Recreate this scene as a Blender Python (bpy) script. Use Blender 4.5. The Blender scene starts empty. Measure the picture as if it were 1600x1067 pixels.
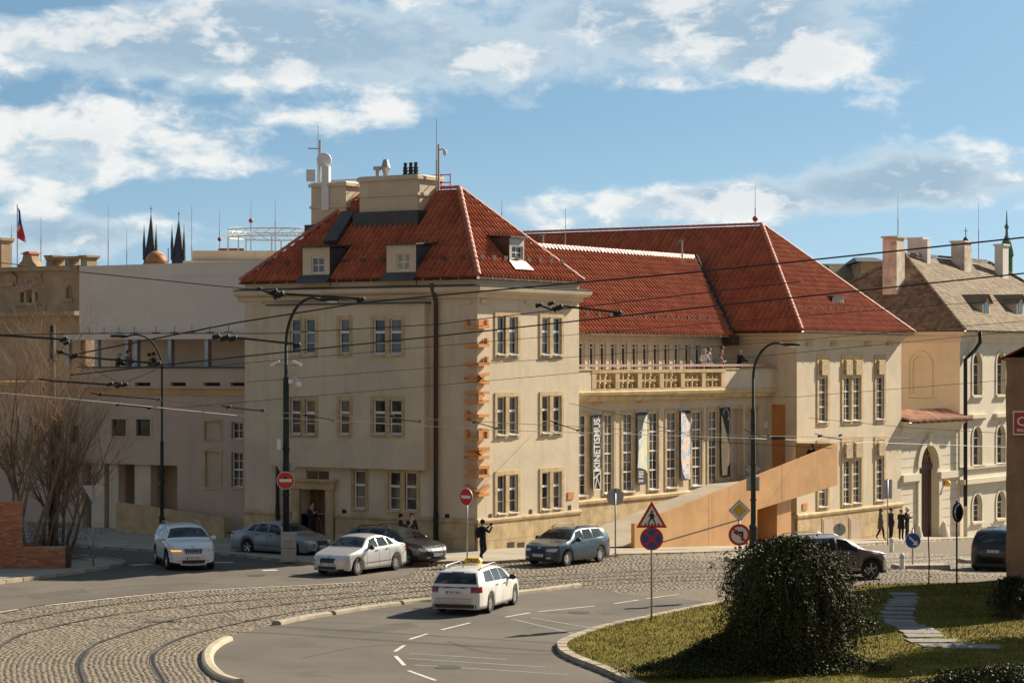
import bpy, bmesh, math, random
import numpy as np
from mathutils import Vector, Matrix, noise
from mathutils.bvhtree import BVHTree
rng = random.Random(7); nrng = np.random.default_rng(7)
sc = bpy.context.scene; COL = sc.collection
R = math.radians
# ------------------------------------------------------------------ camera
F = 3777.8; HZ = 565.0; CAMZ = 8.1            # focal length in photo pixels, horizon row, eye height
cd = bpy.data.cameras.new('camera'); cam = bpy.data.objects.new('camera', cd); COL.objects.link(cam)
cd.sensor_width = 36; cd.lens = 85; cd.shift_y = (HZ - 533.5) / 1600; cd.clip_start = 1; cd.clip_end = 9000
cam.location = (0, 0, CAMZ); cam.rotation_euler = (R(90), 0, 0); sc.camera = cam
# ------------------------------------------------------------------ light
SUN_AZ = R(48.5); SUN_EL = R(31.5)              # azimuth from +Y towards +X
sd = bpy.data.lights.new('sun', 'SUN'); sun = bpy.data.objects.new('sun', sd); COL.objects.link(sun)
sd.energy = 4.9; sd.angle = R(.5); sd.color = (1, .88, .70)
sv = Vector((math.sin(SUN_AZ)*math.cos(SUN_EL), math.cos(SUN_AZ)*math.cos(SUN_EL), math.sin(SUN_EL)))
sun.rotation_euler = sv.to_track_quat('Z', 'Y').to_euler(); sun.location = (30, 40, 60)
vs = sc.view_settings; vs.view_transform = 'Standard'; vs.look = 'None'; vs.gamma = 1; vs.exposure = 1.0
sc.display_settings.display_device = 'sRGB'

class NT:
    def __init__(s, tree): s.t = tree; s.n = tree.nodes; s.l = tree.links
    def add(s, typ, ins=None, **kw):
        nd = s.n.new(typ)
        for k, v in kw.items(): setattr(nd, k, v)
        for k, v in (ins or {}).items():
            if hasattr(v, 'is_output') : s.l.new(v, nd.inputs[k])
            else: nd.inputs[k].default_value = v
        return nd
    def math(s, op, a, b=0., c=0., clamp=False):
        return s.add('ShaderNodeMath', {0: a, 1: b, 2: c}, operation=op, use_clamp=clamp).outputs[0]
    def vmath(s, op, a, b=(0, 0, 0)):
        nd = s.add('ShaderNodeVectorMath', {0: a, 1: b}, operation=op)
        return nd.outputs[1] if op in ('DOT_PRODUCT', 'LENGTH') else nd.outputs[0]
    def mix(s, f, a, b, typ='MIX'):
        nd = s.n.new('ShaderNodeMix'); nd.data_type = 'RGBA'; nd.blend_type = typ
        for i, v in ((0, f), (6, a), (7, b)):
            if hasattr(v, 'is_output'): s.l.new(v, nd.inputs[i])
            else: nd.inputs[i].default_value = v if i == 0 else (tuple(v) + (1,))[:4]
        return nd.outputs[2]
    def ramp(s, f, lo, hi, a=0., b=1., smooth=True):
        nd = s.add('ShaderNodeMapRange', {0: f, 1: lo, 2: hi, 3: a, 4: b}); nd.interpolation_type = 'SMOOTHSTEP' if smooth else 'LINEAR'
        return nd.outputs[0]
    def noise(s, vec, scale, det=4, rough=.55, dist=0., out=0):
        nd = s.add('ShaderNodeTexNoise', {'Scale': scale, 'Detail': det, 'Roughness': rough, 'Distortion': dist})
        s.l.new(vec, nd.inputs['Vector']); return nd.outputs[out]

world = bpy.data.worlds.new('World'); sc.world = world; world.use_nodes = True
w = NT(world.node_tree); w.n.clear()
tc = w.add('ShaderNodeTexCoord').outputs['Generated']
sp = w.add('ShaderNodeSeparateXYZ', {0: tc}); sx, sy, sz = sp.outputs
# the sky looked up a little above the true elevation: the clean blue of a dry spring day
lift = w.add('ShaderNodeCombineXYZ', {0: sx, 1: sy, 2: w.math('ADD', w.math('MULTIPLY', w.math('MAXIMUM', sz, 0.), 1.15), .22)}).outputs[0]
sky = w.add('ShaderNodeTexSky', sky_type='NISHITA', sun_disc=False, sun_elevation=SUN_EL, sun_rotation=SUN_AZ,
            altitude=250, air_density=1.0, dust_density=.6, ozone_density=1.6)
w.l.new(w.vmath('NORMALIZE', lift), sky.inputs[0])
skyc = w.mix(1., sky.outputs[0], (1.13, 1.30, 1.18), 'MULTIPLY')
skyc = w.mix(w.ramp(sz, 0., .10, .34, .0, False), skyc, (7.4, 9.0, 9.2))
az = w.math('ARCTAN2', sx, sy); el = w.math('ARCSINE', sz)
P = w.add('ShaderNodeCombineXYZ', {0: az, 1: w.math('MULTIPLY', el, 1.9), 2: .37}).outputs[0]
Pw = w.add('ShaderNodeVectorMath', {0: w.noise(P, 30, 3, .6, out=1), 1: (.016, .016, 0), 2: P}, operation='MULTIPLY_ADD').outputs[0]
def cloud_n(vec):
    a = w.noise(vec, 12, 7, .56); b = w.noise(vec, 46, 6, .58)
    return w.math('ADD', w.math('MULTIPLY', a, .66), w.math('MULTIPLY', b, .34))
def px_ang(u, v): return ((u-800)/F, (HZ-v)/F)
# cloud banks, each a direction in the sky (azimuth, elevation), its spread and its weight
BANKS = [(150, 70, 330, 60, .24), (420, 60, 200, 70, .26), (680, 100, 210, 75, .26), (60, 220, 260, 55, .15), (560, 185, 240, 24, .14),
         (1180, 40, 240, 75, .27), (1240, 105, 110, 28, .16), (940, 20, 160, 36, .14), (340, 265, 110, 22, .12), (1130, 315, 330, 34, .20), (1420, 280, 260, 50, .25),
         (70, 365, 150, 28, .14), (250, 372, 220, 28, .12), (830, 168, 40, 16, .10),
         (1080, 200, 330, 46, -.22), (900, 255, 330, 45, -.22), (1540, 120, 110, 90, -.25), (480, 320, 260, 40, -.16), (60, 15, 130, 20, -.14), (260, 315, 150, 26, -.12)]
bias = None
for (u, v, su, sv_, amp) in BANKS:
    a0, e0 = px_ang(u, v)
    d = w.vmath('MULTIPLY', w.vmath('SUBTRACT', w.add('ShaderNodeCombineXYZ', {0: az, 1: el, 2: 0.}).outputs[0], (a0, e0, 0)), (F/su, F/sv_, 0))
    g = w.math('MULTIPLY', w.math('EXPONENT', w.math('MULTIPLY', w.vmath('DOT_PRODUCT', d, d), -1.)), amp)
    bias = g if bias is None else w.math('ADD', bias, g)
n0 = w.math('ADD', cloud_n(Pw), bias)
up = w.vmath('ADD', Pw, (.012, .030, 0))
n1 = w.math('ADD', cloud_n(up), bias)
dens = w.ramp(n0, .505, .665)
lit = w.ramp(w.math('SUBTRACT', n0, n1), -.035, .085)
core = w.ramp(n0, .585, .78)
shade = w.mix(core, (6.0, 7.2, 8.0), (3.7, 5.1, 6.4))
cc = w.mix(w.math('MULTIPLY', lit, w.math('SUBTRACT', 1., w.math('MULTIPLY', core, .25))), shade, (9.9, 9.8, 9.4))
fin = w.mix(w.math('MULTIPLY', dens, .92), skyc, cc)
bg = w.add('ShaderNodeBackground', {0: fin, 1: .05}); w.l.new(bg.outputs[0], w.add('ShaderNodeOutputWorld').inputs[0])

# ------------------------------------------------------------------ where things stand
TH = math.atan2(.8338, .5520); D1 = Vector((.5520, .8338)); D2 = Vector((-.8338, .5520)); C0 = Vector((-1.46, 102.0))
def tw(t, w_): return C0 + D1*t + D2*w_                    # street frame: t along the sunny fronts, w back from them
def tw_of(x, y): v = Vector((x, y)) - C0; return v.dot(D1), v.dot(D2)
T0, T1, GS = 2.0, 64.0, .050
def gzt(t): return -GS*min(max(t-T0, 0), T1-T0)
def gz(x, y): return gzt(tw_of(x, y)[0])                    # the street falls away to the right
def at(u, v, Y): return Vector(((u-800)/F*Y, Y, CAMZ-(v-HZ)/F*Y))
def gp(u, v, z=0.):
    Y = 90.
    for _ in range(30):
        x = (u-800)/F*Y; Y = .5*Y + .5*(CAMZ-gz(x, Y)-z)*F/(v-HZ)
    return Vector(((u-800)/F*Y, Y))
def At(u, w_): k = (u-800)/F; o = C0+D2*w_; return (k*o.y-o.x)/(D1.x-k*D1.y)
def Bw(u, t): k = (u-800)/F; o = C0+D1*t; return (k*o.y-o.x)/(D2.x-k*D2.y)
def zat(v, p): return CAMZ-(v-HZ)/F*p.y
def pA(u, v, w_): t = At(u, w_); return t, zat(v, tw(t, w_))
def pB(u, v, t): w_ = Bw(u, t); return w_, zat(v, tw(t, w_))

# ------------------------------------------------------------------ mesh helpers
class MB:
    def __init__(s): s.v = []; s.f = []; s.m = []
    def add(s, vs, fs, mi=0, M=None):
        o = len(s.v)
        s.v += [tuple(M @ Vector(p)) for p in vs] if M is not None else [tuple(p) for p in vs]
        s.f += [tuple(i+o for i in f) for f in fs]; s.m += [mi]*len(fs); return s
    def box(s, x0, x1, y0, y1, z0, z1, mi=0, M=None):
        return s.add([(x0,y0,z0),(x1,y0,z0),(x1,y1,z0),(x0,y1,z0),(x0,y0,z1),(x1,y0,z1),(x1,y1,z1),(x0,y1,z1)],
                     [(3,2,1,0),(4,5,6,7),(0,1,5,4),(1,2,6,5),(2,3,7,6),(3,0,4,7)], mi, M)
    def cbox(s, c, d, mi=0, M=None): return s.box(c[0]-d[0]/2,c[0]+d[0]/2,c[1]-d[1]/2,c[1]+d[1]/2,c[2]-d[2]/2,c[2]+d[2]/2,mi,M)
    def frus(s, x0,x1,y0,y1,z0,z1,ix,iy, mi=0, M=None):          # box with a smaller top
        return s.add([(x0,y0,z0),(x1,y0,z0),(x1,y1,z0),(x0,y1,z0),(x0+ix,y0+iy,z1),(x1-ix,y0+iy,z1),(x1-ix,y1-iy,z1),(x0+ix,y1-iy,z1)],
                     [(3,2,1,0),(4,5,6,7),(0,1,5,4),(1,2,6,5),(2,3,7,6),(3,0,4,7)], mi, M)
    def quad(s, *p, mi=0): return s.add(p, [tuple(range(len(p)))], mi)
    def prism(s, poly, a0, a1, axis=2, mi=0, M=None):              # polygon in two axes pushed along the third
        n = len(poly)
        def pt(p, a): return (p[0], p[1], a) if axis == 2 else ((p[0], a, p[1]) if axis == 1 else (a, p[0], p[1]))
        return s.add([pt(p, a0) for p in poly]+[pt(p, a1) for p in poly],
                     [tuple(range(n))[::-1], tuple(range(n, 2*n))]+[(i,(i+1)%n,n+(i+1)%n,n+i) for i in range(n)], mi, M)
    def tube(s, pts, r, n=6, mi=0, r2=None, cap=True):
        pts = [Vector(p) for p in pts]; k = len(pts); rs = r if isinstance(r, (list, tuple)) else [r+(r2-r)*i/(k-1) if r2 is not None else r for i in range(k)]
        vs, fs = [], []; ref = None
        for i, p in enumerate(pts):
            d = (pts[min(i+1,k-1)]-pts[max(i-1,0)]).normalized()
            if ref is None: ref = d.orthogonal().normalized()
            a = (ref-d*ref.dot(d)); a = a.normalized() if a.length > 1e-6 else d.orthogonal().normalized(); ref = a; b = d.cross(a)
            vs += [p+(a*math.cos(2*math.pi*j/n)+b*math.sin(2*math.pi*j/n))*rs[i] for j in range(n)]
        for i in range(k-1):
            for j in range(n): fs.append((i*n+j, i*n+(j+1)%n, (i+1)*n+(j+1)%n, (i+1)*n+j))
        if cap: fs += [tuple(range(n))[::-1], tuple(range((k-1)*n, k*n))]
        return s.add(vs, fs, mi)
    def lathe(s, prof, n=16, mi=0, M=None, axis=2, cap=True):
        vs, fs = [], []; k = len(prof)
        for r, h in prof:
            for j in range(n):
                c, q = r*math.cos(2*math.pi*j/n), r*math.sin(2*math.pi*j/n)
                vs.append((c, q, h) if axis == 2 else ((c, h, q) if axis == 1 else (h, c, q)))
        for i in range(k-1):
            for j in range(n): fs.append((i*n+j, i*n+(j+1)%n, (i+1)*n+(j+1)%n, (i+1)*n+j))
        if cap: fs += [tuple(range(n))[::-1], tuple(range((k-1)*n, k*n))]
        return s.add(vs, fs, mi, M)
    def ball(s, c, r, n=10, mi=0):
        rr = r if isinstance(r, (tuple, list)) else (r, r, r); k = n//2+1
        return s.lathe([(max(math.sin(math.pi*i/(k-1)), .01), -math.cos(math.pi*i/(k-1))) for i in range(k)], n, mi, Matrix.Translation(c) @ Matrix.Diagonal((rr[0], rr[1], rr[2], 1)))
    def mesh(s, name):
        me = bpy.data.meshes.new(name); me.from_pydata(s.v, [], s.f)
        return me
def link(name, me, mats, parent=None, loc=(0,0,0), rotz=0., smooth=False, M=None):
    if isinstance(me, MB):
        b = me; me = b.mesh(name)
        if isinstance(mats, (list, tuple)) and len(mats) > 1 and any(b.m): me.polygons.foreach_set('material_index', b.m)
    if mats is not None and not me.materials:
        for m_ in (mats if isinstance(mats, (list, tuple)) else [mats]): me.materials.append(m_)
    if smooth: me.polygons.foreach_set('use_smooth', [True]*len(me.polygons))
    o = bpy.data.objects.new(name, me); COL.objects.link(o); o.parent = parent
    if M is not None: o.matrix_local = M
    else: o.location = loc; o.rotation_euler = (0, 0, rotz)
    return o
def tag(o, label, cat, group=None):
    o['label'] = label; o['category'] = cat
    if group: o['group'] = group
    return o
def thing(name, label, cat, loc=(0,0,0), rotz=0., group=None):
    o = bpy.data.objects.new(name, None); COL.objects.link(o); o.location = loc; o.rotation_euler = (0,0,rotz); o.empty_display_size = .3
    return tag(o, label, cat, group)
def struct(name, me, mats, **k): o = link(name, me, mats, **k); o['kind'] = 'structure'; return o
def clone(o, parent=None, M=None):
    c = o.copy(); COL.objects.link(c); c.parent = parent
    if M is not None: c.matrix_local = M
    for ch in list(o.children): clone(ch, c)
    return c
def np_mesh(name, V, Fq, rnd=None, mats=None):                      # big arrays: verts (n,3), faces (m,k)
    me = bpy.data.meshes.new(name); V = np.asarray(V, np.float32).reshape(-1, 3); Fq = np.asarray(Fq, np.int32); k = Fq.shape[1]
    me.vertices.add(len(V)); me.vertices.foreach_set('co', V.ravel())
    me.loops.add(Fq.size); me.loops.foreach_set('vertex_index', Fq.ravel())
    me.polygons.add(len(Fq)); me.polygons.foreach_set('loop_start', np.arange(0, Fq.size, k, dtype=np.int32)); me.polygons.foreach_set('loop_total', np.full(len(Fq), k, np.int32))
    if rnd is not None:
        at_ = me.attributes.new('rnd', 'FLOAT', 'FACE'); at_.data.foreach_set('value', np.asarray(rnd, np.float32))
    for m_ in (mats or []): me.materials.append(m_)
    me.update(); me.validate(); return me
def text_mesh(body, size, ext=.004, align='CENTER', bold=0.):
    cu = bpy.data.curves.new('lettering', 'FONT'); cu.body = body; cu.size = size; cu.extrude = ext; cu.align_x = align; cu.align_y = 'CENTER'; cu.offset = bold; cu.resolution_u = 3
    o = bpy.data.objects.new('tmp', cu); COL.objects.link(o); dg = bpy.context.evaluated_depsgraph_get()
    me = bpy.data.meshes.new_from_object(o.evaluated_get(dg)); bpy.data.objects.remove(o); bpy.data.curves.remove(cu); me.materials.clear(); return me

# ------------------------------------------------------------------ materials
MATS = {}
def mat(name, col, rough=.8, var=.10, scale=2., bump=0., bscale=30., metal=0., coat=0., spec=.5, rnd=0., streak=0., scol=None, spots=0., spcol=None, spscale=1.2, em=0., wire=0.):
    m = bpy.data.materials.new(name); m.use_nodes = True; t = NT(m.node_tree); bs = t.n['Principled BSDF']; MATS[name] = m
    oc = t.add('ShaderNodeTexCoord').outputs['Object']; c = tuple(col)
    lo = tuple(x*(1-var) for x in c); hi = tuple(min(x*(1+var), .95) for x in c)
    out = t.mix(t.ramp(t.noise(oc, scale, 5, .6), .28, .72), lo, hi)
    if spots: out = t.mix(t.math('MULTIPLY', t.ramp(t.noise(oc, spscale, 6, .65, .4), .54, .66), spots), out, spcol or tuple(x*.5 for x in c))
    if streak:
        v = t.vmath('MULTIPLY', oc, (2.6, 2.6, .16)); out = t.mix(t.math('MULTIPLY', t.ramp(t.noise(v, 1.0, 5, .65), .50, .74), streak), out, scol or tuple(x*.55 for x in c))
    if rnd:
        r = t.math('FRACT', t.math('ADD', t.add('ShaderNodeAttribute', attribute_name='rnd').outputs['Fac'], t.add('ShaderNodeObjectInfo').outputs['Random']))
        hs = t.add('ShaderNodeHueSaturation', {'Hue': t.ramp(t.math('FRACT', t.math('MULTIPLY', r, 7.3)), 0, 1, .5-.02*min(rnd*2, 1), .5+.02*min(rnd*2, 1), False), 'Saturation': 1., 'Value': t.ramp(r, 0, 1, 1-rnd, 1+rnd, False), 'Color': out}); out = hs.outputs[0]
    if hasattr(out, 'is_output'): t.l.new(out, bs.inputs['Base Color'])
    bs.inputs['Roughness'].default_value = rough; bs.inputs['Metallic'].default_value = metal; bs.inputs['Specular IOR Level'].default_value = spec
    if coat: bs.inputs['Coat Weight'].default_value = coat; bs.inputs['Coat Roughness'].default_value = .04
    if bump:
        b = t.add('ShaderNodeBump', {'Strength': bump, 'Distance': .03, 'Height': t.noise(oc, bscale, 4, .6)}); t.l.new(b.outputs[0], bs.inputs['Normal'])
    if em: bs.inputs['Emission Color'].default_value = c+(1,); bs.inputs['Emission Strength'].default_value = em
    return m
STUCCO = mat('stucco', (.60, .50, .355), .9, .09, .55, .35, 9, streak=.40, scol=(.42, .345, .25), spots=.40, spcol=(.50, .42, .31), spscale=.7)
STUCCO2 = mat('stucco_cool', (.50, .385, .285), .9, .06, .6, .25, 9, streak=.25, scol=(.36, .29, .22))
SAND = mat('sandstone', (.50, .37, .20), .9, .2, 1.6, .5, 16, streak=.45, scol=(.29, .19, .09), spots=.3, spcol=(.36, .25, .12), rnd=.12)
PLASTER_W = mat('white_plaster', (.63, .56, .43), .9, .06, .6, .3, 10, streak=.3, scol=(.52, .46, .36))
PLASTER_Y = mat('yellow_plaster', (.80, .68, .46), .9, .06, .5, .2, 10, streak=.25, scol=(.68, .54, .34))
PANEL_W = mat('white_panel', (.70, .61, .51), .75, .04, .4, .05, 10, streak=.14, scol=(.55, .48, .42))
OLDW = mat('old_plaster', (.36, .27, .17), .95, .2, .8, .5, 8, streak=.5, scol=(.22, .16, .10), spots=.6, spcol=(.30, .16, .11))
TILE = mat('red_clay_tile', (.395, .118, .058), .8, .14, .9, .15, 40, spec=.15, rnd=.14, spots=.35, spcol=(.30, .075, .036), spscale=.5, streak=.25, scol=(.22, .055, .03))
TILE_U = mat('red_clay_under', (.22, .05, .025), .9, .1, 2)
TILE_B = mat('brown_weathered_tile', (.205, .150, .090), .9, .22, 1.1, .3, 30, rnd=.30, streak=.4, scol=(.17, .10, .06))
HIPT = mat('ridge_tile_clay', (.40, .125, .065), .6, .15, 3, .2, 30, rnd=.15)
LEAD = mat('dark_sheet_lead', (.055, .052, .05), .55, .2, 2, .1, 8, spec=.5)
BROWNM = mat('brown_painted_metal', (.055, .035, .026), .5, .15, 2)
ZINC = mat('zinc_sheet', (.40, .37, .33), .6, .1, 2, metal=.5)
WHITEP = mat('white_window_paint', (.72, .71, .68), .5, .04, 3)
SILLM = mat('sill_sheet', (.60, .58, .55), .5, .06, 3, metal=.3)
COPPER = mat('copper_panel', (.52, .285, .115), .55, .14, .55, .06, 5, metal=.25, streak=.4, scol=(.38, .19, .075), spots=.3, spcol=(.58, .36, .17), spscale=.5, rnd=.06)
COPPERB = mat('bright_copper_rail', (.72, .42, .30), .28, .08, 1, metal=.9)
LETTER = mat('orange_letter_copper', (.64, .28, .085), .45, .1, 2, metal=.35)
CORTEN = mat('orange_door_panel', (.50, .22, .075), .55, .08, 1, metal=.3)
IRON = mat('dark_green_iron', (.028, .038, .034), .75, .2, 3, .08, 30, spec=.2, spots=.2, spcol=(.05, .045, .035))
GALV = mat('galvanised_steel', (.36, .37, .37), .45, .12, 5, metal=.7)
CABLE = mat('black_cable', (.03, .028, .026), .6, .1, 3)
WIREB = mat('bare_contact_wire', (.26, .23, .19), .6, .1, 3, metal=.4)
BLACK = mat('black_matt', (.012, .012, .013), .7, .1, 3)
DARKIN = mat('dark_opening', (.03, .026, .022), .9, .2, 3)
ASPH = mat('asphalt', (.100, .084, .064), .9, .20, .22, .5, 45, spots=.65, spcol=(.068, .057, .044), spscale=.42)
SETT = mat('granite_sett', (.185, .148, .102), .8, .2, 9, .3, 40, rnd=.32, spots=.55, spcol=(.125, .098, .066), spscale=.3)
SETTG = mat('pale_sett', (.33, .285, .22), .75, .2, 9, .3, 40, rnd=.28)
MORTAR = mat('sett_joint', (.145, .115, .078), .95, .3, 6, .5, 40)
PAVE = mat('pavement_mosaic', (.33, .285, .215), .9, .14, .5, .4, 28, spots=.35, spcol=(.30, .26, .205), spscale=.6)
KERB = mat('granite_kerb', (.36, .30, .215), .85, .16, 2.5, .3, 26, rnd=.16)
RAIL = mat('worn_rail_steel', (.16, .135, .11), .38, .2, 3, metal=.75)
PAINT = mat('worn_road_paint', (.56, .52, .44), .85, .08, 5, .2, 40, spots=.75, spcol=(.17, .155, .135), spscale=6)
EARTH = mat('earth', (.12, .09, .055), .95, .3, 1.5, .6, 12)
LAWN = mat('lawn_turf', (.14, .115, .018), .95, .35, .8, .8, 30, spec=.1, spots=.6, spcol=(.17, .105, .02), spscale=.45)
GRASS = mat('grass_blade', (.165, .150, .018), .95, .35, .6, spec=.08, rnd=.35, spots=.6, spcol=(.23, .155, .028), spscale=.5)
BRICK = mat('orange_brick', (.38, .155, .085), .9, .2, 4, .4, 30, rnd=.28)
MORT2 = mat('brick_mortar', (.34, .24, .16), .95, .15, 5, .3, 30)
BARK = mat('bare_bark', (.215, .155, .098), .9, .25, 6, .4, 40)
TWIG = mat('bare_twig', (.27, .18, .11), .8, .25, 6)
IVY = mat('ivy_leaf', (.042, .050, .016), .5, .3, 1.2, spec=.06, rnd=.45, spots=.25, spcol=(.075, .052, .022), spscale=1.2)
STEM = mat('woody_stem', (.06, .042, .028), .9, .2, 5)
SLATE = mat('dark_slate', (.055, .062, .072), .6, .2, .1)
def glass(name, col, rough=.06, curtain=0., ccol=(.3, .26, .2)):
    m = bpy.data.materials.new(name); m.use_nodes = True; t = NT(m.node_tree); bs = t.n['Principled BSDF']; MATS[name] = m
    oc = t.add('ShaderNodeTexCoord').outputs['Object']; rd = t.add('ShaderNodeObjectInfo').outputs['Random']
    v = t.vmath('ADD', oc, t.add('ShaderNodeCombineXYZ', {0: t.math('MULTIPLY', rd, 37.), 1: 0., 2: t.math('MULTIPLY', rd, 91.)}).outputs[0])
    out = t.mix(t.ramp(t.noise(v, 1.7, 3, .5), .4, .68), col, tuple(x*2.6+.008 for x in col))
    if curtain:
        fold = t.noise(t.vmath('MULTIPLY', v, (1, 1, .12)), 9., 2, .5)
        cc_ = t.mix(t.ramp(fold, .35, .65), tuple(x*.55 for x in ccol), ccol)
        out = t.mix(t.math('MULTIPLY', t.ramp(t.math('FRACT', t.math('MULTIPLY', rd, 13.7)), .45, .5), curtain), out, cc_)
    t.l.new(out, bs.inputs['Base Color']); bs.inputs['Roughness'].default_value = rough; bs.inputs['Specular IOR Level'].default_value = .6
    b = t.add('ShaderNodeBump', {'Strength': .05, 'Distance': .05, 'Height': t.noise(v, 1.3, 2, .5)}); t.l.new(b.outputs[0], bs.inputs['Normal'])
    return m
PANE = glass('window_glass', (.018, .017, .016), .05, .55, (.22, .18, .13))
PANE_D = glass('dark_window_glass', (.016, .017, .018), .05)
PANE_C = glass('curtained_window_glass', (.10, .08, .05), .12, 1., (.46, .34, .14))
CGLASS = glass('car_glass', (.012, .014, .015), .03)
# ================================================================== ground, roads, pavements
def smooth_curve(pts, step=.25):
    """Catmull-Rom through 2D points, resampled at even steps"""
    P_ = [Vector(p) for p in pts]; out = []
    for i in range(len(P_)-1):
        a, b, c, d = P_[max(i-1, 0)], P_[i], P_[i+1], P_[min(i+2, len(P_)-1)]
        n = max(int((c-b).length/step*2), 2)
        for j in range(n):
            s = j/n; out.append(.5*((2*b)+(c-a)*s+(2*a-5*b+4*c-d)*s*s+(3*b-a-3*c+d)*s**3))
    out.append(P_[-1]); A = np.array([tuple(p) for p in out]); L = np.r_[0, np.cumsum(np.hypot(*np.diff(A, axis=0).T))]
    q = np.arange(0, L[-1], step); return np.c_[np.interp(q, L, A[:, 0]), np.interp(q, L, A[:, 1])]
def curve_normals(C): 
    d = np.gradient(C, axis=0); d /= np.linalg.norm(d, axis=1)[:, None]; return np.c_[-d[:, 1], d[:, 0]]
def gzv(X, Y): t = (X-C0.x)*D1.x+(Y-C0.y)*D1.y; return -GS*np.clip(t-T0, 0, T1-T0)
def drape(poly, dz, name, m, thick=0., kind='structure', parent=None):
    bm = bmesh.new(); vs = [bm.verts.new((p[0], p[1], 0)) for p in poly]; f = bm.faces.new(vs)
    if f.normal.z < 0 or sum(poly[i][0]*poly[(i+1)%len(poly)][1]-poly[(i+1)%len(poly)][0]*poly[i][1] for i in range(len(poly))) < 0: f.normal_flip()
    bmesh.ops.triangulate(bm, faces=bm.faces[:])
    for tt in (T0, T1):
        o = tw(tt, 0); bmesh.ops.bisect_plane(bm, geom=bm.verts[:]+bm.edges[:]+bm.faces[:], plane_co=(o.x, o.y, 0), plane_no=(D1.x, D1.y, 0))
    if thick:
        r = bmesh.ops.extrude_face_region(bm, geom=bm.faces[:])
        for e in r['geom']:
            if isinstance(e, bmesh.types.BMVert): e.co.z = -thick
        # extruded copy is the underside; flip it back below
    for v in bm.verts: v.co.z += gz(v.co.x, v.co.y)+dz
    bmesh.ops.recalc_face_normals(bm, faces=bm.faces[:]) if thick else None
    me = bpy.data.meshes.new(name); bm.to_mesh(me); bm.free()
    o = link(name, me, m, parent)
    if kind and parent is None: o['kind'] = kind
    return o
def inside(poly, X, Y):
    X = np.asarray(X); Y = np.asarray(Y); r = np.zeros(X.shape, bool); n = len(poly)
    for i in range(n):
        x1, y1 = poly[i][0], poly[i][1]; x2, y2 = poly[(i+1)%n][0], poly[(i+1)%n][1]
        c = ((y1 > Y) != (y2 > Y)); xx = x1+(Y-y1)*(x2-x1)/((y2-y1) if abs(y2-y1) > 1e-9 else 1e-9); r ^= c & (X < xx)
    return r
G = lambda *pp: [gp(u, v) for u, v in pp]
drape([(-2500, -300), (2500, -300), (2500, 4000), (-2500, 4000)], -.06, 'ground', EARTH)
# curves read off the photograph on the ground: inner rail (nearest the lane), tram bed edges, kerbs
inner = smooth_curve(G((292, 1150), (258, 1067), (241, 1034), (255, 1013), (307, 991), (383, 973), (480, 955), (640, 935), (800, 921), (980, 910), (1200, 900), (1450, 893), (1800, 884)))
INN = curve_normals(inner)
if INN[len(INN)//2][1] < 0: INN = -INN
def offs(d): return inner + INN*d
lane_edge = [Vector(p) for p in smooth_curve(G((385, 1100), (345, 1067), (322, 1046), (322, 1022), (352, 1000), (430, 977), (515, 961), (625, 945), (760, 933), (905, 919), (980, 929), (1072, 937), (1128, 947)), .5)]
lawn_edge = [Vector(p) for p in smooth_curve(G((1150, 942), (1080, 957), (1018, 970), (950, 985), (897, 1004), (886, 1014), (900, 1029), (960, 1053), (1010, 1075), (1100, 1105)), .4)]
asph_edge = [Vector(p) for p in smooth_curve(G((-160, 990), (0, 960), (74, 945), (276, 925), (480, 914), (600, 907), (642, 897), (650, 885)), .5)]
walk_edge = [Vector(p) for p in smooth_curve(G((-140, 845), (60, 852), (200, 861), (330, 867), (400, 874), (482, 883), (600, 886), (700, 881), (760, 882), (830, 878), (905, 876), (1000, 869), (1180, 863), (1347, 853), (1538, 843), (1800, 832)), .5)]
left_kerb = [Vector(p) for p in smooth_curve(G((-160, 935), (0, 912), (31, 908), (107, 898), (160, 889), (186, 883), (172, 878), (110, 872), (30, 868)), .4)]
# tram bed: everything between the asphalt edge, the pavement, the lane and the lawn
tram_poly = asph_edge + [p for p in walk_edge if p.x > asph_edge[-1].x] + [Vector((60, 105)), Vector((60, 60))] + G((1800, 910), (1580, 912), (1350, 919)) + lawn_edge[:3] + lane_edge[::-1] + G((300, 1150), (-400, 1150))
bed = drape([tuple(p) for p in tram_poly], .014, 'cobbled_street', MORTAR)
# left carriageway
drape([tuple(p) for p in asph_edge[::-1]] + [tuple(p) for p in G((-400, 950), (-300, 830), (200, 838), (560, 862))], .028, 'asphalt_road', ASPH)
lane = drape([tuple(p) for p in lane_edge] + [tuple(p) for p in lawn_edge] + [tuple(p) for p in G((1000, 1200), (380, 1200))], .028, 'asphalt_lane', ASPH)
# pavement in front of the houses, raised behind its kerb
back = [tw(75, 3), tw(30, 5), tw(8, 14), tw(2, 40)]
pav = drape([tuple(p) for p in walk_edge] + [tuple(p) for p in back], .12, 'pavement', PAVE)
pavl = drape([tuple(p) for p in left_kerb] + [(-60, 108), (-60, 85)], .12, 'pavement_corner', PAVE)
drape([tuple(p) for p in (tw(-5, 16), tw(-5, 70), tw(60, 70), tw(60, 2), tw(20, 2), tw(4, 16))], .008, 'yard', PAVE)
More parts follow.
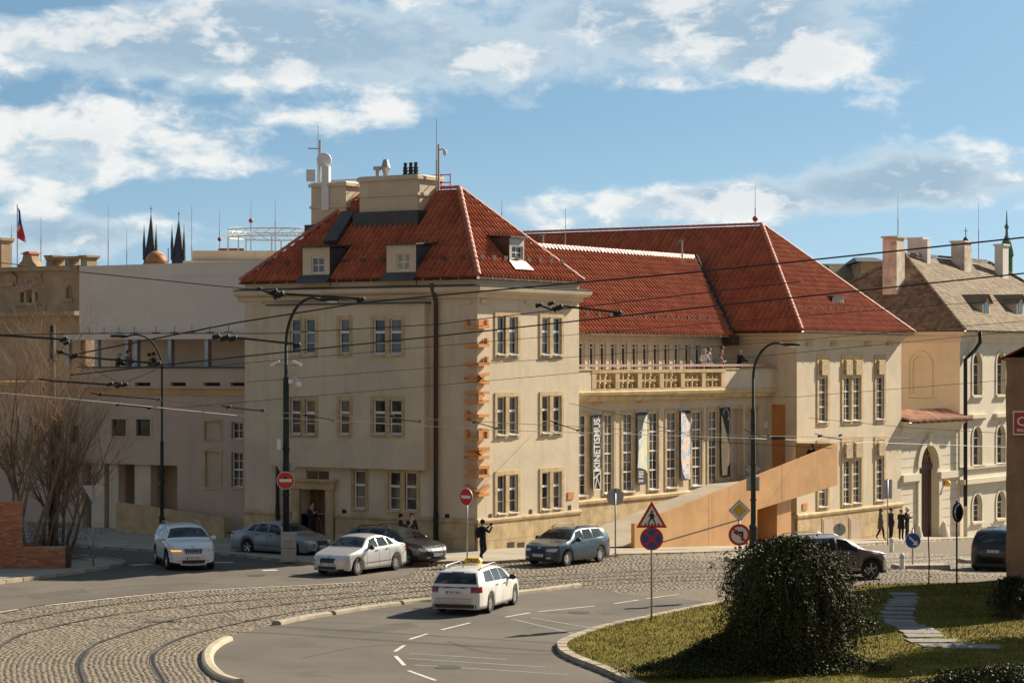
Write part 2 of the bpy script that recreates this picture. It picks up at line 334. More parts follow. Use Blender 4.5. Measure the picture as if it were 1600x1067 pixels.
# kerb stones, one object each
KM = {}
def kerb_run(C, parent, wd=.28, top=.14, L=1.0, inward=1, m=KERB, gaps=()):
    C = smooth_curve([tuple(p) for p in C], .05); n = int(L/.05); N = curve_normals(C)*inward
    for q, i in enumerate(range(0, len(C)-n, n)):
        a, b = C[i], C[i+n-1]; mid = (a+b)/2; 
        if q in gaps or abs(mid[0]) > .235*mid[1]+1 or mid[1] < 55: continue
        d = b-a; ang = math.atan2(d[1], d[0]); ln = round(float(np.hypot(*d)), 2); key = (ln, wd, top, m.name)
        if key not in KM:
            mb = MB(); mb.frus(-ln/2, ln/2, -wd/2, wd/2, -.25, top, .012, .015); KM[key] = mb.mesh('kerb_stone'); KM[key].materials.append(m)
        c = mid+N[min(i+n//2, len(N)-1)]*wd/2
        o = bpy.data.objects.new('kerb_stone', KM[key]); COL.objects.link(o); o.parent = parent
        o.location = (c[0], c[1], gz(c[0], c[1])+rng.uniform(-.006, .006)); o.rotation_euler = (0, rng.uniform(-.004, .004)+ (GS*math.cos(ang-TH) if tw_of(c[0], c[1])[0] > T0 else 0), ang)
kerb_run(walk_edge, pav, inward=1); kerb_run(left_kerb, pavl, inward=-1, top=.15)
# painted and stone markings
def strip(C, wd, dz, name, m, parent):
    C = np.asarray([tuple(p) for p in C]); N = curve_normals(C); A = C+N*wd/2; B = C-N*wd/2; k = len(C)
    V = np.r_[np.c_[A, gzv(A[:, 0], A[:, 1])+dz], np.c_[B, gzv(B[:, 0], B[:, 1])+dz]]
    o = link(name, np_mesh(name, V, [(i, k+i, k+i+1, i+1) for i in range(k-1)], mats=[m]), None, parent); return o
strip(smooth_curve(G((72, 947), (276, 926), (480, 915), (590, 909)), .5), .14, .0345, 'edge_line', PAINT, bed)
strip(smooth_curve(G((-60, 967), (34, 952)), .5), .14, .0345, 'edge_line', PAINT, bed)
for a, b in (((960, 944), (1000, 938)), ((840, 957), (935, 947)), ((790, 965), (830, 958)), ((690, 985), (735, 974)), ((640, 1000), (672, 990)), ((617, 1019), (634, 1008)), ((618, 1026), (632, 1041)), ((638, 1049), (685, 1066)), ((700, 1071), (760, 1086)),
             ((1010, 936), (1060, 930))):
    strip(smooth_curve(G(a, b), .3), .11, .0345, 'lane_line', PAINT, lane)
for a, b in (((636, 1030), (860, 1044)), ((648, 1040), (900, 1056)), ((800, 968), (905, 993)), ((830, 966), (935, 984)), ((640, 1022), (800, 1032))):   # worn old lines of a hatched corner
    strip(smooth_curve(G(a, b), .3), .10, .033, 'worn_line', mat('faded_road_paint', (.27, .25, .21), .9, .2, 5, spots=.9, spcol=(.13, .117, .10), spscale=5), lane)
for a, b in (((205, 884), (236, 882)), ((330, 880), (375, 879)), ((410, 892), (445, 891))): strip(smooth_curve(G(a, b), .3), .45, .0345, 'give_way_line', PAINT, bed)
TAR = mat('tar_seam', (.035, .031, .027), .7, .2, 4); PATCH = mat('asphalt_patch', (.078, .066, .052), .92, .15, 1.2, .5, 45)
for pp in (((470, 1030), (560, 1012), (640, 1008)), ((700, 1003), (760, 1020), (870, 1024)), ((120, 925), (230, 915), (330, 912)), ((820, 985), (870, 972), (930, 969))): strip(smooth_curve(G(*pp), .3), .05, .0312, 'tar_seam', TAR, lane)
for pp in (((540, 985), (640, 972), (655, 980), (556, 994)), ((930, 955), (985, 948), (1000, 953), (945, 961)), ((40, 930), (130, 920), (138, 926), (50, 937))): drape([tuple(q) for q in G(*pp)], .0305, 'road_patch', PATCH, parent=lane)
for u, v in ((700, 1044), (905, 958), (400, 900)):
    q = gp(u, v); link('manhole_cover', MB().lathe([(.36, 0), (.36, .006), (.30, .006), (.30, .004), (.02, .005)], 20), mat('cast_iron', (.05, .043, .036), .6, .2, 8, .6, 60), lane, loc=(q.x, q.y, .031))
# low concrete separators along the tram bed
def separator(px, label):
    C = smooth_curve(G(*px), .1); N = curve_normals(C); z = gzv(C[:, 0], C[:, 1]); prof = [(-.17, .0), (-.15, .09), (-.08, .13), (.08, .13), (.15, .09), (.17, .0)]; k = len(prof)
    c = C[len(C)//2]; V = np.concatenate([np.c_[C+N*a-c, z+h] for a, h in prof]); n = len(C)
    fs = [(j*n+i, j*n+i+1, (j+1)*n+i+1, (j+1)*n+i) for j in range(k-1) for i in range(n-1)]
    mb = MB(); mb.add([tuple(v) for v in V], fs); mb.add([tuple(V[j*n]) for j in range(k)], [tuple(range(k))]); mb.add([tuple(V[j*n+n-1]) for j in range(k)], [tuple(range(k))[::-1]])
    tag(link('lane_separator', mb, KERB, loc=(c[0], c[1], .02)), label, 'kerb', 'low concrete separators between tram bed and lane')
separator(((372, 1069), (345, 1060), (327, 1043), (325, 1024), (338, 1010), (356, 1001)), 'curved pale concrete separator at the lower left corner of the lane')
separator(((432, 977), (475, 968), (515, 962)), 'short straight concrete separator left of the white taxi, nearer end')
separator(((519, 961), (570, 953), (622, 946)), 'straight concrete separator left of the taxi, middle piece')
separator(((626, 945), (650, 942), (690, 939)), 'concrete separator running up to the taxi bumper')
separator(((800, 930), (850, 924), (904, 917)), 'concrete separator right of the white taxi ending at the cobbles')
# rails
def rail(px, ext=()):
    C = smooth_curve(G(*px), .3)
    for off, wd, dz in ((0, .055, .047), (.055, .028, .034), (.095, .028, .046)):
        N = curve_normals(C); o = strip(C+N*off, wd, dz, 'tram_rail', RAIL if off != .055 else BLACK, bed)
rail(((-60, 987), (0, 976), (199, 943), (480, 922), (700, 908), (1000, 893), (1250, 880), (1650, 860)))
rail(((-60, 1045), (0, 1013), (31, 995), (77, 982), (184, 961), (330, 944), (500, 931), (700, 916), (1000, 899), (1250, 886), (1650, 866)))
rail(((150, 1120), (132, 1067), (126, 1040), (144, 1013), (184, 996), (276, 969), (430, 947), (640, 926), (800, 914), (1000, 905), (1250, 893), (1650, 876)))
rail(((280, 1120), (258, 1067), (241, 1034), (255, 1013), (307, 991), (383, 973), (480, 955), (640, 935), (800, 921), (1000, 911), (1250, 898), (1650, 883)))
# granite setts: real stones in rows that follow the rails
def make_setts():
    S = []
    row = -3.4
    while row < 46:
        near = row < 14
        rw = .155 if near else .19
        C = inner+INN*row; seg = np.hypot(*np.diff(C, axis=0).T); L = np.r_[0, np.cumsum(seg)]
        step = .20 if near else .24
        q = np.arange(nrng.uniform(0, step), L[-1], step); q = q+nrng.normal(0, .012, len(q))
        X = np.interp(q, L, C[:, 0]); Y = np.interp(q, L, C[:, 1]); a = np.interp(q, L, INN[:, 0]); b = np.interp(q, L, INN[:, 1])
        S.append(np.c_[X, Y, a, b, np.full(len(X), step), np.full(len(X), rw)]); row += rw
    S = np.concatenate(S); X, Y = S[:, 0], S[:, 1]
    ok = inside([tuple(p) for p in tram_poly], X, Y) & (np.abs(X) < .222*Y+.6) & (Y > 58) & (Y < 132); S = S[ok]
    # keep the stones off the rails
    return S
S = make_setts(); n = len(S)
def sett_arrays(S, seed=3):
    r = np.random.default_rng(seed); n = len(S); X, Y, a, b, st, rw = S.T; hl = st*.5*r.uniform(.78, .95, n)-.002; hw = rw*.5*r.uniform(.80, 1.08, n)-.001
    tx, ty = b, -a; top = .014+r.uniform(.003, .014, n); z = gzv(X, Y); V = np.zeros((n, 8, 3), np.float32)
    X = X+r.normal(0, .017, n); Y = Y+r.normal(0, .017, n); rot_ = r.normal(0, .09, n); a, b = a*np.cos(rot_)-b*np.sin(rot_), a*np.sin(rot_)+b*np.cos(rot_); tx, ty = b, -a
    for k, (sx_, sy_) in enumerate(((-1, -1), (1, -1), (1, 1), (-1, 1))):
        for lvl, (ins, h) in enumerate(((0., 0.), (.018, top))):
            ex = sx_*(hl-ins); ey = sy_*(hw-ins); V[:, k+4*lvl, 0] = X+tx*ex+a*ey; V[:, k+4*lvl, 1] = Y+ty*ex+b*ey
            V[:, k+4*lvl, 2] = z+(h+(r.normal(0, .0014, n) if lvl else -.01))
    fs = np.array([(4,5,6,7),(0,1,5,4),(1,2,6,5),(2,3,7,6),(3,0,4,7)])
    Fq = (fs[None]+np.arange(n)[:, None, None]*8).reshape(-1, 4); rn = np.repeat(r.random(n), 5)
    return V.reshape(-1, 3), Fq, rn
order = np.argsort(S[:, 1]); near, far = S[order[:300]], S[order[300:]]
V, Fq, rn = sett_arrays(far); o = link('setts', np_mesh('setts', V, Fq, rn, [SETT]), None, bed); o['kind'] = 'stuff'
V, Fq, rn = sett_arrays(near, 5)
for i in range(len(near)):
    v = V[i*8:i*8+8]; c = v.mean(0); me = np_mesh('sett', v-c, Fq[:5], None, [SETT]); link('sett', me, None, bed, loc=tuple(map(float, c)))
# lawn with kerb
STEPS = [(1412, 926, 44), (1416, 932, 44), (1411, 937, 46), (1408, 942, 48), (1406, 947, 50), (1404, 952, 52), (1402, 957, 54), (1402, 962, 54), (1404, 967, 54), (1408, 972, 56), (1420, 978, 58), (1432, 986, 60), (1438, 994, 62), (1443, 1001, 66), (1456, 1009, 84), (1480, 1016, 96), (1516, 1018, 100)]
lawn_pts = lawn_edge + G((1330, 1180), (1800, 1180)) + G((1800, 910), (1600, 913), (1450, 914), (1350, 920), (1230, 931))
def lawn_z(X, Y):
    d = np.clip((75-Y)/14, 0, 1); e = np.clip((X-3)/9, 0, 1); return .13+.30*d*e+.05*np.sin(X*.9)*np.sin(Y*.7)*e
gx, gy = np.meshgrid(np.arange(1, 24, .4), np.arange(56, 92, .4)); nx = gx.shape[1]; ny = gx.shape[0]
cellX = (gx[:-1, :-1]+.2); cellY = gy[:-1, :-1]+.2
bm = bmesh.new(); vs = [bm.verts.new((p[0], p[1], 0)) for p in lawn_pts]; bmesh.ops.triangulate(bm, faces=[bm.faces.new(vs)])
for a0, a1, no in ((0, 26, (1, 0, 0)), (56, 94, (0, 1, 0))):
    for k in np.arange(a0, a1, 1.0): bmesh.ops.bisect_plane(bm, geom=bm.verts[:]+bm.edges[:]+bm.faces[:], plane_co=(k*no[0], k*no[1], 0), plane_no=no)
for v in bm.verts: v.co.z = float(lawn_z(v.co.x, v.co.y))
bmesh.ops.recalc_face_normals(bm, faces=bm.faces[:]); me = bpy.data.meshes.new('lawn'); bm.to_mesh(me); bm.free()
lawn = struct('lawn', me, LAWN)
if me.polygons[0].normal.z < 0: me.flip_normals()
kerb_run(lawn_edge, lawn, wd=.30, top=.16, L=.8, inward=1 if False else -1)
N_ = 90000; bx = nrng.uniform(1, 21, N_); by = 58+34*nrng.random(N_)
k = inside([tuple(p) for p in lawn_pts], bx, by) & (bx < .215*by+.5)
for u_, v_, pw_ in STEPS: _p = gp(u_, v_, .15); k &= ~((np.abs(by-_p.y) < .52) & (np.abs(bx-_p.x) < pw_/F*_p.y*.5+.03))
bx, by = bx[k], by[k]; nb = len(bx); bz = lawn_z(bx, by)
an = nrng.uniform(0, 6.28, nb); hh = nrng.uniform(.03, .085, nb); wv = .014; lean = nrng.normal(0, .035, (nb, 2))
V = np.stack([np.c_[bx-np.cos(an)*wv, by-np.sin(an)*wv, bz-.01], np.c_[bx+np.cos(an)*wv, by+np.sin(an)*wv, bz-.01], np.c_[bx+lean[:, 0], by+lean[:, 1], bz+hh]], 1).reshape(-1, 3)
o = link('grass', np_mesh('grass', V, np.arange(nb*3).reshape(-1, 3), nrng.random(nb), [GRASS]), None); o['kind'] = 'stuff'; o['label'] = 'short mown grass of the lawn with dry patches'; o['category'] = 'grass'
# stepping stones across the lawn
SLAB = mat('path_slab', (.20, .185, .16), .9, .25, 3, .5, 14, rnd=.2)
pathway = thing('stepping_path', 'winding path of grey stone slabs across the lawn', 'path', (gp(1405, 960).x, gp(1405, 960).y, .13))
for i, (u, v, pw) in enumerate(STEPS):
    p = gp(u, v, .15); wd = pw/F*p.y*.5; dp = .43+.05*rng.random(); mb = MB(); pol = [(-wd*rng.uniform(.8, 1), -dp), (wd*rng.uniform(.8, 1), -dp*rng.uniform(.7, 1)), (wd*rng.uniform(.9, 1), dp*.8), (-wd*rng.uniform(.8, 1), dp)]
    z = float(lawn_z(np.array(p.x), np.array(p.y))); mb.prism(pol, -.05, .022)
    link('slab', mb, SLAB, pathway, loc=(p.x-pathway.location.x, p.y-pathway.location.y, z-.13), rotz=rng.uniform(-.08, .08))
# ================================================================== buildings
class Bld:
    def __init__(s, name, label, t0, w0, cat='building', rot=TH, org=None):
        p = tw(t0, w0) if org is None else Vector(org); s.t0, s.w0 = t0, w0; s.z0 = 0.
        s.o = thing(name, label, cat, (p.x, p.y, s.z0), rot)
    def part(s, name, mb, m, parent=None, **k): return link(name, mb, m, parent or s.o, **k)
class Fac:
    """a front of a building. local axes: x to the viewer's right, y into the wall, z up (world heights)"""
    def __init__(s, b, kind, off):
        s.b, s.kind, s.off = b, kind, off
        s.M = Matrix.Translation((-b.t0, off-b.w0, -b.z0)) if kind == 'A' else Matrix.Translation((off-b.t0, -b.w0, -b.z0)) @ Matrix.Rotation(-math.pi/2, 4, 'Z')
    def px(s, u, v):
        a, z = (pA if s.kind == 'A' else pB)(u, v, s.off); return (a if s.kind == 'A' else -a), z
    def rect(s, u0, u1, v0, v1):
        um = (u0+u1)/2; x0 = s.px(u0, v0)[0]; x1 = s.px(u1, v0)[0]; return x0, x1, s.px(um, v1)[1], s.px(um, v0)[1]
def wall(mb, M, x0, x1, z0, z1, ops=(), depth=.22, mi=0):
    """wall sheet with openings (xa, xb, za, zb, arch) and their reveals"""
    xs = sorted({x0, x1, *[o[0] for o in ops], *[o[1] for o in ops]}); zs = sorted({z0, z1, *[o[2] for o in ops], *[o[3] for o in ops]})
    for i in range(len(xs)-1):
        for j in range(len(zs)-1):
            cx, cz = (xs[i]+xs[i+1])/2, (zs[j]+zs[j+1])/2
            if any(o[0] < cx < o[1] and o[2] < cz < o[3] for o in ops): continue
            mb.add([(xs[i],0,zs[j]),(xs[i+1],0,zs[j]),(xs[i+1],0,zs[j+1]),(xs[i],0,zs[j+1])], [(0,1,2,3)], mi, M)
    for o in ops:
        a, b, c, d = o[:4]; dp = o[5] if len(o) > 5 else depth
        if len(o) > 4 and o[4]:
            r = (b-a)/2; zc = d-r; arc = [(a+r-r*math.cos(math.pi*k/12), zc+r*math.sin(math.pi*k/12)) for k in range(13)]
            L = arc[:7]; mb.add([(a,0,d)]+[(p[0],0,p[1]) for p in L[::-1]], [tuple(range(8))[::-1]], mi, M)
            Rr = arc[6:]; mb.add([(b,0,d)]+[(p[0],0,p[1]) for p in Rr[::-1]], [tuple(range(8))[::-1]], mi, M)
            prof = [(a, c)]+arc+[(b, c)]
        else: prof = [(a, c), (a, d), (b, d), (b, c)]
        for k in range(len(prof)):
            p, q = prof[k], prof[(k+1) % len(prof)]; mb.add([(p[0],0,p[1]),(q[0],0,q[1]),(q[0],dp,q[1]),(p[0],dp,p[1])], [(0,1,2,3)], mi, M)
def back_walls(mb, x0, x1, y0, y1, z0, z1, sides='RBL', mi=0):      # plain walls nobody sees from the street
    if 'R' in sides: mb.quad((x1,y0,z0),(x1,y1,z0),(x1,y1,z1),(x1,y0,z1), mi=mi)
    if 'B' in sides: mb.quad((x1,y1,z0),(x0,y1,z0),(x0,y1,z1),(x1,y1,z1), mi=mi)
    if 'L' in sides: mb.quad((x0,y1,z0),(x0,y0,z0),(x0,y0,z1),(x0,y1,z1), mi=mi)
WC = {}
def cached(key, fn, m):
    if key not in WC: me = fn().mesh(key[0]); me.materials.append(m); WC[key] = me
    return WC[key]
def bars(w_, h, ox, oz, x0, y, t=.05, cols=1, lights=(), thick=.06, mb=None):
    """casement bars in an opening whose lower left corner is ox, oz. lights: heights of cross bars (h, thickness)"""
    mb = mb or MB(); mb.box(ox, ox+t, y, y+thick, oz, oz+h); mb.box(ox+w_-t, ox+w_, y, y+thick, oz, oz+h); mb.box(ox+t, ox+w_-t, y, y+thick, oz, oz+t); mb.box(ox+t, ox+w_-t, y, y+thick, oz+h-t, oz+h)
    for k in range(1, cols): xx = ox+w_*k/cols; mb.box(xx-.018, xx+.018, y+.01, y+thick-.008, oz+t, oz+h-t)
    for lz, lt in lights: mb.box(ox+t, ox+w_-t, y-.012 if lt > .05 else y+.006, y+thick-.004, oz+lz-lt/2, oz+lz+lt/2)
    return mb
def window(fc, x, z, ow, oh, n=1, mull=.26, sur=.18, proud=.04, rec=.145, lights=((.62, .10), (.31, .03)), cols=1, pane=None, head=0., sill=True, surm=None, panes=True, name='window', frame=None, sub=True):
    """n openings side by side in one stone surround; x, z is the lower left corner of the first opening. returns openings for wall()"""
    pane = pane or PANE; surm = surm or SAND; frame = frame or WHITEP; key = (round(ow, 3), round(oh, 3), n, mull, sur, proud, rec, lights, cols, head)
    W = n*ow+(n-1)*mull
    def surround():
        mb = MB(); zb, zt = -sur*.9, oh+head+sur
        mb.box(-sur, 0, -proud, .03, zb, zt); mb.box(W, W+sur, -proud, .03, zb, zt); mb.box(0, W, -proud, .03, oh+head, zt); mb.box(0, W, -proud-.015, .03, zb, 0)
        if head: mb.box(0, W, -.012, .05, oh, oh+head)
        for k in range(n-1): xx = ow+k*(ow+mull); mb.box(xx, xx+mull, -proud+.012, rec+.02, 0, oh)
        return mb
    base = fc.M @ Matrix.Translation((x, 0, z))
    wn = link(name, cached(('window',)+key, surround, surm), None, fc.b.o, M=base)
    for k in range(n):
        T_ = Matrix.Translation((k*(ow+mull), 0, 0)) if sub else Matrix.Identity(4)
        link('frame', cached(('frame',)+key, lambda: bars(ow, oh, 0, 0, 0, rec-.07, .055, cols, tuple((f*oh, t) for f, t in lights)), frame), None, wn, M=T_)
        if panes:
            zz = [0]+sorted(f*oh for f, t in lights)+[oh]
            for q in range(len(zz)-1):
                h_ = round(zz[q+1]-zz[q], 3); link('pane', cached(('pane', round(ow, 3), h_, pane.name), lambda: MB().box(0, ow, 0, .01, 0, h_), pane), None, wn, M=T_ @ Matrix.Translation((0, rec-.035, zz[q])))
        else: link('pane', cached(('pane', round(ow, 3), round(oh, 3), pane.name), lambda: MB().box(0, ow, 0, .01, 0, oh), pane), None, wn, M=T_ @ Matrix.Translation((0, rec-.035, 0)))
        if sill: link('sill', cached(('sill', round(ow, 3)), lambda: MB().add([(-.02,-.12,-.02),(ow+.02,-.12,-.02),(ow-.0,.14,.03),(.0,.14,.03),(-.02,-.12,-.05),(ow+.02,-.12,-.05),(ow,.14,-.02),(0,.14,-.02)], [(0,1,2,3),(4,7,6,5),(0,4,5,1),(1,5,6,2),(3,7,4,0)]), SILLM), None, wn, M=T_)
    return [(x+k*(ow+mull), x+k*(ow+mull)+ow, z, z+oh, 0, rec) for k in range(n)]
# roofs: real pantiles laid in courses on each slope
def tile_slope(b, poly, e0, ed, sd_, n_, tw_=.28, th_=.38, m=TILE, flat=False, parent=None, under=TILE_U, holes=()):
    """poly in (e, s) metres on the slope: e along the eave from e0, s up the slope"""
    e0, ed, sd_ = Vector(e0), Vector(ed).normalized(), Vector(sd_).normalized(); nn = ed.cross(sd_).normalized()
    if nn.z < 0: nn = -nn
    P_ = np.array(poly); S_, E_ = np.meshgrid(np.arange(P_[:, 1].min()+.02, P_[:, 1].max(), th_), np.arange(P_[:, 0].min()+tw_/2, P_[:, 0].max(), tw_), indexing='ij')
    S_, E_ = S_.ravel(), E_.ravel(); ok = inside([tuple(p) for p in poly], E_, S_+th_*.45)
    for h in holes: ok &= ~inside(h, E_, S_+th_*.5)
    S_, E_ = S_[ok], E_[ok]; n = len(S_)
    if flat: prof = [(-.5, .012), (.5, .012)]
    else: prof = [(-.5, .0), (-.26, .004), (-.16, .085), (.0, .13), (.18, .095), (.30, .012), (.5, .0)]
    k = len(prof); V = np.zeros((n, 3*k, 3), np.float32); E0 = np.array(e0); ED = np.array(ed); SD = np.array(sd_); NN = np.array(nn)
    jit = nrng.normal(0, .004, n); js = nrng.normal(0, .006, n)
    for i, (a, h) in enumerate(prof):
        for lvl, (ds, dh) in enumerate(((0., -.012), (0., .004), (th_*1.03, .0))):
            V[:, lvl*k+i] = E0+(E_+a*tw_*(.98 if flat else 1))[:, None]*ED+(S_+ds+js)[:, None]*SD+(h*(1 if lvl else .2)+dh+jit)[:, None]*NN
    f0 = [(l*k+i, l*k+i+1, (l+1)*k+i+1, (l+1)*k+i) for l in range(2) for i in range(k-1)]
    Fq = (np.array(f0)[None]+np.arange(n)[:, None, None]*3*k).reshape(-1, 4); rn = np.repeat(nrng.random(n), len(f0))
    par = parent or b.o
    u = MB().add([tuple(e0+ed*p[0]+sd_*p[1]-nn*.03) for p in poly], [tuple(range(len(poly)))]); sh = link('roof_slope', u, under, par)
    o = link('roof_tiles', np_mesh('roof_tiles', V, Fq, rn, [m]), None, sh); o['kind'] = 'stuff'
    return sh
RT = {}
def ridge_run(b, p, q, r=.13, L=.38, m=HIPT, parent=None):
    p, q = Vector(p), Vector(q); d = q-p; n = max(int(d.length/L), 1); dl = d.length/n; key = (round(dl, 2), r, m.name)
    if key not in RT:
        mb = MB(); k = 7; vs = [(x, r*s*math.cos(math.pi*j/(k-1)), r*s*math.sin(math.pi*j/(k-1))) for x, s in ((0, 1.12), (dl*1.04, .95)) for j in range(k)]
        mb.add(vs, [(j, j+1, k+j+1, k+j) for j in range(k-1)]); mb.add(vs[:k], [tuple(range(k))]); RT[key] = mb.mesh('ridge_tile'); RT[key].materials.append(m)
    x = d.normalized(); y = Vector((0,0,1)).cross(x).normalized(); z = x.cross(y); M3 = Matrix((x, y, z)).transposed().to_4x4()
    for i in range(n): link('ridge_tile', RT[key], None, parent or b.o, M=Matrix.Translation(p+d*(i/n)) @ M3)
def hip_roof(b, x0, x1, y0, y1, ze, ridge_axis, ra, rb, rz, m=TILE, flat=False, show='AB', tw_=.28, th_=.38, under=TILE_U, ov=.0, ridge_m=HIPT, holes=None):
    """eave rectangle x0..x1, y0..y1 at height ze; ridge along 'y' (at mid x, from ra to rb) or along 'x'"""
    holes = holes or {}
    if ridge_axis == 'y': mid = (x0+x1)/2; Ra, Rb = Vector((mid, ra, rz)), Vector((mid, rb, rz))
    else: mid = (y0+y1)/2; Ra, Rb = Vector((ra, mid, rz)), Vector((rb, mid, rz))
    c = {'00': Vector((x0,y0,ze)), '10': Vector((x1,y0,ze)), '11': Vector((x1,y1,ze)), '01': Vector((x0,y1,ze))}
    if ridge_axis == 'y': sl = {'A': (c['00'], c['10'], Ra), 'B': (c['01'], c['00'], Ra, Rb), 'C': (c['11'], c['01'], Rb), 'D': (c['10'], c['11'], Rb, Ra)}
    else: sl = {'A': (c['00'], c['10'], Rb, Ra), 'B': (c['01'], c['00'], Ra), 'C': (c['11'], c['01'], Ra, Rb), 'D': (c['10'], c['11'], Rb)}
    roof = None
    for key, pts in sl.items():
        e0, e1 = pts[0], pts[1]; ed = (e1-e0).normalized(); tp = pts[2]-e0; sd_ = (tp-ed*tp.dot(ed)).normalized()
        poly = [((p-e0).dot(ed), (p-e0).dot(sd_)) for p in pts]
        if key in show: tile_slope(b, poly, e0, ed, sd_, None, tw_, th_, m, flat, holes=holes.get(key, ()), under=under)
        else: link('roof_slope', MB().add([tuple(p) for p in pts], [tuple(range(len(pts)))]), m, b.o)
    up = Vector((0, 0, .05))
    ridge_run(b, Ra+up, Rb+up, m=ridge_m)
    for a, e in ((c['00'], Ra), (c['10'], Ra if ridge_axis == 'y' else Rb), (c['01'], Rb if ridge_axis == 'y' else Ra)): ridge_run(b, a+up, e+up, m=ridge_m)
def gutter(b, p, q, r=.075, m=ZINC):
    p, q = Vector(p), Vector(q); d = (q-p).normalized(); y = Vector((0,0,1)).cross(d).normalized(); k = 7; mb = MB()
    vs = [pt+y*r*math.cos(math.pi*j/(k-1))-Vector((0,0,r*math.sin(math.pi*j/(k-1)))) for pt in (p, q) for j in range(k)]
    mb.add(vs, [(j, j+1, k+j+1, k+j) for j in range(k-1)]); g = link('gutter', mb, m, b.o, smooth=True)
    n = int((q-p).length/.9)
    for i in range(1, n): c = p+(q-p)*i/n; link('gutter_bracket', cached(('bracket', r), lambda: MB().box(-.012, .012, -r-.012, r+.012, -r-.015, .01), m), None, g, M=Matrix.Translation(c) @ Matrix.Rotation(math.atan2(d.y, d.x), 4, 'Z'))
def strake(b, pts, name, m, prof, close=False, parent=None):
    """moulding swept along a horizontal outline pts (2D, turning only at corners); prof = [(out, z)] outwards"""
    n = len(pts); P_ = [Vector(p) for p in pts]; rows = []
    for i in range(n):
        dA = (P_[i]-P_[i-1]).normalized() if i else (P_[1]-P_[0]).normalized(); dB = (P_[i+1]-P_[i]).normalized() if i < n-1 else dA
        nA, nB = Vector((dA.y, -dA.x)), Vector((dB.y, -dB.x)); mv = (nA+nB); mv = mv/max(mv.dot(nA), .2); rows.append([(P_[i].x+mv.x*o, P_[i].y+mv.y*o, z) for o, z in prof])
    k = len(prof); mb = MB(); vs = [p for r_ in rows for p in r_]
    mb.add(vs, [(i*k+j, (i+1)*k+j, (i+1)*k+(j+1) % k, i*k+(j+1) % k) for i in range(n-1) for j in range(k)]+[tuple(range(k)), tuple(range((n-1)*k, n*k))[::-1]])
    me = mb.mesh(name); bm = bmesh.new(); bm.from_mesh(me); bmesh.ops.recalc_face_normals(bm, faces=bm.faces[:]); bm.to_mesh(me); bm.free()
    return link(name, me, m, parent or b.o)

# ------------------------------------------------------------------ corner building with the copper letters
W = Bld('corner_building', 'three storey beige corner building with steep red tiled hip roof and chimneys', 0, 0); TW, WW = 8.1, 12.7; EZ = 11.62; PZ = 1.42
fa, fb = Fac(W, 'A', 0.), Fac(W, 'B', 0.); fo = Fac(W, 'B', -.38)
opsA, opsB, opsO = [], [], []
for zb in (8.42, 4.98, 1.62):
    for xc in (2.27, 5.79): opsA += window(fa, xc-.80, zb, .66, 1.62, 2, .28)
for v0, v1 in ((492, 559), (618, 684)):
    for u0, u1, n in ((450, 497, 2), (526, 550.5, 1), (579, 632, 2)):
        x0, x1, z0, z1 = fo.rect(u0, u1, v0, v1); sur = .15
        ow = round(((x1-x0)-2*sur-(n-1)*.24)/n, 2); opsO += window(fo, x0+sur, z0+.17, ow, round(z1-z0-.34, 2), n, .24, sur, proud=.035)
for u0, u1, n in ((549, 575.5, 1), (603, 656, 2)):
    x0, x1, z0, z1 = fb.rect(u0, u1, 737, 803); sur = .15; ow = round(((x1-x0)-2*sur-(n-1)*.24)/n, 2); opsB += window(fb, x0+sur, PZ+.28, ow, 1.66, n, .24, sur)
dx0, dx1, _, dzt = fb.rect(470, 511, 764, 850); opsB.append((dx0, dx1, -.6, dzt, 0, .75))
tx0, tx1, tz0, tz1 = fb.rect(478, 514, 734, 750); opsB.append((tx0, tx1, tz0, tz1, 0, .2))
ox0, ox1 = fo.px(420, 600)[0], fo.px(663, 600)[0]; oz0, oz1 = fo.px(540, 731)[1], fo.px(540, 476)[1]
mb = MB(); wall(mb, fa.M, 0, TW, PZ-.05, EZ, opsA); wall(mb, fb.M, -WW, 0, PZ-.05, EZ, [o for o in opsB if o[2] > 0]+[(dx0, dx1, PZ-.05, dzt, 0, .75)])
back_walls(mb, 0, TW, 0, WW, -1, EZ, 'RB'); mb.quad((0,0,EZ),(TW,0,EZ),(TW,WW,EZ),(0,WW,EZ)); W.part('wall', mb, STUCCO)
mb = MB(); wall(mb, fo.M, ox0, ox1, oz0, oz1, opsO, .2)                       # shallow oriel over the door
for s in (ox0, ox1): mb.add([(s,0,oz0),(s,.38,oz0),(s,.38,oz1),(s,0,oz1)], [(0,1,2,3)], 0, fo.M)
mb.add([(ox0,0,oz0),(ox1,0,oz0),(ox1,.38,oz0),(ox0,.38,oz0)], [(0,1,2,3)], 0, fo.M); orl = W.part('oriel', mb, STUCCO)
mb = MB(); mb.box(ox0-.1, ox1+.1, -.10, .36, oz1, oz1+.07, 0, fo.M); link('oriel_flashing', mb, LEAD, orl)
for (u0, u1, v0, v1) in ((476, 516, 734, 750),):
    wd = tx1-tx0; wn = link('transom_light', bars(wd, tz1-tz0, 0, 0, 0, .08, .06, 2, ()), SAND, W.o, M=fb.M @ Matrix.Translation((tx0, 0, tz0))); link('pane', MB().box(0, wd, .12, .13, 0, tz1-tz0), PANE_D, wn)
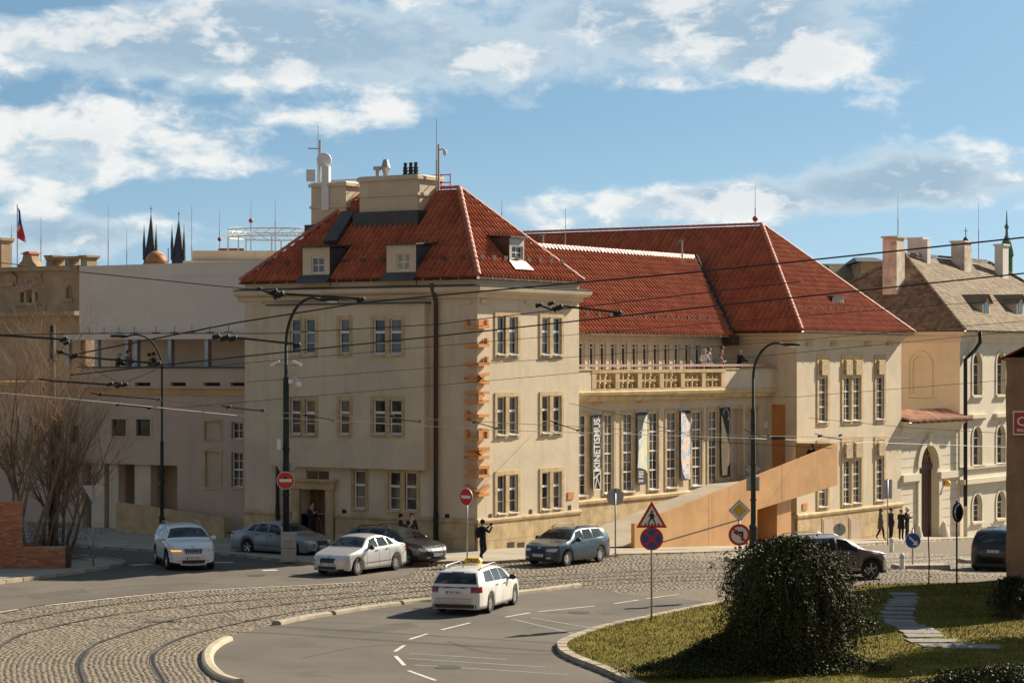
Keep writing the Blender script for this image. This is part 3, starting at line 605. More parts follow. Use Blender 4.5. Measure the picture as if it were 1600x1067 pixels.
# sandstone base with its blocks
def base_course(b, M, x0, x1, zb, zt, ops=(), m=SAND, rows=2, L=1.25, proud=.07, topm=.16):
    bs = link('plinth', MB().box(x0, x1, -proud+.02, .1, zb-.3, zt-.02, 0, M), MORT2, b.o)
    h = (zt-topm-zb)/rows
    for r_ in range(rows):
        x = x0-(.5*L if r_ % 2 else 0); 
        while x < x1:
            a, c = max(x, x0), min(x+L, x1); x += L
            if c-a < .08: continue
            for o in ops:
                if o[0] < c and o[1] > a and o[2] < zb+h*(r_+1) and o[3] > zb+h*r_:
                    if a < o[0] < c and o[0]-a > c-o[1]: c = o[0]
                    elif a < o[1] < c: a = o[1]
                    else: c = a
            if c-a < .08: continue
            g = .006; link('stone_block', MB().add([(a+g,-proud,zb+h*r_+g),(c-g,-proud,zb+h*r_+g),(c-g,-proud,zb+h*(r_+1)-g),(a+g,-proud,zb+h*(r_+1)-g),(a+g,.05,zb+h*r_+g),(c-g,.05,zb+h*r_+g),(c-g,.05,zb+h*(r_+1)-g),(a+g,.05,zb+h*(r_+1)-g)],
                [(0,1,2,3),(0,4,5,1),(1,5,6,2),(2,6,7,3),(3,7,4,0)], 0, M), m, bs)
    return bs
base_course(W, fa.M, -.07, TW+.07, -.25, PZ, rows=2); base_course(W, fb.M, -WW, dx0-.5, -.1, PZ, rows=2); base_course(W, fb.M, dx1+.5, .06, -.1, PZ, rows=2)
for seg in (((0, 0), (TW+.1, 0)),): pass
strake(W, [(0, 3.0+.0), (0, 0), (TW+.07, 0)], 'plinth_moulding', SAND, [(.0, PZ-.16), (.11, PZ-.15), (.13, PZ-.05), (.09, PZ+.03), (.0, PZ+.05)])
strake(W, [(0, -dx0+.0+.5), (0, -dx1-.5+.0)] if False else [(0, WW), (0, -dx0+.5)], 'plinth_moulding', SAND, [(.0, PZ-.16), (.11, PZ-.15), (.13, PZ-.05), (.09, PZ+.03), (.0, PZ+.05)])
strake(W, [(0, -dx1-.5), (0, 3.0)], 'plinth_moulding', SAND, [(.0, PZ-.16), (.11, PZ-.15), (.13, PZ-.05), (.09, PZ+.03), (.0, PZ+.05)])
for u in (796, 812): 
    x, z = fa.px(u, 854); link('cellar_vent', MB().box(-.26, .26, -.085, .02, -.2, .2), DARKIN, W.o, M=fa.M @ Matrix.Translation((x, 0, z)))
for fc, pts in ((fa, ((766, 807), (829, 800), (890, 793))), (fb, ((538, 800), (699, 807)))):
    for u, v in pts: x, z = fc.px(u, v); link('vent_grille', MB().box(-.11, .11, -.02, .02, -.12, .12), BLACK, W.o, M=fc.M @ Matrix.Translation((x, 0, z)))
x, z = fa.px(891, 774); link('name_plate', MB().box(-.24, .24, -.04, .02, -.16, .16), LETTER, W.o, M=fa.M @ Matrix.Translation((x, 0, z)))
# cornice, frieze, gutters, roof
strake(W, [(0, WW+.3), (0, 0), (TW, 0), (TW, 3)], 'cornice', STUCCO, [(0, 10.78), (.12, 10.80), (.16, 10.98), (.34, 11.02), (.42, 11.10), (.45, 11.24), (.41, 11.28), (0, 11.34)])
strake(W, [(0, WW+.3), (0, 0), (TW, 0), (TW, 3)], 'cornice_flashing', LEAD, [(.0, 11.352), (.44, 11.288), (.47, 11.29), (.47, 11.305), (.0, 11.375)])
for u in (757, 826, 897): x, z = fa.px(u, 471); link('wall_block', MB().box(-.32, .32, -.07, .02, -.09, .09), STUCCO, W.o, M=fa.M @ Matrix.Translation((x, 0, z)))
for u in (402, 728): x, z = fb.px(u, 472); link('wall_block', MB().box(-.32, .32, -.07, .02, -.09, .09), STUCCO, W.o, M=fb.M @ Matrix.Translation((x, 0, z)))
OV = .14; ZE = EZ+.06; RZ = 15.75; MT = TW/2
B_ey = WW+OV                                                   # B slope runs e from the left end
def Bhole(w_a, w_b, s0, s1): return [(B_ey-w_b, s0), (B_ey-w_a, s0), (B_ey-w_a, s1), (B_ey-w_b, s1)]
wd1 = (Bw(472, 0), Bw(516, 0)); wd2 = (Bw(604, 0), Bw(650, 0))
hip_roof(W, -OV, TW+OV, -OV, WW+OV, ZE, 'y', 3.75, WW-3.75, RZ, show='AB')
gutter(W, (-OV-.05, -OV-.05, ZE-.02), (TW+OV, -OV-.05, ZE-.02)); gutter(W, (-OV-.05, WW+OV, ZE-.02), (-OV-.05, -OV, ZE-.02), m=BROWNM)
mb = MB(); mb.box(-OV, TW+OV, -OV, WW+OV, ZE-.10, ZE-.035); W.part('eave_board', mb, BROWNM)
for u, r_ in ((684.5, .115), (437.5, .10)):
    x, _ = fb.px(u, 600); top = 11.4 if u > 600 else oz0; mb = MB(); yy = -.17
    pts = [fb.M @ Vector((x, yy if top < 11 else -.50, top)), fb.M @ Vector((x, yy, top-.75 if top > 11 else top-.1)), fb.M @ Vector((x, yy, 1.7))]; mb.tube(pts, r_*.85, 8); d = W.part('downpipe', mb, BROWNM, smooth=True)
    link('pipe_shoe', MB().tube([fb.M @ Vector((x, yy, 1.7)), fb.M @ Vector((x, yy, .05))], r_, 8), BLACK, d)
# door with its stone portal
pt = MB(); zl = dzt
for a, c in ((dx0-.42, dx0), (dx1, dx1+.42)): pt.box(a, c, -.14, .05, -.2, zl, 0, fb.M); pt.box(a+.09, c-.09, -.165, -.13, .35, zl-.25, 0, fb.M)
pt.box(dx0-.52, dx1+.52, -.20, .05, zl, zl+.34, 0, fb.M); pt.box(dx0-.62, dx1+.62, -.30, .05, zl+.34, zl+.46, 0, fb.M); portal = W.part('portal', pt, SAND)
dm = mat('brown_wood_door', (.15, .085, .045), .6, .25, 3, .2, 14); db = MB(); mid = dx0+(dx1-dx0)*.44
db.box(dx0, dx1, .66, .72, -.2, zl, 0, fb.M)
for a, c in ((dx0+.06, mid-.05), (mid+.05, dx1-.06)):
    for z0, z1 in ((.2, .95), (1.05, zl-.12)): db.box(a+.05, c-.05, .63, .67, z0, z1, 0, fb.M)
d = W.part('door', db, dm); link('door_handle', MB().ball(fb.M @ Vector((mid+.05, .60, .95)), .05), ZINC, d); link('doorstep', MB().box(dx0-.2, dx1+.2, -.35, .7, -.3, .14, 0, fb.M), SAND, portal)
link('house_lamp', MB().box(-.05, .05, -.12, .02, -.1, .1), ZINC, W.o, M=fb.M @ Matrix.Translation((fb.px(657, 735)[0], 0, fb.px(657, 735)[1])))
# dormers
def dormer(b, fc, u0, u1, v0, v1, slope_y, run, win, cols=2, m=STUCCO, sidem=None, dn='dormer', rise=None, pane=None):
    """flat roofed dormer: front at depth slope_y behind the facade plane, running back into the roof by run"""
    g = Fac(b, fc.kind, fc.off+slope_y); x0, x1, z0, z1 = g.rect(u0, u1, v0, v1)
    wx0, wx1, wz0, wz1 = g.rect(*win); wz0 = max(wz0, z0+.12)
    mb = MB(); wall(mb, g.M, x0, x1, z0-.5, z1, [(wx0, wx1, wz0, wz1, 0, .14)]); d = b.part(dn, mb, m)
    sb = MB()
    for s in (x0, x1): sb.add([(s,0,z0-.5),(s,run,z0-.5),(s,run,z1),(s,0,z1)], [(0,1,2,3)], 0, g.M)
    link('dormer_cheek', sb, sidem or LEAD, d)
    link('dormer_roof', MB().add([(x0-.1,-.14,z1-.0),(x1+.1,-.14,z1),(x1+.1,run+.2,z1+.12),(x0-.1,run+.2,z1+.12),(x0-.1,-.14,z1+.07),(x1+.1,-.14,z1+.07),(x1+.1,run+.2,z1+.19),(x0-.1,run+.2,z1+.19)], [(3,2,1,0),(4,5,6,7),(0,1,5,4),(1,2,6,5),(2,3,7,6),(3,0,4,7)], 0, g.M), LEAD, d)
    link('dormer_apron', MB().add([(x0-.05,-.03,z0+.04),(x1+.05,-.03,z0+.04),(x1+.15,-.42,z0-.34),(x0-.15,-.42,z0-.34)], [(0,3,2,1)], 0, g.M), LEAD if sidem is None else ZINC, d)
    ww, wh = wx1-wx0, wz1-wz0; link('frame', bars(ww, wh, wx0, wz0, 0, .07, .05, cols, ((wh*.5, .035),)), WHITEP, d, M=g.M); link('pane', MB().box(wx0, wx1, .11, .12, wz0, wz1), pane or PANE_D, d, M=g.M)
    return d
dormer(W, fb, 473, 515, 387, 431, -.05, 1.8, (486, 506, 402, 429), pane=PANE)
dormer(W, fb, 604, 650, 383, 427, -.05, 1.8, (619, 640, 396, 425), pane=PANE_C)
dormer(W, fa, 796, 819, 372, 409, .40, 1.4, (799.5, 817, 385, 405), m=ZINC, sidem=BROWNM)
# roof stacks
def stack(b, c, d, z0, z1, name='chimney', m=STUCCO, cap=.18, capo=.1, band=True, M=None):
    mb = MB(); x, y = c; a, e = d[0]/2, d[1]/2; mb.box(x-a, x+a, y-e, y+e, z0, z1-cap); mb.box(x-a-capo, x+a+capo, y-e-capo, y+e+capo, z1-cap, z1-.04); mb.frus(x-a-capo, x+a+capo, y-e-capo, y+e+capo, z1-.04, z1+.04, .12, .12)
    if band: zz = z0+(z1-z0)*.62; mb.box(x-a-.06, x+a+.06, y-e-.06, y+e+.06, zz, zz+.12)
    o = link(name, mb, m, b.o) if M is None else link(name, mb, m, b.o, M=M); return o
c2 = stack(W, (3.5, 6.55), (1.9, 3.2), 14.0, 16.35); link('chimney_flashing', MB().box(2.30, 4.7, 4.75, 8.35, 14.0, 14.78), LEAD, c2)
c1 = stack(W, (4.0, 10.3), (1.9, 2.0), 13.2, 16.25); link('chimney_flashing', MB().box(2.8, 5.0, 9.1, 11.5, 13.2, 14.35), LEAD, c1)
for k, (w_, kind) in enumerate(((7.7, 0), (7.25, 1), (6.15, 2), (5.85, 2), (5.58, 2))):
    mb = MB(); z = 16.38
    if kind == 0: mb.lathe([(.09, z), (.09, z+.32), (.2, z+.34), (.2, z+.5), (.05, z+.52)], 12)
    elif kind == 1: mb.lathe([(.1, z), (.12, z+.2), (.22, z+.42), (.2, z+.5), (.12, z+.74), (.1, z+.8)], 12)
    else: mb.lathe([(.12, z), (.13, z+.12), (.09, z+.14), (.13, z+.26), (.09, z+.28), (.12, z+.4), (.07, z+.42), (.09, z+.6)], 10)
    link('chimney_pot' if kind == 2 else 'flue_cowl', mb, BLACK if kind == 2 else GALV, c2, loc=(3.3, w_, 0))
# red walkway railing between the stacks
RED = mat('red_painted_steel', (.40, .045, .03), .5, .1, 4)
mb = MB()
for z in (15.75, 16.1, 16.45):
    mb.tube([(4.3, 4.4, z), (4.3, 11.2, z)], .025, 5)
for y in (4.4, 4.9, 8.3, 8.9, 9.3): mb.tube([(4.3, y, 15.1), (4.3, y, 16.5)], .025, 5)
W.part('roof_railing', mb, RED)
mb = MB(); mb.box(2.0, 3.0, 8.45, 9.25, 14.25, 14.33, 0, Matrix.Identity(4)); W.part('roof_hatch', MB().add([(1.35,8.5,13.35),(1.35,9.2,13.35),(2.75,9.2,14.75),(2.75,8.5,14.75),(1.25,8.5,13.5),(1.25,9.2,13.5),(2.65,9.2,14.9),(2.65,8.5,14.9)], [(4,5,6,7),(0,1,5,4),(1,2,6,5),(2,3,7,6),(3,0,4,7)]), LEAD)
# masts and aerials standing on the roof
def roofpt(x, y, z): p = W.o.matrix_basis @ Vector((x, y, z)); return p
def mast(label, p, h, r=.035, m=ZINC, name='lightning_rod', ball=0., bm_=None, down=0.):
    o = tag(link(name, MB().tube([(0,0,-down), (0,0,h*.45), (0,0,h*.46), (0,0,h)], [r, r, r*.6, r*.35], 6), m, loc=p), label, 'mast')
    if ball: link('finial_ball', MB().ball((0,0,ball), .16, 12), bm_ or RED, o, smooth=True)
    return o
q = at(682, 300, 107.6); mast('tall thin lightning rod beside the right chimney of the corner roof', q, (300-186)/F*107.6)
q = at(497, 300, 111.5); mast('tall thin lightning rod above the white antennas on the left chimney', q, (300-195)/F*111.5)
cm = tag(link('camera_mast', MB().tube([(0,0,0), (0,0,2.0)], .05, 8).tube([(0,0,1.72), (.12,-.1,1.78), (.26,-.2,1.72)], .03, 6), ZINC, loc=at(685.5, 296, 107.4)), 'short grey mast with a dome camera above the red roof ridge', 'mast')
link('dome_camera', MB().lathe([(.05, .12), (.09, .08), (.09, -.02)], 10).ball((0,0,-.06), .085), WHITEP, cm, loc=(.28, -.22, 1.62))
mb = MB(); a = tag(link('antenna_pole', MB().tube([(0,0,0), (0,0,3.4)], .05, 8).tube([(0,0,3.0), (-.55,-.1,3.0)], .03, 6), GALV, loc=at(500, 335, 110.8)), 'antenna pole with white panels and a drum dish on the left chimney', 'antenna')
link('panel_antenna', MB().box(-.18, .18, -.12, .12, -1.0, 1.0), WHITEP, a, loc=(.32, -.5, 1.15), rotz=R(-20)); link('panel_antenna', MB().box(-.2, .2, -.08, .08, -.27, .27), WHITEP, a, loc=(-.4, -.3, 1.75), rotz=R(10))
link('dish', MB().lathe([(.02, -.1), (.32, -.06), (.34, 0), (.34, .16), (.3, .2)], 18, 0, Matrix.Translation((.22, -.25, 2.45)) @ Matrix.Rotation(R(90), 4, 'X')), WHITEP, a, smooth=True)
# ------------------------------------------------------------------ copper letters wrapping the corner, read upwards
def letter_strokes(ch):
    H = 1.; Wd = .62; b = .17      # letter grows along h (0 top .. 1 foot) and r (reading direction)
    L = {'K': [((0,0),(1,0)), ((.5,.08),(0,.58)), ((.45,.1),(1,.58))], 'U': [((0,0),(1,0)), ((1-.09,0),(1-.09,.58)), ((0,.58),(1,.58))], 'N': [((0,0),(1,0)), ((0,.06),(1,.52)), ((0,.58),(1,.58))],
         'S': [((.09,0),(.09,.58)), ((.09,.0),(.5,.0)), ((.5,0),(.5,.58)), ((.5,.58),(.91,.58)), ((.91,0),(.91,.58))], 'T': [((.09,-.04),(.09,.62)), ((0,.29),(1,.29))], 'H': [((0,0),(1,0)), ((.5,0),(.5,.58)), ((0,.58),(1,.58))],
         'A': [((1,-.02),(0,.27)), ((0,.31),(1,.60)), ((.62,.1),(.62,.5))], 'L': [((0,0),(1,0)), ((.91,0),(.91,.5))], 'E': [((0,0),(1,0)), ((.09,0),(.09,.5)), ((.5,0),(.5,.46)), ((.91,0),(.91,.5))]}
    return L[ch]
ksign = thing('letter_sign', 'orange copper letters KUNSTHALLE climbing the corner of the beige building', 'sign', tuple(tw(0, 0))+(W.z0,), TH)
def bent(h, r, n):        # h<0 on the shaded side, h>0 on the sunny side, n = distance off the wall
    return (h, -n, r) if h >= 0 else (-n, -h, r)
for i, ch in enumerate('KUNSTHALLE'):
    r0 = zat(772 - i*29.1, Vector((-1.46, 102))) - .02; mb = MB(); sc_ = 1.16; hw = .066
    for (h0, q0), (h1, q1) in letter_strokes(ch):
        a, b_ = Vector((h0*sc_-.55, q0*.64)), Vector((h1*sc_-.55, q1*.64)); d = (b_-a).normalized(); nv = Vector((-d.y, d.x))*hw
        pieces = []
        lo, hi = (a, b_) if a.x <= b_.x else (b_, a)
        if lo.x < -.001 and hi.x > .001 and abs(d.x) > .3:
            s = -lo.x/(hi.x-lo.x); mid_ = lo+(hi-lo)*s; pieces = [(lo, mid_, -1), (mid_, hi, 1)]
        else: pieces = [(lo, hi, 1 if (lo.x+hi.x)/2 >= 0 else -1)]
        for p, q, sd_ in pieces:
            c4 = [p-nv, q-nv, q+nv, p+nv]
            if d.x*0 == 0 and sd_ > 0: c4 = [Vector((max(c.x, -.0), c.y)) for c in c4]
            else: c4 = [Vector((min(c.x, -.0005), c.y)) for c in c4]
            n0, n1 = .03, .21
            if sd_ > 0: c4b = [Vector((c.x-(n1 if c.x < .001 else 0), c.y)) for c in c4]; vs = [(c.x-(n0 if c.x < .001 else 0), -n0, c.y) for c in c4]+[(cb.x, -n1, cb.y) for cb in c4b]
            else: vs = [(-n0, -c.x-(n0 if c.x > -.001 else 0), c.y) for c in c4]+[(-n1, -c.x-(n1 if c.x > -.001 else 0), c.y) for c in c4]
            mb.add(vs, [(0,1,2,3),(4,5,6,7),(0,1,5,4),(1,2,6,5),(2,3,7,6),(3,0,4,7)])
    me = mb.mesh('letter'); bm = bmesh.new(); bm.from_mesh(me); bmesh.ops.recalc_face_normals(bm, faces=bm.faces[:]); bm.to_mesh(me); bm.free()
    link('letter', me, LETTER, ksign, loc=(0, 0, r0-W.z0))
# ------------------------------------------------------------------ gallery wing with the balcony
MW = 1.70; MU = 3.70; ME = 9.45
Mb = Bld('gallery_wing', 'long beige gallery wing with tall windows, stone balcony and lower red roof', TW, MW)
fm, fu = Fac(Mb, 'A', MW), Fac(Mb, 'A', MU); t_end = 29.7
opsM, opsU = [], []
ztop = fm.px(940, 642)[1]; zbot = fm.px(950, 775)[1]; zs2 = fm.px(1100, 758)[1]
oh = ztop-.16-zbot-.15
grid = tuple((k/8, .075 if k % 2 == 0 else .022) for k in range(1, 8))
for i, (u0, u1) in enumerate(((904, 919.5), (940.5, 961), (970, 992), (1011, 1031), (1038.5, 1060), (1078, 1099), (1104, 1123.5))):
    x0, x1 = fm.px(u0, 700)[0], fm.px(u1, 700)[0]
    if i == 0: x0 = x1-1.30
    opsM += window(fm, x0+.17, zbot+.15, round(x1-x0-.34, 2), round(oh, 2), 1, .2, .17, .04, .125, grid, 2, PANE, panes=False)
for u0, u1 in ((1141, 1160), (1166, 1184)):                    # two plain niches by the entrance
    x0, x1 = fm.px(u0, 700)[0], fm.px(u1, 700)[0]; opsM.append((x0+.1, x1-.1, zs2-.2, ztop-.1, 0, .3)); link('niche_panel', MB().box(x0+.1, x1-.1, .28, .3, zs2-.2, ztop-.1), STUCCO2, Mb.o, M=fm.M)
    sb = MB(); a, c = x0+.1, x1-.1; sb.box(a-.15, a, -.05, .02, zs2-.3, ztop+.05); sb.box(c, c+.15, -.05, .02, zs2-.3, ztop+.05); sb.box(a, c, -.05, .02, ztop-.1, ztop+.05); link('niche_surround', sb, SAND, Mb.o, M=fm.M)
zbal = fm.px(905, 617)[1]
mb = MB(); wall(mb, fm.M, TW-1.3, t_end, -1.6, zbal+.1, opsM)
back_walls(mb, -1.3, t_end-TW, 0, 12.2, -2, ME, 'BL'); Mb_wall = Mb.part('wall', mb, STUCCO)
base_course(Mb, fm.M, TW-1.2, t_end, -1.4, zbot-.22, rows=3, L=1.6, proud=.09, topm=.0)
strake(Mb, [(-1.2, 0), (t_end-TW, 0)], 'plinth_moulding', SAND, [(0, zbot-.28), (.16, zbot-.26), (.17, zbot-.14), (.10, zbot-.08), (0, zbot-.05)])
# upper storey behind the balcony
uz0 = zbal; 
for k in range(12):
    u = 908.5+16.75*k-.02*k*k; x = fu.px(u, 560)[0]; opsU += window(fu, x-.26, fu.px(1000, 582)[1], .52, round(fu.px(1000, 537)[1]-fu.px(1000, 582)[1], 2), 1, .2, .07, .03, .16, ((.86, .05),), 1, PANE_D, panes=False, sill=False, surm=STUCCO)
mb = MB(); wall(mb, fu.M, TW-1.3, t_end, zbal-.1, ME, opsU); Mb.part('upper_wall', mb, STUCCO)
Mb.part('balcony_floor', MB().box(TW-1.3, t_end, -.25, 2.05, zbal-.02, zbal+.50, 0, fm.M), STUCCO2)
BY = -.35; strake(Mb, [(-1.2, BY), (t_end-TW, BY)], 'balcony_cornice', SAND, [(-.4, zbal-.35), (.0, zbal-.30), (.08, zbal-.12), (.22, zbal-.02), (.26, zbal+.12), (.15, zbal+.16), (-.4, zbal+.16)])
# balustrade
zr0, zr1 = zbal+.16, fm.px(1000, 577)[1]; bal = thing('balustrade', 'sandstone lattice balustrade of the balcony on the gallery wing', 'balustrade', tuple(Mb.o.location), TH)
BM = fm.M @ Matrix.Translation((0, BY-.12, 0)); 
pxs = [927.5, 964, 999, 1033, 1066, 1099, 1129]; fbal = Fac(Mb, 'A', MW+BY-.12); px_ = [fbal.px(u, 590)[0] for u in pxs]
link('top_rail', MB().box(px_[0]-.2, px_[-1]+.2, -.06, .30, zr1-.16, zr1, 0, BM), SAND, bal); link('bottom_rail', MB().box(px_[0]-.2, px_[-1]+.2, -.03, .27, zr0, zr0+.12, 0, BM), SAND, bal)
for x in px_: link('pier', MB().box(x-.19, x+.19, -.04, .28, zr0+.12, zr1-.16, 0, BM), SAND, bal)
def bshape(h): return [(.05, 0), (.10, .02), (.12, h*.3), (.055, h*.62), (.05, h*.7), (.10, h*.86), (.10, h)]
hb = (zr1-.16-zr0-.12)
for i in range(6):
    a, c = px_[i]+.19, px_[i+1]-.19; zm = zr0+.12+hb/2; link('cross_bar', MB().box(a, c, .03, .21, zm-.05, zm+.05, 0, BM), SAND, bal); xm = (a+c)/2; link('mullion', MB().box(xm-.06, xm+.06, .03, .21, zr0+.12, zr1-.16, 0, BM), SAND, bal)
    for x in ((a+xm-.06)/2, (c+xm+.06)/2):
        for z in (zr0+.12, zm+.05):
            h = hb/2-.05; link('baluster', cached(('baluster', round(h, 3)), lambda: MB().lathe(bshape(h), 10), SAND), None, bal, M=BM @ Matrix.Translation((x, .12, z)))
for a, c in ((TW-.6, px_[0]-.2), (px_[-1]+.2, t_end)): link('parapet', MB().box(a, c, -.02, .26, zr0, zr1-.03, 0, BM), STUCCO, bal); link('parapet_coping', MB().box(a, c, -.06, .30, zr1-.03, zr1+.04, 0, BM), SAND, bal)
rz_ = fbal.px(1000, 571)[1]; rail_o = tag(link('handrail', MB().box(TW-1.0, t_end-.3, .08, .16, rz_-.06, rz_+.06, 0, BM), COPPERB, loc=Mb.o.location, rotz=TH), 'bright copper handrail running along the top of the balcony', 'handrail')
for x in np.arange(TW, t_end, 2.0): link('rail_post', MB().box(x-.03, x+.03, .09, .15, zr1, rz_-.06, 0, BM), LETTER, rail_o)
for u, v in ((931, 629.5), (1002, 627), (1069, 623), (1132, 620)): x, z = fm.px(u, v); link('wall_light', MB().box(-.32, .32, -.20, .02, -.07, .06), SAND, Mb.o, M=fm.M @ Matrix.Translation((x, 0, z)))
# its roof: one slope to the street, ridge covered with a pale sheet
ew, rw_, rz = MU-.42, 7.85, 13.85; e0 = Vector((TW-1.0-Mb.t0, ew-MW, ME)); L_ = t_end+5-TW+1
sl = Vector((0, rw_-ew, rz-ME)); 
tile_slope(Mb, [(0, 0), (t_end-.9-TW+1, 0), (t_end+3.2-TW+1, sl.length), (0, sl.length)], e0, (1, 0, 0), sl, None, tw_=.34)
Mb.part('roof_back_slope', MB().quad((-1, rw_-MW, rz), (L_-2.4, rw_-MW, rz), (L_-2.4, 2*rw_-ew-MW, ME), (-1, 2*rw_-ew-MW, ME)), TILE)
Mb.part('ridge_cover', MB().add([(-1, rw_-MW-.2, rz-.08), (L_-3, rw_-MW-.2, rz-.08), (L_-3, rw_-MW, rz+.14), (-1, rw_-MW, rz+.14), (-1, rw_-MW+.4, rz-.2), (L_-3, rw_-MW+.4, rz-.2)], [(0,1,2,3), (3,2,5,4)]), ZINC)
gutter(Mb, (-1.0, ew-MW-.06, ME), (t_end-1.6-TW, ew-MW-.06, ME))
mb = MB(); mb.tube([(t_end-TW-.9, ew-MW+.05, ME+.1), (t_end+3.2-TW, rw_-MW, rz+.1)], .13, 6); Mb.part('valley_sheet', mb, mat('dull_valley_lead', (.05, .048, .045), .95, .2, 2, spec=.1))
mb = MB(); mb.box(t_end-TW-1.5, t_end-TW-.7, ew-MW-.25, ew-MW+.25, ME-.5, ME+.02); Mb.part('rainwater_head', mb, BROWNM)
# banners
BANK_ = mat('banner_black', (.025, .024, .026), .8, .1, 4); BTXT = mat('banner_white_print', (.75, .73, .70), .8, .03, 4)
def banner_art(name, seed, cols):
    m = bpy.data.materials.new(name); m.use_nodes = True; t = NT(m.node_tree); bs = t.n['Principled BSDF']; oc = t.add('ShaderNodeTexCoord').outputs['Object']
    v = t.vmath('ADD', oc, (seed*3.1, 0, seed*1.7)); v2 = t.vmath('MULTIPLY', v, (1.3, 1, .75)); nz = t.noise(v2, 1.1, 4, .55, 2.2)
    cr = t.add('ShaderNodeValToRGB', {0: nz}); e = cr.color_ramp
    for i, (p, c) in enumerate(cols):
        el_ = e.elements[i] if i < 2 else e.elements.new(p); el_.position = p; el_.color = c+(1,)
    t.l.new(cr.outputs[0], bs.inputs[0]); bs.inputs['Roughness'].default_value = .75; return m
ART = [banner_art('banner_art_pale', 1, [(.36, (.82, .82, .76)), (.44, (.25, .62, .72)), (.50, (.80, .82, .72)), (.56, (.78, .70, .25)), (.64, (.85, .85, .82))]),
       banner_art('banner_art_blue', 2, [(.32, (.86, .80, .68)), (.42, (.18, .40, .68)), (.49, (.82, .85, .86)), (.56, (.90, .45, .22)), (.64, (.88, .80, .70))]),
       banner_art('banner_art_pink', 3, [(.32, (.80, .15, .45)), (.42, (.85, .55, .30)), (.50, (.40, .55, .40)), (.57, (.90, .40, .12)), (.66, (.85, .80, .75))])]
def banner(u0, u1, v0, v1, label, kind):
    g = Fac(Mb, 'A', MW-.14); x0, x1, z0, z1 = g.rect(u0, u1, v0, v1); w_, h = x1-x0, z1-z0
    p = Mb.o.matrix_basis @ (g.M @ Vector(((x0+x1)/2, 0, z0))); o = tag(link('banner', MB().box(-w_/2, w_/2, 0, .015, 0, h), BANK_, loc=p, rotz=TH), label, 'banner', 'exhibition banners between the tall windows')
    link('banner_bracket', MB().box(-w_/2-.1, -w_/2+.03, -.03, .14, h-.02, h+.05).box(-w_/2-.15, w_/2, -.02, .03, h, h+.04), ZINC, o)
    if kind == 0:
        me = text_mesh('KINETISMUS', .78, .003, bold=.012); link('lettering', me, BTXT, o, M=Matrix.Translation((.02, -.006, h*.60)) @ Matrix.Rotation(R(90), 4, 'X') @ Matrix.Rotation(R(90), 4, 'Z') @ Matrix.Scale(h*.70/max(v.co.x*2 for v in me.vertices), 4, (1, 0, 0)))
        lg = MB(); s = w_*.36; zc = h*.085
        for a in (((-s, -1.4*s), (-s, 1.4*s)), ((s, -1.4*s), (s, 1.4*s)), ((-s, -1.4*s), (s, -1.4*s)), ((-s, 1.4*s), (s, 1.4*s)), ((-s, .2*s), (s, 1.2*s)), ((-s*.2, .5*s), (s, -1.2*s)), ((-s*.6, -1.2*s), (0, .5*s))): lg.tube([(a[0][0], -.006, zc+1.4*s+a[0][1]-s), (a[1][0], -.006, zc+1.4*s+a[1][1]-s)], .035, 4)
        link('emblem', lg, BTXT, o)
        ln = MB(); pts = [(w_*.2, h*.99), (-.0, h*.9), (w_*.42, h*.86), (w_*.38, h*.72), (w_*.12, h*.66), (w_*.45, h*.6), (w_*.3, h*.42), (-w_*.3, h*.33), (w_*.45, h*.27), (w_*.2, h*.2)]
        for a, c in zip(pts[:-1], pts[1:]): ln.tube([(a[0], -.004, a[1]), (c[0], -.004, c[1])], .012, 4)
        link('line_drawing', ln, BTXT, o)
    else:
        sh = {1: [(0, .24), (.12, .5), (.1, .62), (.38, .66), (.55, .84), (.78, .94), (1, .99), (1, .15), (.82, .20), (.5, .22)], 2: [(0, 1), (.35, .99), (.6, .9), (1, .82), (1, .0), (.45, .02), (.2, .1), (0, .3)], 3: [(0, .9), (.12, .86), (.5, .66), (1, .40), (.95, .2), (.7, .14), (.66, .02), (.1, .02), (0, .35)]}[kind]
        link('printed_image', MB().prism([(-w_/2+.01+a*(w_-.02), b_*h*.98+.02) for a, b_ in sh], -.008, -.003, 1), ART[kind-1], o)
        if kind in (1, 3):
            ln = MB()
            if kind == 1: 
                for q in range(5): ln.box(-w_*.38, w_*rng.uniform(-.05, .3), -.006, -.003, h*(.18-.02*q), h*(.19-.02*q))
                for q in range(2): ln.box(-w_*.38, w_*.1, -.006, -.003, h*(.06-.02*q), h*(.07-.02*q))
                link('lettering', ln, BTXT, o); ln = MB(); pp = [(-.4, .62), (-.35, .72), (-.1, .76), (-.2, .68), (.0, .66)]
            else: pp = [(-.3, .9), (-.15, .97), (.1, .98), (.3, .92), (.38, .88), (.2, .82), (.42, .84), (.35, .3), (.2, .14)]
            for a, c in zip(pp[:-1], pp[1:]): ln.tube([(a[0]*w_, -.006, a[1]*h), (c[0]*w_, -.006, c[1]*h)], .014, 4)
            link('line_drawing', ln, BTXT, o)
banner(925, 940, 648, 764, 'black banner reading KINETISMUS in white upright letters', 0); banner(996, 1011.5, 644, 757, 'black banner with pale turquoise abstract print and small text at the foot', 1)
banner(1064, 1078.5, 641, 750, 'banner with blue and cream abstract print between tall windows', 2); banner(1127, 1141, 636, 745, 'black banner with pink and orange abstract print nearest the entrance', 3)
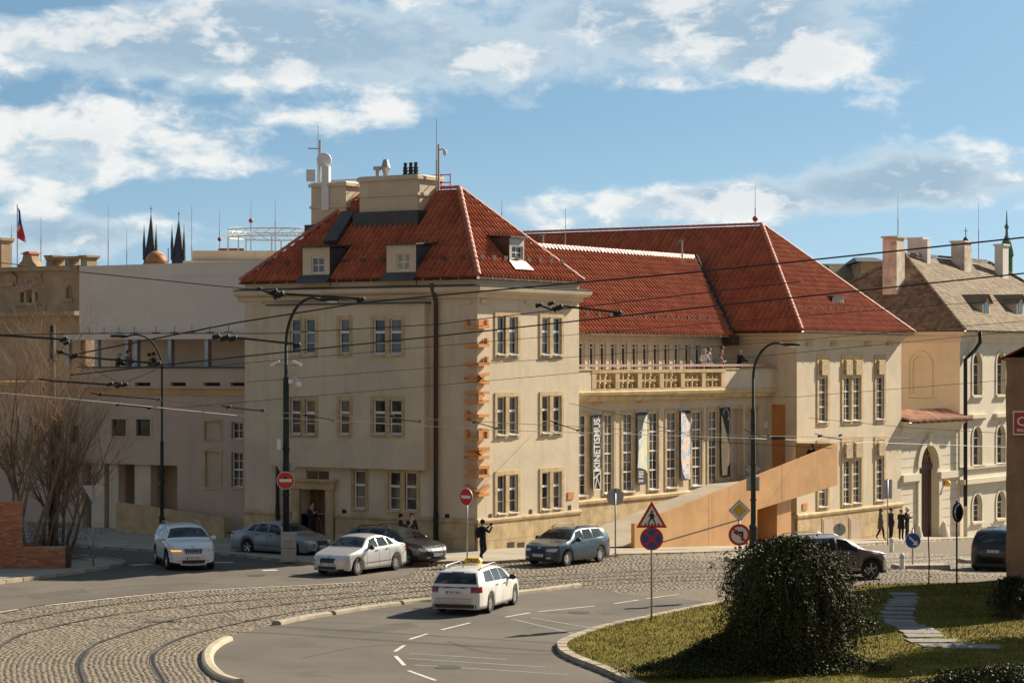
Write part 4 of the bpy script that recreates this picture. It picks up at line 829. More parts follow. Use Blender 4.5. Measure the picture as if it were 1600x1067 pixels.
# ------------------------------------------------------------------ pavilion
Pb = Bld('pavilion', 'tall beige pavilion with carved window heads and steep red hip roof behind ramp', t_end, 0); PT1 = 42.8; PE = 9.66; PD = 28
fp = Fac(Pb, 'A', 0.); fq = Fac(Pb, 'B', t_end); ppz = fp.px(1247, 804)[1]; opsP = []
zt1, zb1, zt2, zb2 = fp.px(1285, 553.5)[1], fp.px(1285, 664.5)[1], fp.px(1285, 686)[1], fp.px(1285, 797)[1]
grid6 = ((1/6, .022), (2/6, .08), (.5, .022), (4/6, .08), (5/6, .022))
CARV = mat('carved_relief_stone', (.47, .36, .22), .95, .35, 7, 1., 11)
for zt_, zb_ in ((zt1, zb1), (zt2, zb2)):
    for u0, u1, n in ((1276, 1295, 1), (1314.5, 1347.5, 2), (1366, 1383, 1)):
        x0, x1 = fp.px(u0, 600)[0], fp.px(u1, 600)[0]; sur = .22; ow = round(((x1-x0)-2*sur-(n-1)*.24)/n, 2); hd = 1.02
        oh = round(zt_-zb_-hd-sur-.2, 2); opsP += window(fp, x0+sur, zb_+.2, ow, oh, n, .24, sur, .05, .15, grid6, 2, PANE, head=hd, panes=False)
        for k in range(n): link('carved_block', MB().frus(-.42, .42, -.42, .42, 0, .16, .03, .03), CARV, Pb.o, M=fp.M @ Matrix.Translation((x0+sur+ow/2+k*(ow+.24), -.01, zb_+.2+oh+.52)) @ Matrix.Rotation(R(90), 4, 'X'))
dxa, dxb = fq.px(1205, 680)[0], fq.px(1227, 680)[0]; dz1 = fq.px(1215, 632)[1]
mb = MB(); wall(mb, fp.M, t_end, PT1, ppz-.05, PE, opsP); wall(mb, fq.M, -PD, 0, -2, PE, [(-(Bw(1205, t_end)), -(Bw(1227, t_end)), .5, dz1, 0, .12)]); back_walls(mb, 0, PT1-t_end, 0, PD, -2.5, PE, 'RB'); Pb.part('wall', mb, STUCCO)
d = Pb.part('entrance_door', MB().box(dxa, dxb, .10, .13, .5, dz1, 0, fq.M), CORTEN); link('door_transom', MB().box(dxa, dxb, .06, .12, fq.px(1215, 683)[1]-.1, fq.px(1215, 683)[1]+.05, 0, fq.M), BROWNM, d)
x, z = fq.px(1197, 663); 
link('alarm_box', MB().box(-.15, .15, -.1, .02, -.18, .18), WHITEP, Mb.o, M=fm.M @ Matrix.Translation((fm.px(1196, 663)[0], 0, fm.px(1196, 663)[1])))
base_course(Pb, fp.M, t_end-.05, PT1+.07, gzt(36)-.6, ppz, rows=3, L=1.5); strake(Pb, [(0, 1.6), (0, 0), (PT1-t_end+.07, 0)], 'plinth_moulding', SAND, [(0, ppz-.18), (.12, ppz-.17), (.15, ppz-.05), (.1, ppz+.03), (0, ppz+.05)])
for u, v, s in ((1292, 829, 1), (1334, 828, 1)):
    x, z = fp.px(u, v); h = link('cellar_hatch', MB().box(-.75, .75, -.10, .02, -.75, .75), SAND, Pb.o, M=fp.M @ Matrix.Translation((x, 0, z))); link('hatch_leaf', MB().box(-.60, .60, -.115, -.08, -.7, .62), STUCCO2, h)
x, z = fp.px(1257, 791); link('name_plate', MB().box(-.26, .26, -.04, .02, -.17, .17), LETTER, Pb.o, M=fp.M @ Matrix.Translation((x, 0, z)))
strake(Pb, [(0, 3.4), (0, 0), (PT1-t_end, 0), (PT1-t_end, 4)], 'cornice', STUCCO, [(0, PE-.42), (.12, PE-.40), (.16, PE-.22), (.40, PE-.16), (.42, PE-.06), (0, PE-.05)])
for u in (1264, 1302, 1355, 1390): x, z = fp.px(u, 537.5); link('wall_block', MB().box(-.35, .35, -.12, .02, -.09, .09), SAND, Pb.o, M=fp.M @ Matrix.Translation((x, 0, z)))
PO = .55; hip_roof(Pb, -PO, PT1-t_end+PO, -PO, PD, PE+.05, 'y', 5.5, PD-5.5, 15.7, show='AB', tw_=.34, th_=.38)
gutter(Pb, (-PO, -PO-.06, PE+.05), (PT1-t_end+PO, -PO-.06, PE+.05)); gutter(Pb, (-PO-.06, 3.0, PE+.05), (-PO-.06, -PO, PE+.05), m=BROWNM)
Pb.part('eave_board', MB().box(-PO, PT1-t_end+PO, -PO, PD, PE-.045, PE+.0), BROWNM)
dormer(Pb, fp, 1300.5, 1318.5, 465, 492, 1.0, 1.4, (1303, 1316, 474, 489), m=ZINC, sidem=BROWNM)
# snow guards: small rows of hooks near the eaves
def guards(b, p, q, sdv, n):
    p, q = Vector(p), Vector(q)
    for i in range(n): c = p+(q-p)*(i+.5)/n; link('snow_hook', cached(('hook',), lambda: MB().box(-.14, .14, -.02, .02, 0, .16), BROWNM), None, b.o, M=Matrix.Translation(c) @ Matrix.Rotation(math.atan2((q-p).y, (q-p).x), 4, 'Z'))
guards(W, (.4, .35, 12.5), (7.7, .35, 12.5), None, 8); guards(W, (.35, 12.2, 12.45), (.35, .4, 12.45), None, 11); guards(Pb, (.8, .6, 10.9), (12.4, .6, 10.9), None, 12); guards(Mb, (0, ew-MW+.75, ME+.85), (20, ew-MW+.75, ME+.85), None, 18)
# ------------------------------------------------------------------ copper ramp
RWL = -2.5; fr = lambda: None
def rt(u): return At(u, RWL)
def rz(u, v): return zat(v, tw(At(u, RWL), RWL))
ramp = thing('entrance_ramp', 'copper clad ramp with sloping solid parapet rising past the gallery wing', 'ramp', tuple(tw(rt(993), RWL))+(gzt(rt(993)),), TH)
ra0 = rt(993); Rm = Matrix.Translation((-ra0, -RWL, -gzt(ra0)))
tA, zA = rt(993), rz(993, 818); tZ, zZ = rt(1307), rz(1307, 693); zU = rz(1307, 758); tm, zm = rt(1183), rz(1183, 796)
def top(t): return zA+(zZ-zA)*(t-tA)/(tZ-tA)
def bot(t): return gzt(t)-.3 if t < tm else zm+(zU-zm)*(t-tm)/(tZ-tm)
cuts = [tA, rt(1107), rt(1221), tZ]
for i in range(3):
    a, c = cuts[i]+.012, cuts[i+1]-.012; pol = [(a, bot(a))]+([(tm, gzt(tm)-.3), (tm+.02, zm)] if a < tm < c else [])+[(c, bot(c)), (c, top(c)), (a, top(a))]
    link('copper_panel', MB().prism(pol, RWL, RWL+.10, 1, 0, Rm), COPPER, ramp)
sb = [(tA+1.5, gzt(tA)+.15), (rt(1160), rz(1160, 811)), (rt(1160), rz(1160, 809)), (tA+1.5, gzt(tA)+.20)]; link('panel_seam', MB().prism(sb, RWL-.012, RWL+.01, 1, 0, Rm), BROWNM, ramp)
link('ramp_end', MB().prism([(tZ-.012, bot(tZ)), (tZ+.1, bot(tZ)), (tZ+.1, top(tZ)), (tZ-.012, top(tZ))], RWL, -.15, 1, 0, Rm), COPPER, ramp)
link('ramp_start', MB().box(tA-.12, tA+.012, RWL-.02, RWL+.16, gzt(tA)-.3, zA+.02, 0, Rm), COPPER, ramp)
def fl(t): return max(min(top(t)-1.02, 2.1), gzt(t)+.14)
ts = [tA-4, tA, tA+2, tm, 22.8, tZ-.1]; zf = [gzt(ts[0])+.124]+[fl(q) for q in ts[1:]]
mb = MB()
for i in range(5):
    a, c = ts[i], ts[i+1]; wb = MW if c < t_end-1 else MW
    w1 = -.02 if c > t_end else MW
    mb.add([(a, RWL+.10 if a > tA-2 else RWL+2.2, zf[i]), (c, RWL+.10 if c > tA-2 else RWL, zf[i+1]), (c, w1, zf[i+1]), (a, MW, zf[i])], [(0,1,2,3)], 0, Rm)
link('ramp_floor', mb, PAVE, ramp)
mb = MB(); tp = rt(1246); tq = rt(1224); mb.box(tq, tp, RWL+.35, -.2, gzt(tp)-.6, bot(tq)+.05, 0, Rm); mb.box(tm-.2, tm, RWL+.1, -.1, gzt(tm)-.4, bot(tm+.1), 0, Rm); mb.box(tm, tq, -.6, -.45, gzt(tm)-.6, bot(tq)+.05, 0, Rm); link('ramp_pier', mb, COPPER, ramp)
mb = MB(); mb.prism([(tm, bot(tm+.01)), (tZ, bot(tZ)), (tZ, bot(tZ)+.12), (tm, bot(tm+.01)+.12)], RWL+.1, -.05, 1, 0, Rm); link('ramp_soffit', mb, COPPER, ramp)
# ------------------------------------------------------------------ shaded annex on the left
LT = 1.5; Lb = Bld('annex', 'shaded beige annex with terrace and white upper box left of corner building', LT, 12.7); fl_ = Fac(Lb, 'B', LT)
wl = Bw(125, LT); opsL = []
zpar, zled, zcop = fl_.px(250, 575)[1], fl_.px(250, 606)[1], fl_.px(250, 617)[1]
for u0, u1, v0, v1, blind in ((172, 200, 651, 685, 0), (210, 238, 651, 685, 0), (317, 347, 654, 690, 1), (359, 383, 655, 690, 2), (318, 347, 701, 765, 1), (359, 383, 702, 765, 2)):
    x0, x1, z0, z1 = fl_.rect(u0, u1, v0, v1); s = .12
    if blind == 1:
        opsL.append((x0+s, x1-s, z0+s, z1-s, 0, .10)); b_ = MB(); b_.box(x0+s, x1-s, .09, .10, z0+s, z1-s); bl = link('blind_window', b_, STUCCO2, Lb.o, M=fl_.M); sb = MB(); sb.box(x0, x0+s, -.03, .02, z0, z1); sb.box(x1-s, x1, -.03, .02, z0, z1); sb.box(x0+s, x1-s, -.03, .02, z0, z0+s); sb.box(x0+s, x1-s, -.03, .02, z1-s, z1); link('surround', sb, SAND, bl)
    else:
        lg = ((.5, .03),) if blind == 2 and v1-v0 < 50 else (((.25, .03), (.5, .07), (.75, .03)) if blind == 2 else ())
        opsL += window(fl_, x0+s, z0+s, round(x1-x0-2*s, 2), round(z1-z0-2*s, 2), 1, .2, s, .03, .18, lg, 2 if blind == 2 else 1, PANE_D, panes=False, sill=False, frame=WHITEP if blind == 2 else BROWNM, surm=STUCCO2)
for u0, u1 in ((172, 197), (211, 235), (266.5, 290.5), (318, 344), (360, 382)):
    x0, x1, z0, z1 = fl_.rect(u0, u1, 597.5, 603); opsL.append((x0, x1, z0, z1, 0, .25)); link('terrace_slot', MB().box(x0, x1, .24, .26, z0, z1), DARKIN, Lb.o, M=fl_.M)
px0, px1, pz1 = fl_.px(128, 725)[0], fl_.px(277, 725)[0], fl_.px(200, 725)[1]; opsL.append((px0, px1, -.5, pz1, 0, 1.6))
mb = MB(); wall(mb, fl_.M, -wl, -WW+.3, -.5, zpar, opsL); mb.box(-wl, -WW, .0, .22, zpar-.01, zpar, 0, fl_.M)
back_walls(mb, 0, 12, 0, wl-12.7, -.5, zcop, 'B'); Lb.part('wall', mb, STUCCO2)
Lb.part('porch_wall', MB().box(px0, px1, 1.58, 1.62, -.5, pz1, 0, fl_.M), STUCCO2)
for u, s in ((146, .42), (171, .30), (216, .5)): x = fl_.px(u, 780)[0]; Lb.part('porch_column', MB().box(x-s, x+s, .3, .8, -.5, pz1, 0, fl_.M), STUCCO)
for u0, u1, v0, v1 in ((136, 152, 727, 760), (236, 252, 730, 758)): x0, x1, z0, z1 = Fac(Lb, 'B', LT+1.5).rect(u0, u1, v0, v1); Lb.part('porch_window', MB().box(x0, x1, 1.48, 1.56, z0, z1, 0, fl_.M), PANE_D)
Lb.part('terrace_coping', MB().box(-wl-.1, -WW+.3, -.08, .3, zpar, zpar+.07, 0, fl_.M), BROWNM); Lb.part('ledge', MB().box(-wl-.1, -WW+.3, -.14, .02, zled-.02, zled+.06, 0, fl_.M), STUCCO2)
Lb.part('copper_band', MB().box(-wl-.1, -WW+.3, -.05, .02, zcop, zled-.03, 0, fl_.M), COPPER)
Lb.part('terrace_floor', MB().box(-wl, -WW, .2, 6, zpar-1.05, zpar-.95, 0, fl_.M), PAVE)
ramp_l = Lb.part('ramp_wall', MB().prism([(fl_.px(215, 780)[0], -.5), (fl_.px(383, 798)[0], -.5), (fl_.px(383, 798)[0], fl_.px(383, 806)[1]), (fl_.px(215, 780)[0], fl_.px(215, 782)[1])], -1.5, -1.2, 1, 0, fl_.M), SAND)
# white upper box over a loggia
UT = LT+2.6; fw = Fac(Lb, 'B', UT); zb0, zb1 = fw.px(250, 526)[1], fw.px(125, 416)[1]; xw0, xw1 = fw.px(124, 480)[0], -WW+2.0; xs = fw.px(243, 480)[0]
mb = MB(); mb.box(xw0, xw1, 0, 9, zb0, zb1, 0, fw.M); ub = Lb.part('upper_box', mb, PANEL_W)
link('upper_box_step', MB().box(xs, xw1, -.35, .002, zb0+.003, fw.px(300, 433)[1], 0, fw.M), PANEL_W, ub)
link('slab_edge', MB().box(xw0-.2, xw1, -.9, -.003, zb0-.14, zb0+.14, 0, fw.M), PANEL_W, ub)
Lb.part('loggia_wall', MB().box(xw0, xw1, 1.6, 1.7, zpar-1, zb0, 0, fw.M), PANEL_W)
for u in (120.5, 166, 213, 227, 280, 337.5): x = fw.px(u, 550)[0]; Lb.part('loggia_column', MB().box(x-.11, x+.11, -.7, -.45, zpar-1, zb0-.142, 0, fw.M), GALV)
for u in (157, 180, 203, 227, 261, 290, 317, 345, 374): x = fw.px(u, 522)[0]; Lb.part('slab_spike', MB().box(x-.18, x+.18, -.9, -.7, zb0+.16, zb0+.2, 0, fw.M).box(x-.012, x+.012, -.8, -.78, zb0+.14, zb0+.5, 0, fw.M), BROWNM)
# ------------------------------------------------------------------ old house with the crenellated gable
OT = 13.; Ob = Bld('old_house', 'weathered old house with stepped attic gable behind bare trees on far left', OT, 30); fo_ = Fac(Ob, 'B', OT)
x0, x1 = fo_.px(-60, 600)[0], fo_.px(126, 600)[0]; zt = fo_.px(60, 423)[1]; ops = []
for u0, u1, v0, v1, ar in ((31, 37, 457, 473, 0), (41, 50, 452, 473, 0), (54, 59, 457, 473, 0), (103, 113, 445, 466, 1)):
    a, b_, c, d = fo_.rect(u0, u1, v0, v1); ops.append((a, b_, c, d, ar, .25)); wn = link('window', MB().box(a-.1, b_+.1, -.12, .05, c-.18, c, 0, fo_.M), OLDW, Ob.o); link('pane', MB().box(a, b_, .2, .22, c, d, 0, fo_.M), PANE_D if not ar else OLDW, wn)
for u0, u1, v0, v1 in ((88, 97, 664, 690), (111, 122, 664, 692), (110, 121, 720, 755), (88, 97, 720, 755), (60, 70, 664, 690)):
    a, b_, c, d = fo_.rect(u0, u1, v0, v1); ops.append((a, b_, c, d, 0, .2)); wn = link('window', MB().box(a-.12, b_+.12, -.06, .02, c-.14, c, 0, fo_.M).box(a-.12, a, -.06, .02, c, d+.12, 0, fo_.M).box(b_, b_+.12, -.06, .02, c, d+.12, 0, fo_.M).box(a, b_, -.06, .02, d, d+.12, 0, fo_.M), STUCCO2, Ob.o); link('pane', MB().box(a, b_, .16, .18, c, d, 0, fo_.M), PANE_D, wn)
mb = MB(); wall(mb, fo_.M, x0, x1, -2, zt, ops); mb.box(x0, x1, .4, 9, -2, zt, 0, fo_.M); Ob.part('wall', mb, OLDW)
for v, d in ((421, .3), (443.5, .22), (491, .5), (601, .3)): z = fo_.px(50, v)[1]; Ob.part('string_course', MB().box(x0, fo_.px(126 if v != 443.5 else 24, v)[0], -d, .02, z-.10, z+.14, 0, fo_.M), OLDW if v < 600 else COPPER)
def bx(u0, u1, v0, v1, d0=-.1, d1=.7, m=OLDW, nm='merlon'): a, b_, c, d = fo_.rect(u0, u1, v0, v1); return Ob.part(nm, MB().box(a, b_, d0, d1, c, d, 0, fo_.M), m)
bx(74, 86, 402, 423); bx(103, 110, 402, 423); bx(128, 138, 402, 424); bx(74, 139, 401, 405, -.2, .8); bx(73, 87, 399, 402, -.25, .85); bx(127, 140, 399, 402, -.25, .85); bx(-60, 4, 376, 423); bx(-60, 6, 373, 377, -.25, .85)
g = MB(); pts = [(26, 422), (31, 413), (36, 408), (38, 400), (38, 396), (51, 396), (51, 400), (53, 408), (58, 414), (64, 422)]; g.prism([(fo_.px(u, v)[0], fo_.px(u, v)[1]) for u, v in pts], -.1, .5, 1, 0, fo_.M); gb = Ob.part('gable', g, OLDW)
a, b_, c, d = fo_.rect(37, 52, 393, 397); link('gable_cap', MB().frus(a, b_, -.3, .7, c, d, .25, .2, 0, fo_.M), TILE, gb)
g = MB(); arc = [fo_.px(u, v) for u, v in ((2, 444), (5, 434), (12, 428), (20, 426), (27, 432), (27, 444))]; g.prism(arc, -.12, .05, 1, 0, fo_.M); Ob.part('gable_scroll', g, OLDW)
a, b_, c, d = fo_.rect(28, 66, 430, 456); Ob.part('exposed_masonry', MB().prism([(a, c+.3), (a+.4, c), (b_, c+.5), (b_, d), (a+.8, d-.1)], -.05, .02, 1, 0, fo_.M), mat('exposed_rubble', (.33, .22, .16), .95, .4, 5, .8, 9))
# lower neighbour between the old house and the annex, hidden behind twigs
Hb = Bld('side_house', 'low shaded house with small windows behind the bare trees', LT+4, wl+.5); fh = Fac(Hb, 'B', LT+4.); x0, x1 = fh.px(-40, 700)[0], fh.px(127, 700)[0]; ops = []
for u0, u1, v0, v1 in ((87, 97, 664, 690), (110, 123, 664, 692), (108, 121, 718, 756), (86, 96, 718, 756), (52, 62, 664, 690)):
    a, b_, c, d = fh.rect(u0, u1, v0, v1); ops.append((a, b_, c, d, 0, .2)); wn = link('window', MB().box(a-.12, a, -.04, .02, c-.12, d+.12, 0, fh.M).box(b_, b_+.12, -.04, .02, c-.12, d+.12, 0, fh.M).box(a, b_, -.04, .02, d, d+.12, 0, fh.M).box(a, b_, -.04, .02, c-.12, c, 0, fh.M), SAND, Hb.o); link('pane', MB().box(a, b_, .15, .17, c, d, 0, fh.M), PANE_D, wn)
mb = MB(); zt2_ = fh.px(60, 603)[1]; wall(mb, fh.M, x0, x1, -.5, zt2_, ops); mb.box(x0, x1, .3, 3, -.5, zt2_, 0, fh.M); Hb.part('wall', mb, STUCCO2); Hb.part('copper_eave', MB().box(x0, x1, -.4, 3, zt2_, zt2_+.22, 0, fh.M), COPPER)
# ------------------------------------------------------------------ right: gate, yellow-sided house
NT0 = 51.2; Nb = Bld('arched_house', 'cream house with arched windows, yellow side wall and brown tiled roof', NT0, 0); fn, fy = Fac(Nb, 'A', 0.), Fac(Nb, 'B', NT0); NE = fn.px(1505, 517)[1]; NL = 26; ND = 12.8; ops = []
ngz = gzt(NT0)-1.2; zc1, zc2 = fn.px(1520, 730)[1], fn.px(1520, 751)[1]
def arched(b, fc, x0, x1, z0, z1, m=PLASTER_W, sur=.16, fm_=WHITEP, bars_=True):
    r_ = (x1-x0)/2; xc = (x0+x1)/2; zc = z1-r_; pr = [(x0-sur, z0-.1)]+[(xc-(r_+sur)*math.cos(math.pi*k/12), zc+(r_+sur)*math.sin(math.pi*k/12)) for k in range(13)]+[(x1+sur, z0-.1), (x1, z0-.1)]+[(xc+r_*math.cos(math.pi*k/12), zc+r_*math.sin(math.pi*k/12)) for k in range(13)]+[(x0, z0-.1)]
    mb = MB(); n = len(pr); k = n//2
    for i in range(k-1):
        p = [pr[i], pr[i+1], pr[n-2-i], pr[n-1-i]]; mb.prism(p, -.05, .03, 1, 0, fc.M)
    wn = link('window', mb, m, b.o); rec = .28
    pn = MB(); pn.prism([(x0, z0)]+[(xc-r_*math.cos(math.pi*k/10), zc+r_*math.sin(math.pi*k/10)) for k in range(11)]+[(x1, z0)], rec-.02, rec, 1, 0, fc.M); link('pane', pn, PANE_D, wn)
    fb_ = MB(); fb_.box(xc-.03, xc+.03, rec-.06, rec-.02, z0, z1-.02, 0, fc.M); fb_.box(x0, x1, rec-.08, rec-.02, zc-.04, zc+.04, 0, fc.M)
    for q in (x0, x1-.05): fb_.box(q, q+.05, rec-.06, rec-.02, z0, zc, 0, fc.M)
    for q in (.33, .66): fb_.box(x0, x1, rec-.05, rec-.02, z0+(zc-z0)*q-.015, z0+(zc-z0)*q+.015, 0, fc.M)
    link('frame', fb_, fm_, wn); link('sill', MB().box(x0-.2, x1+.2, -.16, .25, z0-.16, z0-.02, 0, fc.M), m, wn)
    return (x0, x1, z0, z1, 1, rec)
for k in range(6):
    xa = fn.px(1519.5, 600)[0]+k*3.75; wd = 1.42
    for v0, v1 in ((551, 617), (666, 726), (771, 814)): z1, z0 = fn.px(1526, v0)[1], fn.px(1526, v1)[1]; ops.append(arched(Nb, fn, xa, xa+wd, z0, z1, PLASTER_W))
    zh = fn.px(1526, 653)[1]; Nb.part('window_hood', MB().box(xa-.5, xa+wd+.5, -.26, .02, zh, zh+.22, 0, fn.M).box(xa-.38, xa+wd+.38, -.14, .02, zh-.14, zh, 0, fn.M), PLASTER_W)
opy = []; bx0, bx1, bz0, bz1 = fy.rect(1420, 1456, 549, 620)
mb = MB(); wall(mb, fn.M, NT0, NT0+NL, ngz, NE, ops, .28); Nb.part('front_wall', mb, PLASTER_W)
mb = MB(); wall(mb, fy.M, -ND, 0, ngz, NE, [(bx0+.25, bx1-.25, bz0+.2, bz1-.25, 1, .10)]); back_walls(mb, 0, NL, 0, ND, ngz, NE, 'RB'); ys = Nb.part('side_wall', mb, PLASTER_Y); ab = MB(); ab.prism([(bx0, bz0)]+[((bx0+bx1)/2-(bx1-bx0)/2*math.cos(math.pi*k/12), bz1-(bx1-bx0)/2+(bx1-bx0)/2*math.sin(math.pi*k/12)) for k in range(13)]+[(bx1, bz0)], .085, .095, 1, 0, fy.M); link('blind_arch', ab, PLASTER_Y, ys)
r_ = (bx1-bx0)/2; xc = (bx0+bx1)/2; zc = bz1-r_; mb = MB(); pr = [(bx0, bz0)]+[(xc-r_*math.cos(math.pi*k/12), zc+r_*math.sin(math.pi*k/12)) for k in range(13)]+[(bx1, bz0)]
for p, q in zip(pr, pr[1:]+pr[:1]): mb.tube([fy.M @ Vector((p[0], -.0, p[1])), fy.M @ Vector((q[0], -.0, q[1]))], .09, 5)
link('arch_moulding', mb, PLASTER_Y, ys)
for z, d, h in ((zc1, .16, .16), (zc2, .32, .3)): Nb.part('string_course', MB().box(NT0-.02, NT0+NL, -d, .02, z-h/2, z+h/2, 0, fn.M), PLASTER_W)
strake(Nb, [(0, ND), (0, 0), (NL, 0)], 'cornice', PLASTER_W, [(0, NE-.7), (.10, NE-.68), (.14, NE-.35), (.40, NE-.22), (.45, NE-.05), (0, NE-.02)])
hip_roof(Nb, -.5, NL+.5, -.5, ND+.5, NE+.02, 'x', 6.2, NL-6.2, 14.85, m=TILE_B, flat=True, show='AB', tw_=.24, th_=.28, under=TILE_B, ridge_m=TILE_B)
gutter(Nb, (-.5, -.56, NE+.02), (NL, -.56, NE+.02), m=BROWNM)
mb = MB(); p = lambda x, y, z: fn.M @ Vector((x, y, z)); x = NT0+1.9; x2 = NT0+.25; mb.tube([p(x, -.5, NE), p(x, -.5, NE-.7), p(x-.5, -.35, NE-1.2), p(x2, -.25, NE-1.7), p(x2, -.25, fn.px(1503, 790)[1])], .12, 8); Nb.part('downpipe', mb, BLACK, smooth=True)
Nb.part('downpipe_foot', MB().tube([p(x2, -.25, fn.px(1503, 790)[1]), p(x2, -.25, ngz)], .13, 8), PLASTER_W)
OLDC = mat('old_chimney_plaster', (.58, .50, .40), .95, .25, 1.4, .5, 8, spots=.8, spcol=(.42, .21, .09), spscale=1.1, streak=.6, scol=(.10, .08, .07))
WHC = mat('white_chimney', (.68, .64, .58), .9, .06, 1, streak=.3, scol=(.45, .40, .33))
def nchim(u0, u1, v0, v1, t_, m, dpt=1.1, cap=True):
    f_ = Fac(Nb, 'B', t_); x0, x1, z0, z1 = f_.rect(u0, u1, v0, v1); c = Nb.part('chimney', MB().box(x0, x1, 0, dpt, z0-.8, z1, 0, f_.M), m)
    if cap: link('chimney_cap', MB().box(x0-.08, x1+.08, -.08, dpt+.08, z1, z1+.12, 0, f_.M), m, c)
nchim(1379, 1401, 372, 440, NT0+2.4, OLDC, 1.2); nchim(1418, 1441, 374, 420, NT0+8.5, WHC, 1.0); nchim(1441, 1449, 376, 424, NT0+8.2, WHC, .5, False); nchim(1486, 1507, 379, 421, NT0+13, OLDC, 1.2); nchim(1554, 1567, 384, 426, NT0+18.5, WHC, 1.0)
for u in (1545, 1598): # side-lit gabled dormers
    f_ = Fac(Nb, 'A', 1.1); x, z0 = f_.px(u-4, 492); z1 = f_.px(u-4, 468)[1]; h = z1-z0
    mb = MB(); mb.prism([(x-.55, z0-.4), (x+.55, z0-.4), (x+.55, z1-.15), (x, z1+.3), (x-.55, z1-.15)], 0, 3.0, 1, 0, f_.M); d = Nb.part('dormer', mb, PLASTER_W); link('dormer_roof', MB().add([(x-.75,-.2,z1-.28),(x,-.2,z1+.34),(x,3.4,z1+.34),(x-.75,3.4,z1-.28),(x+.75,-.2,z1-.28),(x+.75,3.4,z1-.28)], [(0,1,2,3),(1,4,5,2)], 0, f_.M), TILE_B, d); link('pane', MB().box(x-.38, x+.38, -.03, .01, z0+.1, z1-.2, 0, f_.M), PANE_D, d)
# gate building between pavilion and house
Gb = Bld('gateway', 'cream gateway wall with arched brown gate and small tiled roof', PT1, 0, 'gate'); fg = Fac(Gb, 'A', .05); GT = fg.px(1450, 655)[1]; gx0, gx1 = fg.px(1436.5, 780)[0], fg.px(1464.5, 780)[0]; gz1 = fg.px(1450, 695)[1]
mb = MB(); wall(mb, fg.M, PT1+.02, NT0+.1, ngz, GT, [(gx0, gx1, ngz, gz1, 1, .45)], .45); back_walls(mb, 0, NT0-PT1, .9, 1.0, ngz, GT, 'B'); Gb.part('wall', mb, PLASTER_W)
zcap0, zcap1 = fg.px(1420, 752)[1], fg.px(1420, 741)[1]
for a, c in ((PT1+.02, gx0-.15), (gx1+.15, NT0+.1)): Gb.part('impost_band', MB().box(a, c, -.2, .02, zcap0, zcap1, 0, fg.M), PLASTER_W)
nj = int((zcap0-ngz)/.52)
for k in range(1, 26):                                        # grooves of the rustication
    z = ngz+.52*k
    if z < GT-.3 and not zcap0-.1 < z < zcap1+.1:
        for a, c in ((PT1+.04, gx0-.42), (gx1+.42, NT0)): Gb.part('rustication_joint', MB().box(a, c, -.012, .01, z-.018, z+.018, 0, fg.M), STUCCO2)
xc = (gx0+gx1)/2; r_ = (gx1-gx0)/2; zc = gz1-r_; mb = MB(); nk = 14
for k in range(nk):
    a0, a1 = math.pi*k/nk, math.pi*(k+1)/nk; P4 = [(xc-rr*math.cos(a), zc+rr*math.sin(a)) for rr, a in ((r_, a0), (r_, a1), (r_+.42, a1), (r_+.42, a0))]; Gb.part('voussoir', MB().prism(P4, -.13, .03, 1, 0, fg.M), PLASTER_W)
for a, c in ((gx0-.42, gx0), (gx1, gx1+.42)): Gb.part('jamb', MB().box(a, c, -.13, .03, ngz, zcap0, 0, fg.M), PLASTER_W)
Gb.part('keystone', MB().frus(-.2, .2, -.2, .2, 0, .7, -.06, 0, 0, fg.M @ Matrix.Translation((xc, 0, gz1-.05))), PLASTER_W)
gm = mat('dark_brown_gate', (.075, .028, .018), .6, .2, 4, .15, 14); zf_ = zc-.15; gt = Gb.part('gate_leaf', MB().box(gx0, gx1, .38, .44, ngz, zf_, 0, fg.M), gm)
for k in range(1, 7): x = gx0+(gx1-gx0)*k/7; link('gate_board', MB().box(x-.02, x+.02, .365, .385, ngz, zf_-.1, 0, fg.M), gm, gt)
link('gate_head', MB().box(gx0, gx1, .3, .5, zf_, zf_+.3, 0, fg.M), gm, gt)
fn_ = MB(); fn_.prism([(gx0, zf_+.3)]+[(xc-r_*math.cos(math.pi*k/12), zc+r_*math.sin(math.pi*k/12)) for k in range(13)]+[(gx1, zf_+.3)], .40, .44, 1, 0, fg.M); fan = Gb.part('fanlight', fn_, DARKIN); lt = MB()
GRID = mat('fanlight_bars', (.42, .26, .12), .6, .1, 3)
for k in range(-5, 9):
    for s in (1, -1):
        x = xc+s*(k*.38-.9); a = Vector((x, zf_+.32)); b_ = Vector((x+s*1.2, zf_+2.4)); seg = [a+(b_-a)*q/24 for q in range(25)]; seg = [q for q in seg if abs(q.x-xc) < r_-.08 and (q.y < zc or (q-Vector((xc, zc))).length < r_-.08)]
        if len(seg) > 1: lt.tube([fg.M @ Vector((seg[0].x, .39, seg[0].y)), fg.M @ Vector((seg[-1].x, .39, seg[-1].y))], .022, 4)
link('fanlight_lattice', lt, GRID, fan); link('fanlight_mullion', MB().box(xc-.09, xc+.09, .34, .42, zf_+.3, gz1-.05, 0, fg.M), gm, fan)
for x in (gx0-.55, gx1+.55): Gb.part('guard_stone', MB().lathe([(.5, ngz), (.48, ngz+.5), (.36, ngz+1.5), (.14, ngz+2.3), (.02, ngz+2.4)], 12, 0, fg.M @ Matrix.Translation((x, -.15, 0))), PLASTER_W)
ov_ = .55; sl = Vector((0, 1.6, .55)); e0 = fg.M @ Vector((PT1+.05, -ov_, GT-.06)); tile_slope(Gb, [(0, 0), (NT0-PT1+.6, 0), (NT0-PT1+.6, sl.length), (0, sl.length)], e0, (1, 0, 0), sl, None, tw_=.24, th_=.4, m=mat('pale_clay_tile', (.50, .25, .15), .85, .2, 2, .3, 30, rnd=.25))
